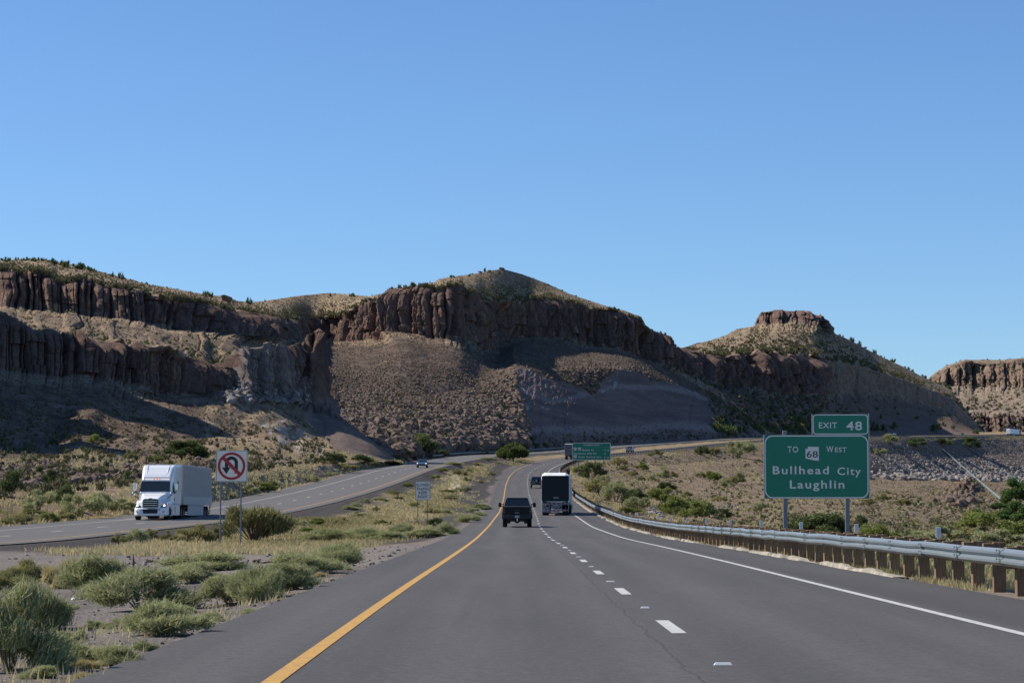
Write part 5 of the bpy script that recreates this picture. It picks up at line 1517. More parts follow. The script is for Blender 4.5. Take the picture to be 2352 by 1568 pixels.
# right-hand bank
put(bk, 0.1953, [
 ('green', 215, 640, 250, 200, 'dark green bush around the legs of the distance sign'),
 ('grey', 330, 700, 160, 120, 'grey green bush right of the distance sign legs'),
 ('lime', 60, 590, 180, 110, 'yellow green bush left under the distance sign'),
 ('olive', 250, 800, 330, 170, 'olive bush on the bank just past the black trailer'),
 ('grey', 480, 900, 330, 240, 'broad grey green bush in the thicket behind the guardrail'),
 ('green', 690, 940, 250, 190, 'dark bush in the thicket behind the guardrail'),
 ('grey', 760, 1010, 280, 170, 'grey bush at the right end of the thicket behind the guardrail'),
 ('lime', 640, 1040, 260, 80, 'yellow flowering weeds along the rail below the thicket'),
 ('lime', 1050, 905, 310, 165, 'bright lime green dome shaped bush on the bank'),
 ('lime', 1190, 1050, 360, 210, 'loose bright green bush right of the lime dome'),
 ('lime', 1420, 1090, 320, 200, 'feathery green bush in front of the dark standing boulder'),
 ('green', 1560, 1075, 200, 150, 'dark side of the thicket below the dark standing boulder'),
 ('lime', 800, 530, 130, 95, 'yellow green bush high on the bank right of the distance sign'),
 ('grey', 1045, 620, 140, 130, 'grey green bush midway up the bank above the lime dome'),
 ('grey', 910, 650, 110, 80, 'small grey bush midway up the bank left of its neighbour'),
 ('green', 1080, 770, 170, 100, 'green bush right above the lime dome'),
 ('lime', 1635, 665, 170, 120, 'yellow green bush on the upper bank left of the exit sign'),
 ('green', 1510, 365, 160, 120, 'dark green bush just under the far road rail'),
 ('olive', 1620, 345, 150, 80, 'brownish bush next to the dark one under the far rail'),
 ('grey', 1930, 370, 290, 190, 'large grey green bush on the bank top left of the exit sign'),
 ('olive', 980, 345, 150, 65, 'brownish green bush by the far rail past the silver pickup'),
 ('olive', 890, 360, 120, 50, 'yellow bush below the silver pickup'),
 ('olive', 510, 480, 160, 100, 'yellowish bush right of the distance sign top'),
 ('olive', 590, 540, 110, 80, 'brown bush right of the distance sign'),
 ('olive', 690, 600, 110, 80, 'brown bush casting a long shadow on the upper bank'),
 ('green', 1745, 1085, 180, 110, 'dark green bush between the boulder and the exit sign'),
 ('olive', 1880, 690, 230, 130, 'olive bush on the bank left of the exit sign panel'),
 ('grey', 1780, 720, 160, 90, 'grey bush below the yellow green one on the upper bank'),
 ('olive', 780, 660, 80, 70, 'small dark brown bush in mid bank'),
 ('olive', 1480, 620, 110, 70, 'dull bush left of the yellow green upper bush'),
 ('olive', 1170, 610, 120, 70, 'dull bush on the middle of the bank'),
 ('grey', 2180, 1020, 150, 110, 'pale bush at the left edge of the exit sign'),
 ('olive', 1310, 850, 130, 80, 'brown bush right of the lime dome'), ('olive', 1690, 900, 160, 70, 'brown weeds right of the standing boulder'),
 ('grey', 1330, 920, 120, 90, 'grey bush left of the standing boulder'),
], where='H')
put(sg, 0.29297, [
 ('green', 520, 1085, 420, 190, 'spreading dark green bush between the exit sign legs'),
 ('green', 855, 1000, 120, 100, 'round dark bush right of the exit sign'),
 ('lime', 980, 1110, 210, 140, 'green bush below the round dark one behind the rail'),
 ('lime', 1110, 1110, 130, 80, 'small bright green bush behind the rail right of the exit sign'),
 ('lime', 1765, 950, 170, 95, 'dome of lime green leaves below the drain pipe end'),
 ('lime', 1850, 1035, 330, 150, 'broad yellow green bush near the right picture edge'),
 ('lime', 2060, 1080, 260, 140, 'yellow green bush at the right picture edge'),
 ('grey', 1950, 1115, 360, 110, 'grey green brush behind the rail at the right'),
 ('grey', 1520, 1100, 280, 130, 'grey green brush left of the broad yellow green bush'),
 ('grey', 1330, 1110, 260, 90, 'grey brush behind the rail in the middle of the right hollow'),
 ('olive', 1700, 1090, 240, 90, 'dull brush between the grey and the yellow green bushes'),
 ('grey', 1110, 345, 110, 80, 'dark green bush on the bank top, first right of the exit sign'),
 ('green', 1310, 365, 130, 70, 'dark green bush at the head of the thick drain pipe'),
 ('green', 1520, 360, 110, 60, 'dark bush between the heads of the two drain pipes'),
 ('green', 1735, 380, 120, 90, 'dark green bush at the head of the thin drain pipe'),
 ('grey', 1020, 430, 100, 50, 'grey bush below the rail right of the exit sign'),
 ('olive', 940, 830, 110, 60, 'dull bush on the slope right of the exit sign legs'),
 ('olive', 1060, 790, 110, 60, 'brown bush on the slope below the riprap'),
 ('olive', 1200, 830, 120, 60, 'brown bush left of the dark outcrop'),
], where='H')

# scattered scrub on slopes: the nearest larger ones are things, the rest is stuff
SB = []
for i in range(5):
    V, Fc, rnd = blades(46, 0.42, 0.16, 3000 + i, up=0.5, shell=0.5, clumps=6, flat=0.8)
    V[:, 2] /= V[:, 2].max(); V[:, :2] *= 0.5 / np.abs(V[:, :2]).max()
    SB.append((V, Fc, rnd))
def scrub(key, n, wfn, smin, smax, seed, name, label, mat=M_SCRUB, hf=0.75, power=2.0, persp=None):
    r = np.random.default_rng(seed)
    P = pick(key, n, wfn, seed); s = smin + (smax - smin) * r.random(n) ** power
    if persp: s = s * np.clip(P[:, 1] / persp, 0.5, 3)
    P[:, 2] -= 0.06 * s
    V, Fc, rnd = merged(SB, P, np.stack([s, s, s * hf * r.uniform(.7, 1.3, n)], 1), r.random(n) * 6.28, np.zeros(n), seed)
    tag(mesh_np(name, V, Fc, mat, attrs={'rnd': ('FACE', rnd)}), label, name, kind='stuff')
scrub('M', 6500, lambda px, py, T, at, G: (T > 1.9) * (T < 3.02) * (0.4 + clump(px, py, 30, 14, 21)) , 0.5, 2.2, 61, 'scrub', 'low desert scrub dotting the top slopes of the long mountain', power=2.5)
scrub('M', 90, lambda px, py, T, at, G: (T > 1.98) * (T < 2.2) * (0.05 + clump(px, py, 60, 30, 35)), 0.9, 3.0, 62, 'skyline_scrub', 'taller dark shrubs standing along the skyline of the mountain', M_DARK, hf=0.9)
scrub('M', 2600, lambda px, py, T, at, G: (at['cut'] < 0.1) * (T > 4.0) * (T < 6.9) * (0.15 + clump(px, py, 40, 20, 23)) * np.where(px > 1180, 1.6, 1), 0.6, 2.4, 63, 'scrub', 'sparse dry scrub between the stones of the mountain scree')
scrub('M', 260, lambda px, py, T, at, G: (at['cut'] < 0.1) * (T > 4.0) * (T < 6.6) * (px < 730), 1.0, 4.0, 64, 'scrub', 'green bushes on the rock bench between the two left cliffs', M_DARK)
scrub('L', 2600, lambda px, py, T, at, G: (at['cut'] < 0.1) * (T > 2.97) * (T < 4.95) * np.where(T > 4.2, 0.45, 1.0) * (0.12 + clump(px, py, 34, 16, 25)), 0.3, 1.3, 65, 'scrub', 'dry scrub on the slope under the lower left cliff', M_SCRUB)
scrub('L', 110, lambda px, py, T, at, G: (T > 2.97) * (T < 4.9) * (px < 480), 0.5, 1.6, 66, 'scrub', 'darker green scrub on the shaded left slope', M_DARK)
scrub('B', 1900, lambda px, py, T, at, G: (T > 3.0) * (T < 3.97) * (0.3 + clump(px, py, 24, 12, 27)), 1.0, 3.8, 67, 'scrub', 'low scrub dotting the upper cone of the capped butte', power=2.4)
scrub('B', 600, lambda px, py, T, at, G: (T > 4.97) * (T < 5.95) * np.where(px < 1900, 1, 0.25), 1.5, 7.0, 68, 'scrub', 'dark bushes below the cliff of the capped butte', M_DARK)
scrub('B', 60, lambda px, py, T, at, G: (T > 1.98) * (T < 2.15) * (px > 1920), 1.6, 4.5, 69, 'skyline_scrub', 'dark shrubs along the right skyline of the capped butte', M_DARK, hf=0.9)
scrub('X', 900, lambda px, py, T, at, G: (T > 0.95) * (T < 5.9) * (0.3 + clump(px, py, 24, 12, 29)), 2.0, 6.0, 70, 'scrub', 'scrub over the farthest mesa')
scrub('H', 8500, lambda px, py, T, at, G: (T > 0.15) * (T < 5.6) * np.where((px > 1980) & (T < 2.3), 0.05, 1) * (0.12 + clump(px, py, 40, 16, 31)), 0.25, 1.9, 71, 'scrub', 'dry brown scrub over the tan embankment', M_SCRUB, hf=0.6, persp=450.0)
scrub('H', 900, lambda px, py, T, at, G: (T > 3.2) * (T < 5.8) * (px > 1850) * (0.2 + clump(px, py, 40, 16, 33)), 0.6, 2.2, 72, 'scrub', 'grey green brush filling the bottom of the right hollow', M_SAGE, hf=0.7)

# ------------------------------------------------------------------ dry grass
def grass():
    r = np.random.default_rng(77)
    B = []
    def field(n, ya, yb, fn, dens, hmin, hmax, pw=1.6):
        # spread evenly in the picture: more per metre near by
        q = r.random(n); Y = 1 / (1 / ya + q * (1 / yb - 1 / ya)) if pw else ya + q * (yb - ya)
        X = fn(Y, r.random(n))
        Z = Gz(X, Y)
        P = np.stack([X, Y, Z], -1)
        w = dens(X, Y)
        k = r.random(n) < w
        P = P[k]; 
        B.append((P, r.uniform(hmin, hmax, len(P))))
    nz = lambda X, Y: fbm(X * 0.25, Y * 0.06, 0, 4, 31)
    def medx(Y, t):
        a = rI(RX, Y) + UR0 * rI(RK, Y); b = rI(LX, Y) - UL0 * rI(LK, Y); return a * (1 - t) + b * t
    def dmed(X, Y):
        a = -((X - rI(RX, Y)) / rI(RK, Y) - UR0); b = -((rI(LX, Y) - X) / rI(LK, Y) - UL0); n = nz(X, Y)
        e = sstep(1.8, 3.6, b + 1.2 * n) * sstep(2.2, 5.2 , a + 1.6 * n + np.where(Y > 560, 3, 0))
        return e * sstep(97, 102, Y + 2.5 * n) * (0.3 + 0.7 * sstep(-0.4, 0.5, fbm(X * 0.5, Y * 0.16, 0, 3, 12)))
    field(34000, 90, 620, medx, dmed, 0.10, 0.27)
    field(5000, 24, 300, lambda Y, t: rI(RX, Y) + (10.35 + 2.2 * t) * rI(RK, Y), lambda X, Y: 0.9 * np.ones_like(X), 0.15, 0.42)
    field(1400, 40, 260, lambda Y, t: rI(RX, Y) + (9.55 + 0.5 * t) * rI(RK, Y), lambda X, Y: sstep(-0.2, 0.4, vnoise(Y * 0.3, X * 0, 0, 5)), 0.05, 0.16)
    field(9000, 95, 460, lambda Y, t: rI(LX, Y) - (10.9 + 9 * t ** 1.5) * rI(LK, Y), lambda X, Y: 0.25 + 0.75 * sstep(-0.3, 0.4, fbm(X * 0.2, Y * 0.06, 0, 3, 14)), 0.1, 0.28)
    field(3000, 17, 62, lambda Y, t: medx(Y, t * 0.8), lambda X, Y: sstep(-0.35, 0.5, nz(X, Y)), 0.05, 0.17)
    P = np.concatenate([b[0] for b in B]); H = np.concatenate([b[1] for b in B])
    # verge of the left sheet and bank sheet
    for key, n, fn in (('L', 6500, lambda px, py, T, at, G: (T > 4.3) * (T < 6.0) * (0.2 + clump(px, py, 50, 14, 51))), ('H', 15000, lambda px, py, T, at, G: (T > 0.03) * (T < 5.9) * np.where((px > 1980) & (T > 0.2) & (T < 2.4), 0.03, 1) * np.where(T < 0.35, 2.5, 1.0) * (0.15 + clump(px, py, 50, 14, 53)))):
        Q = pick(key, n, fn, 88); P = np.concatenate([P, Q]); H = np.concatenate([H, r.uniform(0.12, 0.36, len(Q))])
    n = len(P); kb = 5
    P = np.repeat(P, kb, 0); H = np.repeat(H, kb) * r.uniform(0.5, 1.2, n * kb)
    wide = 0.003 + 0.00042 * P[:, 1]
    P[:, :2] += r.normal(size=(n * kb, 2)) * (0.07 + 0.0006 * P[:, 1:2])
    a = r.random(n * kb) * 6.28
    side = np.stack([np.cos(a) * wide, np.sin(a) * wide * 0.5, 0 * a], -1)
    tip = np.stack([r.normal(size=n * kb) * 0.35 * H, r.normal(size=n * kb) * 0.35 * H, H], -1)
    V = np.stack([P - side - np.array([0, 0, .03]), P + side - np.array([0, 0, .03]), P + tip], 1).reshape(-1, 3)
    # green tints come in drifts
    g = fbm(P[:, 0] * 0.12, P[:, 1] * 0.03, 0, 3, 91)
    rnd = np.clip(0.62 - 0.55 * np.clip(g, -0.3, 1) + 0.35 * (r.random(n * kb) - 0.5), 0, 1)
    o = mesh_np('dry_grass', V, np.arange(3 * n * kb).reshape(-1, 3), M_STRAW, attrs={'rnd': ('FACE', rnd)})
    tag(o, 'straw coloured dry grass over the median, verges and bank', 'grass', kind='stuff')
grass()

# ------------------------------------------------------------------ trees
def tree(P, w, h, label, mat, seed, nleaf=9000, leaf=0.045, clumps=26, trunk=True):
    e = empty('tree', P, 0, label, 'tree')
    V, Fc, rnd = blades(nleaf, leaf * 1.6, leaf * 0.8, seed, up=0.15, shell=0.55, clumps=clumps, flat=1.2, spread=0.44)
    V[:, 2] = V[:, 2] / V[:, 2].max(); V[:, :2] *= 0.5 / np.percentile(np.abs(V[:, :2]), 99.5)
    z0 = 0.10 if trunk else 0.0
    V = V * np.array([w, w, h * (1 - z0)]) + np.array([0, 0, h * z0])
    mesh_np('crown', V, Fc, mat, e, attrs={'rnd': ('FACE', rnd)})
    r = random.Random(seed); b = MB(); tr = max(w, h) * 0.022
    b.tube([(0, 0, -0.3), (0.02 * w, 0, h * 0.22), (-0.02 * w, 0.02 * w, h * 0.55)], tr, 8, tr * 0.4)
    for i in range(9):
        a = r.random() * 6.28; z = h * r.uniform(0.12, 0.4); l = w * r.uniform(0.2, 0.4)
        b.tube([(0, 0, z), (math.cos(a) * l * 0.5, math.sin(a) * l * 0.5, z + h * 0.15), (math.cos(a) * l, math.sin(a) * l, z + h * r.uniform(0.22, 0.4))], tr * 0.5, 6, tr * 0.15)
    b.build('trunk', M_TWIG, e)
    return e
P = hit(1178, 1059); s = P[1] / F
tree(P, 70 * s, 46 * s, 'round green tree in the median between the two carriageways', mat_leaf('mesquite_leaf', [(0.0, (0.055, 0.070, 0.022)), (0.5, (0.105, 0.135, 0.042)), (1.0, (0.17, 0.19, 0.06))], 0.3), 501, 11000, 0.045, 40, False)
M_COT = mat_leaf('cottonwood_leaf', [(0.0, (0.050, 0.090, 0.028)), (0.5, (0.105, 0.170, 0.055)), (1.0, (0.18, 0.25, 0.09))], 0.35)
for x, y, w, h, sd, lb in ((2342, 1168, 78, 74, 511, 'tall green tree at the right picture edge by the pipe end'), (2334, 1206, 92, 58, 512, 'spreading darker green tree below the tall one at right'), (2296, 1172, 44, 20, 513, 'low green sapling left of the spreading tree at right')):
    P = sheet_hit('H', x, y); s = P[1] / F
    tree(P, w * s, h * s, lb, M_COT, sd, 8000, 0.05, 24)

# ------------------------------------------------------------------ single stones and litter
def stone(P, sx, sy, sz, label, mat, i, cat='boulder', name='boulder', rz=0.4):
    o = bpy.data.objects.new(name, _rock_me[i]); sc.collection.objects.link(o)
    if mat is not M_BOULD:
        o.data = _rock_me[i].copy(); o.data.materials.clear(); o.data.materials.append(mat)
    o.location = tuple(P); o.scale = (sx, sy, sz); o.rotation_euler = (0.1, 0.05, rz)
    return tag(o, label, cat)
P = sheet_hit('H', 1628, 1172); s = P[1] / F
stone(P + np.array([0, 0, 1.0 * 9 * s]), 10 * s, 9 * s, 19 * s, 'dark upright boulder standing in the thicket on the right bank', mat_boulder('dark_basalt', [(0.03, 0.02, 0.018), (0.06, 0.042, 0.036), (0.11, 0.08, 0.065)]), 2)
P = sheet_hit('H', 1433, 1118); s = P[1] / F
stone(P, 4.5 * s, 3.5 * s, 4.2 * s, 'single white rock on the bank behind the guardrail thicket', paint('white_rock', (0.72, 0.69, 0.62), 0.95, dirt=0.2), 4)
for (x, y, w) , lb in zip(((680, 1076, 5), (709, 1076, 6), (713, 1079.5, 4.5)), ('leftmost pale rock in the dry grass beyond the far road', 'larger pale rock of the close pair beyond the far road', 'smaller pale rock of the close pair beyond the far road')):
    P = sheet_hit('L', x, y); s = P[1] / F; stone(P, w * s * .6, w * s * .5, w * s * .55, lb, M_RIPRAP, 1)
P = hit(640, 1252); s = P[1] / F
M_LIT = paint('litter_white', (0.75, 0.76, 0.76), 0.5)
def litter(x, y, w, h, label, seed, mat=M_LIT):
    P = hit(x, y); s = P[1] / F; r = np.random.default_rng(seed)
    n = 9; g = np.linspace(-0.5, 0.5, n); X, Y = np.meshgrid(g, g)
    Z = np.abs(fbm(X * 3 + seed, Y * 3, 0, 3, seed)) * np.clip(1 - 3.2 * (X ** 2 + Y ** 2), 0, 1)
    V = np.stack([X * w * s * (1 + .3 * vnoise(Y * 4, X, 0, seed)), Y * w * s, Z / max(Z.max(), 1e-3) * h * s + 0.01], -1).reshape(-1, 3)
    o = mesh_np('litter', V, grid_faces(n, n), mat, smooth=False); o.location = tuple(P)
    mod = o.modifiers.new('thick', 'SOLIDIFY'); mod.thickness = 0.006
    return tag(o, label, 'litter')
litter(505.5, 1242, 11, 5, 'crumpled white litter at the foot of the no u-turn sign', 3)
litter(486, 1240.5, 6, 4, 'small scrap of white litter left of the sign legs', 4)
litter(524.5, 1241.5, 5, 4, 'small white cup on the gravel before the big olive bush', 5)
litter(176, 1377, 22, 9, 'white plastic bag caught beside the foreground bushes', 6)
litter(149, 1476, 12, 11, 'white plastic scrap hanging low in the corner bushes', 7)
litter(332, 1264, 6, 3, 'tiny white scrap on the gravel turn-round', 8)
# dead stalk and tyre scraps
P = hit(306, 1303); s = P[1] / F
e = empty('dead_stalk', P, 0, 'dark dead stalk standing among the foreground tumbleweeds', 'plant')
b = MB().tube([(0, 0, -0.05), (0.01, 0, 12 * s), (-0.01, 0, 32 * s)], 3.4 * s, 7, 0.8 * s)
for k in range(7): b.tube([(0, 0, (4 + k * 2.5) * s), ((5 - k * .5) * s * (1 if k % 2 else -1), 2 * s, (9 + k * 2.2) * s)], 1.6 * s, 5, 0.5 * s)
b.build('stem', paint('dead_stalk_brown', (0.075, 0.05, 0.035), 0.9), e)
M_SCRAP = paint('tyre_scrap', (0.10, 0.055, 0.035), 0.85, dirt=0.4)
def scrap(x, y, w, label, seed):
    P = hit(x, y); s = P[1] / F; r = np.random.default_rng(seed); n, k = 60, 7
    t = np.linspace(0, 1, n); a = 11 * t + 2 * vnoise(t * 5, seed)
    c = np.stack([(t - .5) * w * s + np.cos(a) * w * s * .16, np.sin(a) * w * s * .5 + 0.4 * vnoise(t * 9, seed + 4), (2.6 + 2.4 * vnoise(t * 8, seed + 8)) * s], -1)
    q = np.linspace(-1, 1, k)[None, :, None] * np.stack([0.2 * np.sin(a * 2), np.cos(a * 2), 0.9 * np.sin(a * 3)], -1)[:, None, :] * 3.2 * s
    V = (c[:, None, :] + q); V[..., 2] = np.maximum(V[..., 2] + 0.6 * s * r.normal(size=(n, k)), 0.01)
    o = mesh_np('tyre_scrap', V.reshape(-1, 3), grid_faces(n, k), M_SCRAP); o.location = tuple(P)
    md = o.modifiers.new('thick', 'SOLIDIFY'); md.thickness = 0.02
    tag(o, label, 'debris')
scrap(608, 1292, 58, 'heap of dark brown tyre scraps on the gravel behind the tumbleweeds', 2)
scrap(345, 1291, 26, 'small pile of brown tyre scraps beside the dead stalk', 4)

# ---- loose stones on the gravel
def gravel():
    r = np.random.default_rng(301); n = 9000
    Y = 1 / (1 / 17 + r.random(n) * (1 / 97 - 1 / 17))
    a = rI(RX, Y) + (UR0 - 0.05) * rI(RK, Y); b = rI(LX, Y) - UL0 * rI(LK, Y)
    t = r.random(n) ** 1.3
    X = a * (1 - t) + b * t
    s = (0.008 + 0.05 * r.random(n) ** 5) * np.clip(Y / 35, 0.6, 2.2)
    P = np.stack([X, Y, Gz(X, Y) + s * 0.2], -1)
    V, Fc, _ = merged(ROCKS_, P, np.stack([s, s, s * 0.7], 1), r.random(n) * 6.28, np.full(n, 0.4), 5)
    tag(mesh_np('gravel', V, Fc, mat_boulder('gravel_stone', [(0.07, 0.06, 0.055), (0.16, 0.14, 0.125), (0.36, 0.32, 0.28)])), 'loose grey gravel stones on the turn-round and road edge', 'gravel', kind='stuff')
gravel()

# ---- rock knobs on the summit
for x, y, w, h, i, lb in ((1114, 622, 5, 11, 3, 'slim rock pillar standing on the mountain summit'), (1104, 625, 9, 5, 0, 'low dark rocks left of the summit pillar'), (1124, 622, 8, 5, 5, 'low dark rocks right of the summit pillar'), (1152, 618, 11, 7, 2, 'rounded rock knob on the mountain summit right of the pillar'), (520, 690, 26, 14, 6, 'large dark rock hump on the skyline above the left cliff')):
    P = sheet_hit('M', x, y + 2, 1.9, 3.0); s = 1.25 * P[1] / F
    stone(P + np.array([0, 0, h * s * 0.35]), w * s * .6, w * s * .5, h * s * .75, lb, M_BOULD, i)

scrub('H', 900, lambda px, py, T, at, G: (T > 0.4) * (T < 5.2) * (px > 1330) * np.where((px > 1970) & (py < 1125), 0.05, 1) * (0.08 + clump(px, py, 50, 18, 57)), 0.7, 2.1, 81, 'scrub', 'grey green and dark bushes dotted over the tan embankment', M_DARK, hf=0.7, persp=480.0)
scrub('H', 700, lambda px, py, T, at, G: (T > 0.4) * (T < 5.2) * (px > 1330) * np.where((px > 1970) & (py < 1125), 0.05, 1) * (0.08 + clump(px, py, 60, 22, 59)), 0.7, 2.0, 82, 'scrub', 'olive brown brush dotted over the tan embankment', M_OLIVE, hf=0.7, persp=480.0)

rocks('M', 420, lambda px, py, T, at, G: (at['cut'] > 0.6) * (0.12 + 3 * (T > 6.75)) * (T < 6.97), 0.25, 1.5, 91, 'rubble', 'fallen stones along the foot of the road cut', power=3.0)
scrub('M', 170, lambda px, py, T, at, G: (at['cut'] > 0.6) * (T > 6.1) * (T < 6.97) * (0.1 + 2 * (T > 6.7)), 0.6, 2.0, 92, 'scrub', 'a few dark plants on the road cut and along its foot', M_DARK)
# ------------------------------------------------------------------ vehicles (local +y is the way they drive)
M_TYRE = paint('tyre_rubber', (0.018, 0.018, 0.019), 0.85, spec=0.2)
M_RIM = paint('alloy_rim', (0.42, 0.43, 0.44), 0.35, 0.8)
M_RIMD = paint('dark_rim', (0.03, 0.03, 0.032), 0.4, 0.5)
M_GLASS = paint('tinted_glass', (0.012, 0.018, 0.022), 0.08, spec=0.8, dirt=0.0)
M_CHAS = paint('chassis_black', (0.02, 0.02, 0.021), 0.7)
M_CHROME = paint('chrome', (0.62, 0.64, 0.66), 0.15, 1.0)
M_TAILR = paint('tail_lamp_red', (0.11, 0.008, 0.008), 0.25)
M_AMB = paint('marker_amber', (0.75, 0.25, 0.06), 0.3, emit=(1.0, 0.35, 0.08), estr=0.5)
M_HEAD = paint('head_lamp', (0.75, 0.77, 0.8), 0.2, emit=(0.85, 0.9, 1.0), estr=2.2)
M_PLATE = paint('licence_plate', (0.36, 0.36, 0.36), 0.5)
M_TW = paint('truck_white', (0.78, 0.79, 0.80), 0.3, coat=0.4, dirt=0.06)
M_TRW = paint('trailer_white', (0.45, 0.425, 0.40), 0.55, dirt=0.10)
M_RTAPE = paint('tape_red', (0.40, 0.03, 0.03), 0.4)
M_WTAPE = paint('tape_white', (0.42, 0.42, 0.42), 0.4)

def wheel(par, x, y, r, w, rim=M_RIM, name='wheel'):
    t = MB(); n = 24
    prof = [(-w / 2, r * .60), (-w / 2, r * .93), (-w * .38, r), (w * .38, r), (w / 2, r * .93), (w / 2, r * .60)]
    rings = [[(a, math.cos(2 * math.pi * i / n) * q, math.sin(2 * math.pi * i / n) * q) for i in range(n)] for a, q in prof]
    t.loft(rings, cap=False)
    o = t.build(name, M_TYRE, par, smooth=True); o.location = (x, y, r)
    q = MB().cyl((0, 0, 0), r * .61, w * .72, 0, 20)
    for k in range(6):
        a = k * math.pi / 3
        for sx in (-1, 1): q.cyl((sx * w * .37, math.cos(a) * r * .36, math.sin(a) * r * .36), r * .10, 0.02, 0, 8)
    q.build('rim', rim, o)
    return o

def pickup(name, P, hd, label, paint_m, sx=1.0, lift=0.0, rear_text=None, rimm=M_RIMD, cover=False):
    e = empty(name, P, hd, label, 'pickup truck')
    W = 2.03 * sx; L = lift; hb = 0.52 + L; bt = 1.40 + L
    # cab and bonnet: lofted along the length
    def S(y, w, z0, z1, r=0.10): return rr(w, z1 - z0, r, 0, (z0 + z1) / 2, y, 4, 0.965)
    MB().loft([S(-0.85, W * .97, hb, bt), S(-0.80, W, hb, bt), S(1.35, W, hb, bt), S(1.75, W * .99, hb, 1.30 + L), S(2.75, W * .96, hb + .05, 1.22 + L), S(3.02, W * .90, hb + .12, 1.05 + L, .15)]).build('body', paint_m, e, smooth=False)
    # bed: two side walls with arch flares, floor, headboard
    bd = MB()
    for s in (-1, 1):
        bd.prism([(s * (W / 2 - .12), hb + .02), (s * (W / 2 - .01), hb), (s * W / 2, 1.05 + L), (s * (W / 2 - .03), bt), (s * (W / 2 - .14), bt)][::s], 1, -2.92, -0.87)
        bd.prism([(-2.55, hb), (-2.45, .82 + L * .6), (-2.2, 1.02 + L * .6), (-1.75, 1.02 + L * .6), (-1.5, .82 + L * .6), (-1.4, hb)], 0, s * (W / 2 - .02), s * (W / 2 + .035))
    bd.box((0, -1.9, hb + .22), (W - .26, 2.0, .06)).box((0, -.92, (hb + bt) / 2), (W - .2, .08, bt - hb))
    bd.build('bed', paint_m, e)
    if cover: MB().box((0, -1.9, bt + .012), (W - .22, 2.0, .03)).build('bed_cover', M_CHAS, e, bevel=.01, seg=1)
    tg = MB().prism([(p[0], p[1] + (hb + .12 + bt - .01) / 2 + .06) for p in rect2(W - .32, bt - hb - .2, .05)], 1, -2.99, -2.90).build('tailgate', paint_m, e, bevel=.012)
    MB().box((0, -2.955, bt - .01), (W - .30, .09, .05)).build('spoiler_lip', paint('lip_highlight', (0.16, 0.18, 0.19), 0.35) if paint_m is not M_SILV else paint_m, tg, bevel=.012, seg=1)  # tailgate top-edge highlight painted in as a lighter lip colour
    MB().box((0, -2.998, bt - .26), (.34, .02, .09)).build('handle', M_CHAS, tg, bevel=.012, seg=1)
    if rear_text:
        text_mesh('emblem', rear_text, paint('emblem_grey', (0.35, 0.36, 0.38), 0.4), tg, -.16, .16, bt - .48, .09, -2.997, .01, 1.1, 'tailgate emblem')
        text_mesh('emblem', 'HD', paint('emblem_dark', (0.07, 0.07, 0.075), 0.4), tg, -W / 2 + .24, -W / 2 + .42, bt - .66, .055, -2.997, .005, 1.0, 'small dark badge')
    for s in (-1, 1):
        MB().prism([(s * (W / 2 - .17), bt - .52), (s * (W / 2 - .005), bt - .5), (s * (W / 2 - .02), bt - .08), (s * (W / 2 - .16), bt - .06)][::s], 1, -2.995, -2.86).build('tail_lamp', M_TAILR, e, bevel=.01, seg=1)
        MB().tube([(s * (W / 2 - .06), .95, bt + .06), (s * (W / 2 + .12), .90, bt + .03)], .03, 6).tube([(s * (W / 2 - .06), .95, bt + .16), (s * (W / 2 + .12), .90, bt + .16)], .03, 6).prism([(p[0] + s * (W / 2 + .20), p[1] + bt + .11) for p in rect2(.21, .32, .05)], 1, .80, .96).build('door_mirror', M_CHAS, e)
    # greenhouse
    ct = 2.0 + L
    g = MB().loft([[(-W * .455, -.84, bt - .02), (W * .455, -.84, bt - .02), (W * .37, -.62, ct - .05), (W * .33, -.58, ct), (-W * .33, -.58, ct), (-W * .37, -.62, ct - .05)],
                   [(-W * .46, 1.30, bt - .02), (W * .46, 1.30, bt - .02), (W * .375, .55, ct - .03), (W * .335, .50, ct + .02), (-W * .335, .50, ct + .02), (-W * .375, .55, ct - .03)]])
    cab = g.build('cab', paint_m, e, bevel=.02)
    MB().add([(-W * .42, -.855, bt + .05), (W * .42, -.855, bt + .05), (W * .365, -.655, ct - .10), (-W * .365, -.655, ct - .10)], [(0, 1, 2, 3)]).build('rear_window', M_GLASS, cab)
    MB().box((0, -.61, ct - .035), (.30, .03, .03)).build('brake_lamp', M_TAILR, cab)
    for s in (-1, 1):
        MB().add([(s * (W * .457 + .012), -.6, bt + .05), (s * (W * .46 + .012), 1.0, bt + .05), (s * (W * .39 + .014), .45, ct - .12), (s * (W * .388 + .014), -.45, ct - .12)], [(0, 1, 2, 3)]).build('side_window', M_GLASS, cab)
    MB().add([(-W * .42, 1.33, bt + .03), (W * .42, 1.33, bt + .03), (W * .36, .62, ct - .06), (-W * .36, .62, ct - .06)], [(0, 1, 2, 3)]).build('windscreen', M_GLASS, cab)
    # rear bumper, plate, hitch, axle
    bp = MB().prism([(p[0], p[1] + .66 + L) for p in rect2(W - .06, .26, .06)], 1, -3.14, -2.92).build('rear_bumper', M_CHAS if rear_text else M_CHROME, e, bevel=.02)
    MB().box((0, -3.15, .70 + L), (.31, .02, .16)).build('licence_plate', M_PLATE, bp)
    h = MB().box((0, -3.10, .47 + L), (.07, .30, .07)).cyl((0, -3.22, .55 + L), .03, .12, 2, 10).cyl((0, -3.22, .40 + L), .03, .10, 2, 10)
    h.build('tow_hitch', M_CHROME, bp)
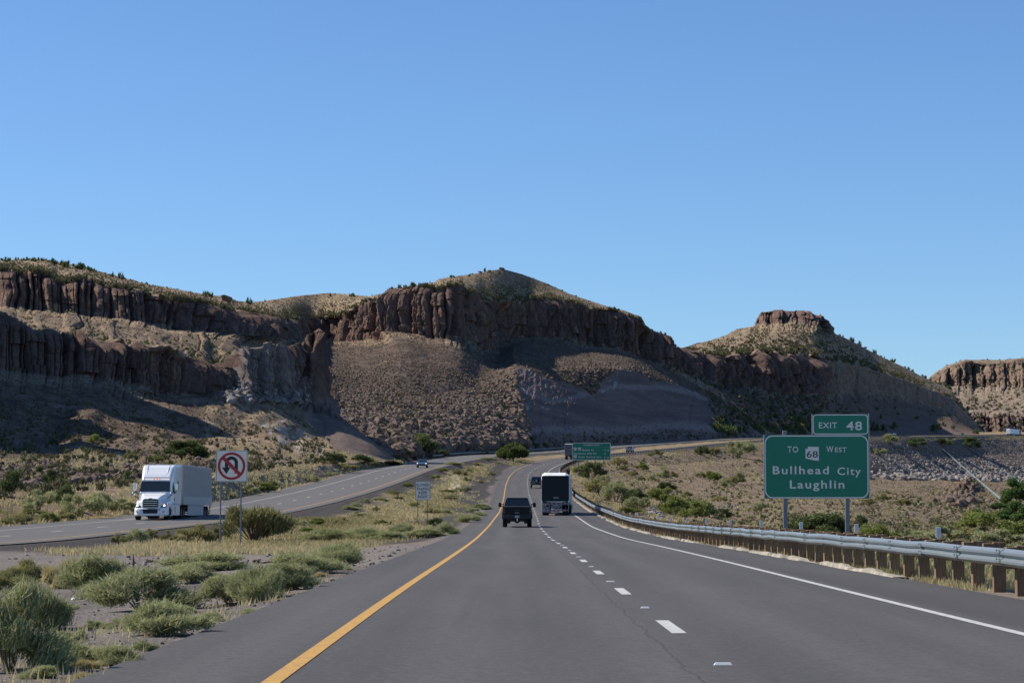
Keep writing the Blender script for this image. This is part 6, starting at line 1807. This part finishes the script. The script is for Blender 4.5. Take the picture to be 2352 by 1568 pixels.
    MB().box((0, -1.95, .42 + L), (W * .7, .14, .14)).cyl((0, -1.95, .42 + L), .19, .30, 1, 14).box((-.45, -.5, .5 + L), (.12, 4.6, .16)).box((.45, -.5, .5 + L), (.12, 4.6, .16)).box((0, -2.6, .5 + L), (1.3, .5, .2)).build('chassis', M_CHAS, e)
    MB().prism([(p[0], p[1] + .92 + L) for p in rect2(W * .62, .42, .06)], 1, 2.98, 3.06).build('grille', M_CHAS, e)
    for s in (-1, 1):
        MB().box((s * W * .40, 2.98, .98 + L), (.28, .1, .22)).build('head_lamp', paint('lamp_off', (.5, .52, .55), .2), e, bevel=.02)
        MB().box((s * .62, -2.38, .40 + L * .5), (.30, .02, .34)).build('mud_flap', M_CHAS, e)
        for y in (-1.95, 1.95): wheel(e, s * (W / 2 - .16), y, .43 + L * .35, .31, rimm)
    return e

M_BLKP = paint('black_truck_paint', (0.005, 0.007, 0.010), 0.4, coat=0.06, spec=0.18, dirt=0.0)
M_SILV = paint('silver_paint', (0.38, 0.39, 0.41), 0.35, 0.5)
def on_road(Y, u, side='R'):
    return road_pt(Y, u, side, 0.0), heading(Y, side) + (0 if side == 'R' else math.pi)

P, hd = on_road(172, 2.05)
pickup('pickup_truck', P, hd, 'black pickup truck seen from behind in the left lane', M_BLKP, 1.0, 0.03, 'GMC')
P, hd = on_road(800, 1.75)
pickup('pickup_truck', P, hd, 'small silver pickup truck far ahead on the bend beside the distance sign', M_SILV, 0.98, 0.0, None, M_RIM)

def trailer_box(e, yb, yf, w, z0, z1, mat, ribs=True, name='trailer'):
    t = MB().box((0, (yb + yf) / 2, (z0 + z1) / 2), (w, yf - yb, z1 - z0)).build(name, mat, e, bevel=.03)
    if ribs:
        for s in (-1, 1):
            r = MB(); k = 0
            y = yb + .3
            r.box((s * (w / 2 + .012), (yb + yf) / 2, z1 - .06), (.024, yf - yb - .02, .10)).box((s * (w / 2 + .012), (yb + yf) / 2, z0 + .30), (.03, yf - yb - .02, .62))
            while y < yf - .2:
                r.box((s * (w / 2 + .012), y, (z0 + .62 + z1 - .12) / 2), (.022, .06, z1 - z0 - .75)); y += .42
            r.build('side_ribs', mat, t)
    return t

# black rear curtain-sided trailer ------------------------------------
def tarp_lorry():
    P, hd = on_road(229, 5.46); hd -= 0.036
    e = empty('tarp_lorry', P, hd, 'lorry with white topped trailer and black curtain rear in the right lane', 'lorry')
    w, z0, z1, Lr = 2.62, 1.22, 4.02, 15.2
    def arch(y, dw=0.0, dz=0.0):
        hw = w / 2 - dw
        return [(-hw, y, z0), (hw, y, z0), (hw, y, z1 - .42 - dz), (hw - .10, y, z1 - .14 - dz), (hw - .34, y, z1 - dz), (-hw + .34, y, z1 - dz), (-hw + .10, y, z1 - .14 - dz), (-hw, y, z1 - .42 - dz)]
    tarp = paint('white_tarp', (0.74, 0.75, 0.72), 0.6, dirt=0.12)
    cv = MB().loft([arch(0.0, .02, .30), arch(0.55), arch(Lr - .4), arch(Lr, .05, .2)]).build('tarp_cover', tarp, e)
    b = MB()
    for k in range(1, 14): b.box((-w / 2 - .008, k * 1.12, (z0 + z1 - .45) / 2), (.02, .05, z1 - z0 - .5)).box((w / 2 + .008, k * 1.12, (z0 + z1 - .45) / 2), (.02, .05, z1 - z0 - .5))
    b.build('tarp_seams', tarp, cv)
    blk = paint('black_tarp', (0.010, 0.012, 0.014), 0.55, spec=0.3, dirt=0.2)
    rc = MB()
    rc.prism([(p[0] + .02, p[1] + (z0 + .12 + z1 - .30) / 2) for p in rect2(w - .06, z1 - .30 - z0 - .10, .14, 4)], 1, -.05, -.005)
    rear = rc.build('rear_curtain', blk, e, bevel=.02)
    n = 28
    MB().add([(0.08 + .31 * math.cos(2 * math.pi * i / n), -.058, z0 + .44 + .095 * math.sin(2 * math.pi * i / n)) for i in range(n)], [tuple(range(n))]).build('oval_emblem', paint('oval_grey', (0.16, 0.165, 0.165), 0.5), rear)
    MB().prism([(-1.16, z0 + .12), (-.5, z0 + .02), (.5, z0 + .0), (1.2, z0 + .1), (1.2, z0 - .04), (-1.16, z0 - .04)], 1, -.07, -.01).build('curtain_skirt', blk, rear)
    fr = paint('trailer_frame_grey', (0.19, 0.185, 0.195), 0.6, dirt=0.2)
    f = MB().box((0, .1, 1.13), (2.5, .2, .22)).box((0, 7.6, 1.12), (2.5, 15, .10)).box((-.55, 7, .98), (.16, 14, .3)).box((.55, 7, .98), (.16, 14, .3))
    f.box((-.56, .0, .78), (.10, .12, .72)).box((.56, .0, .78), (.10, .12, .72)).box((0, 0, .48), (2.36, .12, .13))
    fm = f.build('frame', fr, e, bevel=.012, seg=1)
    MB().prism([(-1.2, .98), (-.62, .80), (-.62, .55), (-1.2, .55)], 1, -.02, .04).build('splash_plate', fr, fm)
    MB().box((.02, -.03, .86), (.82, .04, .42)).build('rear_box', fr, fm, bevel=.01, seg=1)
    rt, wt = MB(), MB()
    for k in range(12): (rt if k % 2 else wt).box((-1.13 + k * .205, -.008, 1.16), (.2, .012, .07)); (rt if k % 2 else wt).box((-1.08 + k * .196, -.068, .48), (.19, .012, .08))
    rt.build('red_tape', M_RTAPE, fm); wt.build('white_tape', M_WTAPE, fm)
    for x in (-.30, -.12, .2, .33): MB().cyl((x, -.06, .95 if x in (-.3, .33) else .78), .05, .03, 1, 12).build('tail_lamp', M_TAILR, fm)
    MB().box((.14, -.06, 1.0), (.08, .02, .05)).box((.5, -.13 + .1, .98), (.08, .02, .05)).build('marker_lamp', paint('marker_pale', (.7, .6, .5), .4), fm)
    MB().box((-.82, .02, .36), (.62, .03, .09)).box((.05, .02, .36), (.75, .03, .09)).build('bumper_step', paint('step_grey', (.3, .3, .3), .6), fm)
    for s in (-1, 1):
        MB().box((s * .95, .3, .42), (.55, .03, .45)).build('mud_flap', M_CHAS, e)
        for y in (1.3, 2.6):
            for x in (s * 1.10, s * .79): wheel(e, x, y, .50, .26)
    for x in (-1.27, 1.27): MB().tube([(x, .05, 1.25), (x, .05, 1.0), (x * .98, .12, .35)], .025, 6).build('curtain_strap', paint('strap_pale', (.5, .5, .47), .7), e)
    # tractor ahead of the trailer
    tp = paint('tractor_paint', (0.03, 0.05, 0.10), 0.3, coat=.5)
    cab = MB().loft([rr(2.35, 2.7, .2, 0, 2.15, Lr + .6, 3), rr(2.4, 2.9, .2, 0, 2.2, Lr + 2.6, 3), rr(2.3, 2.2, .2, 0, 1.9, Lr + 3.3, 3)]).build('cab', tp, e)
    MB().loft([rr(2.2, 1.0, .15, 0, 1.35, Lr + 3.2, 3), rr(1.9, .9, .2, 0, 1.25, Lr + 5.2, 3)]).build('bonnet', tp, cab)
    MB().box((0, Lr + 2.5, .75), (1.0, 6.5, .3)).build('chassis', M_CHAS, e)
    for s in (-1, 1):
        MB().tube([(s * 1.2, Lr + 3.0, 2.2), (s * 1.45, Lr + 3.0, 2.2)], .03, 6).box((s * 1.5, Lr + 3.0, 2.15), (.2, .14, .62)).build('door_mirror', M_CHAS, cab)
        MB().cyl((s * 1.24, Lr + 2.2, .85), .32, 1.6, 1, 16).build('fuel_tank', M_CHROME, e)
        for y, xx in ((Lr - .5, 1.1), (Lr + .8, 1.1), (Lr + 4.3, 1.05)): wheel(e, s * xx, y, .50, .32)
    return e
tarp_lorry()

# far box lorry --------------------------------------------------------
def far_lorry(P, hd, label, body, cabm, side_skirt=False):
    e = empty('box_lorry', P, hd, label, 'lorry')
    t = trailer_box(e, 0, 14.5, 2.6, 1.15, 4.05, body)
    MB().box((0, -.012, 2.55), (.04, .03, 2.6)).box((-.75, -.03, 2.55), (.05, .05, 2.6)).box((.75, -.03, 2.55), (.05, .05, 2.6)).box((0, -.03, 2.2), (2.3, .04, .05)).box((0, -.03, 3.0), (2.3, .04, .05)).build('rear_door_bars', paint('door_bar', (.12, .12, .13), .6), t)
    MB().prism([(0.02, 4.04), (14.4, 4.04), (14.3, 4.14), (.5, 4.14)], 0, -1.27, 1.27).build('roof', paint('roof_pale', (.72, .74, .75), .5), t)
    MB().box((0, .05, .55), (2.3, .1, .12)).box((-.6, .05, .85), (.1, .1, .6)).box((.6, .05, .85), (.1, .1, .6)).box((0, 7, 1.02), (1.2, 14, .25)).box((0, 15.6, .75), (1.0, 7.5, .3)).build('chassis', M_CHAS, e)
    c = MB().loft([rr(2.4, 2.9, .2, 0, 2.35, 15.1, 3), rr(2.4, 2.7, .25, 0, 2.2, 17.0, 3), rr(2.3, 1.9, .2, 0, 1.75, 17.9, 3), rr(2.2, 1.05, .2, 0, 1.25, 18.2, 3), rr(1.9, .9, .2, 0, 1.15, 19.8, 3)]).build('cab', cabm, e)
    MB().add([(-1.0, 17.6, 2.85), (1.0, 17.6, 2.85), (1.02, 18.02, 2.0), (-1.02, 18.02, 2.0)], [(0, 1, 2, 3)]).build('windscreen', M_GLASS, c)
    for s in (-1, 1):
        MB().box((s * 1.215, 17.0, 2.3), (.02, .8, .6)).build('side_window', M_GLASS, c)
        MB().box((s * .85, .09, 1.0), (.25, .04, .12)).build('tail_lamp', M_TAILR, e)
        for y in (1.2, 2.5, 14.4, 15.7): wheel(e, s * 1.0, y, .5, .55)
        wheel(e, s * 1.05, 18.7, .5, .32)
    return e
P, hd = on_road(640, 4.75)
far_lorry(P, hd, 'grey box lorry on the bend partly hidden behind the distance sign', paint('grey_trailer', (0.17, 0.16, 0.165), 0.6), paint('cab_dark', (.05, .05, .06), .4))
P, hd = on_road(1532, 5.5)
far_lorry(P, hd, 'far white trailer lorry with a red tractor on the bend at right', M_TW, paint('cab_red', (.35, .03, .03), .35))

# dark off-roader with a spare wheel ------------------------------------
def offroader():
    P, hd = on_road(396, 5.05)
    e = empty('off_roader', P, hd, 'dark blue off-roader ahead of the black curtain trailer', 'car')
    pm = paint('dark_blue_paint', (0.012, 0.022, 0.045), 0.25, coat=.5)
    W = 1.86
    bd = MB().loft([rr(W, .66, .08, 0, .86, -2.05, 3), rr(W, .68, .08, 0, .87, .6, 3), rr(W * .86, .58, .1, 0, .88, 2.1, 3)]).build('body', pm, e)
    c = MB().box((0, -.75, 1.50), (W * .92, 2.5, .62), (.88, .90)).build('cabin', pm, e, bevel=.05)
    MB().box((0, -.75, 1.82), (W * .78, 2.2, .05)).build('roof', paint('roof_blue', (.05, .09, .16), .3), c, bevel=.02)
    MB().add([(-.66, -2.00, 1.30), (.66, -2.00, 1.30), (.60, -1.915, 1.70), (-.60, -1.915, 1.70)], [(0, 1, 2, 3)]).build('rear_window', M_GLASS, c)
    for s in (-1, 1): MB().box((s * (W * .445), -.7, 1.5), (.03, 1.9, .36)).build('side_window', M_GLASS, c, label=None)
    MB().add([(-.7, .52, 1.26), (.7, .52, 1.26), (.62, .36, 1.76), (-.62, .36, 1.76)], [(0, 1, 2, 3)]).build('windscreen', M_GLASS, c)
    MB().box((0, -2.15, .62), (W * .95, .2, .2)).build('rear_bumper', M_CHAS, e, bevel=.03)
    MB().prism([(-.12, 1.02), (.12, 1.02), (.09, 1.26), (0, 1.34), (-.09, 1.26)], 1, -2.30, -2.28).build('window_sticker', paint('sticker_pale', (.45, .47, .5), .5), e)
    w = wheel(e, 0, 0, .37, .24, M_RIMD, 'spare_wheel'); w.rotation_euler = (0, 0, math.pi / 2); w.location = (.12, -2.16, 1.12)
    for s in (-1, 1):
        MB().box((s * .80, -2.07, 1.02), (.14, .05, .24)).build('tail_lamp', M_TAILR, e)
        MB().box((s * (W / 2 + .11), .35, 1.34), (.2, .1, .2)).build('door_mirror', M_CHAS, e, bevel=.02)
        MB().prism([(-1.75, .75), (-1.6, 1.0), (-.95, 1.0), (-.8, .75)], 0, s * (W / 2 - .04), s * (W / 2 + .08)).prism([(1.0, .75), (1.15, 1.0), (1.8, 1.0), (1.95, .75)], 0, s * (W / 2 - .04), s * (W / 2 + .08)).build('wheel_arch', M_CHAS, e)
        for y in (-1.28, 1.48): wheel(e, s * (W / 2 - .1), y, .39, .27, M_RIMD)
offroader()

# oncoming car -----------------------------------------------------------
def saloon(P, hd, label, pm, lit=True, name='saloon_car'):
    e = empty(name, P, hd, label, 'car')
    W = 1.82
    MB().loft([rr(W * .9, .42, .12, 0, .66, -2.25, 3), rr(W, .62, .14, 0, .62, -1.6, 3), rr(W, .64, .14, 0, .62, .9, 3), rr(W * .97, .55, .14, 0, .58, 1.75, 3), rr(W * .84, .42, .12, 0, .52, 2.28, 3)]).build('body', pm, e, smooth=False)
    c = MB().loft([[(-.78, -1.75, .9), (.78, -1.75, .9), (.60, -.95, 1.42), (-.60, -.95, 1.42)], [(-.80, -.9, .9), (.80, -.9, .9), (.62, -.75, 1.46), (-.62, -.75, 1.46)], [(-.80, .4, .9), (.80, .4, .9), (.62, .15, 1.45), (-.62, .15, 1.45)], [(-.80, 1.05, .9), (.80, 1.05, .9), (.60, .25, 1.42), (-.60, .25, 1.42)]]).build('cabin', pm, e, bevel=.03)
    MB().add([(-.73, 1.045, .95), (.73, 1.045, .95), (.58, .34, 1.39), (-.58, .34, 1.39)], [(0, 1, 2, 3)]).build('windscreen', M_GLASS, c)
    MB().add([(-.70, -1.74, .95), (.70, -1.74, .95), (.56, -1.02, 1.39), (-.56, -1.02, 1.39)], [(0, 1, 2, 3)]).build('rear_window', M_GLASS, c)
    for s in (-1, 1):
        MB().add([(s * .815, -1.4, .95), (s * .815, .75, .95), (s * .65, .15, 1.38), (s * .65, -.85, 1.38)], [(0, 1, 2, 3)]).build('side_window', M_GLASS, c)
        MB().prism([(s * .42, .62), (s * .80, .66), (s * .80, .76), (s * .46, .72)][::s], 1, 2.05, 2.27).build('head_lamp', paint('car_head_lamp', (.8, .75, .6), .2, emit=(1.0, .72, .35), estr=2.5) if lit else M_WTAPE, e)
        MB().box((s * (W / 2 + .07), .62, .98), (.18, .1, .12)).build('door_mirror', pm, e, bevel=.02)
        MB().box((s * .66, -2.2, .78), (.34, .1, .14)).build('tail_lamp', M_TAILR, e)
        for y in (-1.38, 1.40): wheel(e, s * (W / 2 - .11), y, .32, .21)
    MB().prism([(p[0], p[1] + .58) for p in rect2(.75, .14, .04)], 1, 2.24, 2.31).build('grille', M_CHAS, e)
    MB().prism([(p[0], p[1] + .38) for p in rect2(1.25, .13, .04)], 1, 2.22, 2.31).build('lower_grille', M_CHAS, e)
    MB().box((0, 2.32, .50), (.31, .015, .12)).build('licence_plate', M_PLATE, e)
P, hd = on_road(424, 2.0, 'L')
saloon(P, hd, 'blue car with lit headlamps coming down the opposite carriageway', paint('steel_blue_paint', (0.10, 0.20, 0.30), 0.25, 0.3, coat=.5))
P, hd = on_road(1425, 5.4, 'L')
saloon(P, hd, 'tiny white car far off in the shade of the butte', paint('white_car', (.75, .76, .77), .3), True)
P, hd = on_road(1567, 2.0, 'R')
saloon(P, hd, 'tiny pale car at the right picture edge past the red tractor lorry', paint('pale_car', (.7, .7, .66), .3), False)

# white articulated lorry --------------------------------------------------
def white_lorry():
    P, hd = on_road(173.5, 5.1, 'L')
    e = empty('articulated_lorry', P, hd + math.radians(1.4), 'white articulated lorry with lit headlamps on the opposite carriageway', 'lorry')
    # front of the bonnet at y = 0, everything behind is negative
    def S(y, w, z0, z1, r, tw=1.0): return rr(w, z1 - z0, r, 0, (z0 + z1) / 2, y, 4, tw)
    cab = MB().loft([S(-6.4, 2.46, 1.05, 3.98, .10), S(-4.2, 2.46, 1.05, 3.98, .14, .97), S(-3.5, 2.44, 1.05, 3.80, .22, .93), S(-2.95, 2.40, 1.05, 3.30, .22, .90), S(-2.62, 2.34, 1.05, 2.92, .16, .90), S(-2.55, 2.32, 1.05, 2.86, .12, .90), S(-1.85, 2.26, 1.05, 2.02, .12, .94)]).build('cab', M_TW, e)
    MB().loft([S(-3.0, 2.20, .72, 1.98, .15, .90), S(-1.85, 2.16, .72, 1.94, .18, .86), S(-.75, 1.75, .70, 1.72, .2, .80), S(-.12, 1.35, .68, 1.52, .16, .86), S(-.02, 1.25, .70, 1.44, .14, .9)]).build('bonnet', M_TW, e)
    for s in (-1, 1):
        # wings over the steer wheels
        MB().loft([[(s * .60, -.05 - .35 * 0, .62), (s * 1.10, -.28, .62), (s * 1.12, -.34, 1.02), (s * 1.02, -.38, 1.18), (s * .62, -.12, 1.30)],
                   [(s * .60, -1.0, .95), (s * 1.24, -1.0, .98), (s * 1.25, -1.0, 1.12), (s * 1.12, -1.0, 1.36), (s * .70, -1.0, 1.62)],
                   [(s * .60, -2.1, .62), (s * 1.25, -2.1, .62), (s * 1.25, -2.1, 1.05), (s * 1.17, -2.1, 1.30), (s * .80, -2.1, 1.60)]]).build('wing', M_TW, e)
        hl = MB().prism([(s * .66, .95), (s * 1.02, .88), (s * 1.13, 1.10), (s * 1.14, 1.24), (s * .98, 1.14), (s * .72, 1.02)][::s], 1, -.40, -.12).build('head_lamp', paint('lamp_housing', (.10, .11, .13), .15), e, label='headlamp cluster')
        MB().cyl((s * .96, -.115, 1.05), .07, .03, 1, 14).build('lamp_lens', M_HEAD, hl)
        MB().prism([(s * 1.06, 1.06), (s * 1.15, 1.10), (s * 1.15, 1.26), (s * 1.10, 1.2)][::s], 1, -.42, -.20).build('turn_lamp', M_AMB, hl)
        # mirrors
        MB().tube([(s * 1.12, -2.5, 1.85), (s * 1.45, -2.3, 2.0), (s * 1.48, -2.3, 2.1)], .035, 8).build('mirror_arm', M_CHAS, cab)
        MB().prism([(p[0] + s * 1.50, p[1] + 2.38) for p in rect2(.22, .56, .08)], 1, -2.42, -2.22).build('door_mirror', M_TW if s > 0 else M_CHROME, cab, bevel=.03)
        ma = MB().tube([(s * .98, -1.05, 1.52), (s * 1.25, -.95, 1.72), (s * 1.32, -.95, 1.80)], .03, 8).build('mirror_arm', M_CHAS, e)
        MB().loft([rr(.26, .24, .10, s * 1.36, 1.88, -.86, 3), rr(.22, .2, .09, s * 1.36, 1.88, -1.02, 3)]).build('bonnet_mirror', M_CHROME, ma, smooth=True)
        # side glass, door, vent window
        MB().add([(s * 1.178, -2.85, 1.98), (s * 1.205, -3.75, 1.98), (s * 1.17, -3.75, 2.72), (s * 1.145, -3.05, 2.70)], [(0, 1, 2, 3)]).build('side_window', M_GLASS, cab)
        MB().box((s * 1.235, -4.9, 2.55), (.012, .55, .55)).build('bunk_window', M_GLASS, cab)
        MB().box((s * 1.20, -3.4, 1.50), (.03, .12, .30)).build('door_handle', M_CHAS, cab)
        # side skirts, tank
        MB().prism([(-2.1, .35), (-6.0, .32), (-6.0, 1.08), (-2.15, 1.08)], 0, s * 1.14, s * 1.22).build('side_skirt', M_TW, e, bevel=.02)
        MB().box((s * 1.225, -3.6, .72), (.02, .08, .5)).build('skirt_step', M_CHAS, e)
        wheel(e, s * 1.03, -1.05, .51, .33)
        for y in (-6.9, -8.2):
            for x in (1.10, .78): wheel(e, s * x, y, .51, .26)
        MB().prism([(-6.35, 1.1), (-6.35, 3.9), (-6.95, 3.9), (-6.75, 1.1)], 0, s * 1.19, s * 1.225).build('cab_extender', M_TW, cab)
    MB().add([(-1.10, -1.90, 2.03), (1.10, -1.90, 2.03), (1.02, -2.52, 2.78), (-1.02, -2.52, 2.78)], [(0, 1, 2, 3)]).build('windscreen', M_GLASS, cab).location = (0, .045, .02)
    MB().prism([(-1.08, 2.80), (1.08, 2.80), (1.04, 2.90), (-1.04, 2.90)], 1, -2.66, -2.46).build('sun_visor', M_TW, cab, bevel=.02)
    # raised panel line on the roof fairing
    pts = [(-.80, -4.1, 4.0), (-.78, -3.45, 3.80), (-.74, -3.02, 3.36), (-.60, -2.94, 3.26), (.60, -2.94, 3.26), (.74, -3.02, 3.36), (.78, -3.45, 3.80), (.80, -4.1, 4.0)]
    MB().tube(pts, .022, 6).build('fairing_ridge', M_TW, cab, smooth=True)
    MB().prism([(-1.02, 3.06), (1.02, 3.06), (1.00, 3.12), (-1.00, 3.12)], 1, -2.86, -2.72).build('fairing_lip', M_TW, cab, bevel=.02)
    for x in (-.92, -.20, 0, .20, .92): MB().box((x, -2.64, 2.97), (.075, .16, .07)).build('marker_lamp', M_AMB, cab, bevel=.02)
    # grille with bars, emblem strip, bumper
    g = MB().prism([(p[0], p[1] + 1.10) for p in [(-.50, -.36), (.50, -.36), (.56, .10), (.54, .36), (.40, .42), (-.40, .42), (-.54, .36), (-.56, .10)]], 1, -.10, .03).build('grille', M_CHAS, e)
    b = MB()
    for z in (.90, 1.06, 1.22, 1.37): b.box((0, .035, z), (1.02, .02, .035))
    b.build('grille_bars', M_CHROME, g)
    MB().box((0, .0, 1.545), (.24, .03, .045)).build('emblem', paint('lorry_emblem', (.25, .26, .28), .4), e)
    bp = MB().loft([S(-.75, 2.42, .30, .92, .12), S(-.25, 2.36, .30, .92, .14), S(.06, 1.9, .32, .84, .14), S(.12, 1.5, .34, .80, .12)]).build('bumper', M_TW, e)
    MB().prism([(-.50, .48), (.50, .48), (.54, .80), (-.54, .80)], 1, .0, .135).build('lower_grille', M_CHAS, bp)
    for s in (-1, 1):
        MB().prism([(s * .70, .46), (s * 1.0, .58), (s * 1.0, .68), (s * .72, .56)][::s], 1, -.2, .085).build('fog_lamp', paint('fog_grey', (.22, .22, .23), .4), bp)
        MB().box((s * .64, .105, .74), (.06, .03, .12)).build('tow_slot', M_CHAS, bp)
    MB().box((0, -4.8, .62), (.9, 8.6, .3)).box((0, -7.5, .98), (1.1, 2.2, .16)).build('chassis', M_CHAS, e)
    MB().box((0, -1.05, .42), (1.5, .3, .22)).box((0, -1.0, .28), (.8, .9, .12)).build('front_axle', M_CHAS, e)
    # trailer
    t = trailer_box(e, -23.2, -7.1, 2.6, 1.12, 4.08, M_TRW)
    MB().box((0, -7.085, 2.7), (2.3, .04, 2.3)).build('nose_panel', M_TRW, t)
    MB().box((0, -15.2, 4.08), (2.5, 15.9, .04)).build('roof', paint('trailer_roof', (.33, .34, .35), .6), t)
    for s in (-1, 1):
        MB().box((s * 1.317, -8.3, 3.52), (.012, .55, .22)).box((s * 1.317, -8.3, 3.16), (.012, .55, .10)).build('fleet_marking', paint('marking_grey', (.42, .42, .40), .6), t)
        MB().box((s * 1.20, -14.6, .72), (.04, 8.6, .80)).build('side_skirt', M_TRW, t)
        for y in (-20.0, -21.3):
            for x in (1.10, .78): wheel(t, s * x, y, .51, .26, name='wheel')
        MB().box((s * .95, -22.0, .5), (.55, .03, .55)).build('mud_flap', M_CHAS, t)
        MB().tube([(s * 1.18, -23.1, 1.12), (s * 1.15, -23.2, .50), (0, -23.2, .50)], .05, 6).build('underride_bar', M_CHAS, t)
    MB().box((0, -15, 1.02), (1.1, 15, .22)).box((0, -20.6, .75), (.8, 2.6, .3)).build('trailer_frame', M_CHAS, t)
white_lorry()
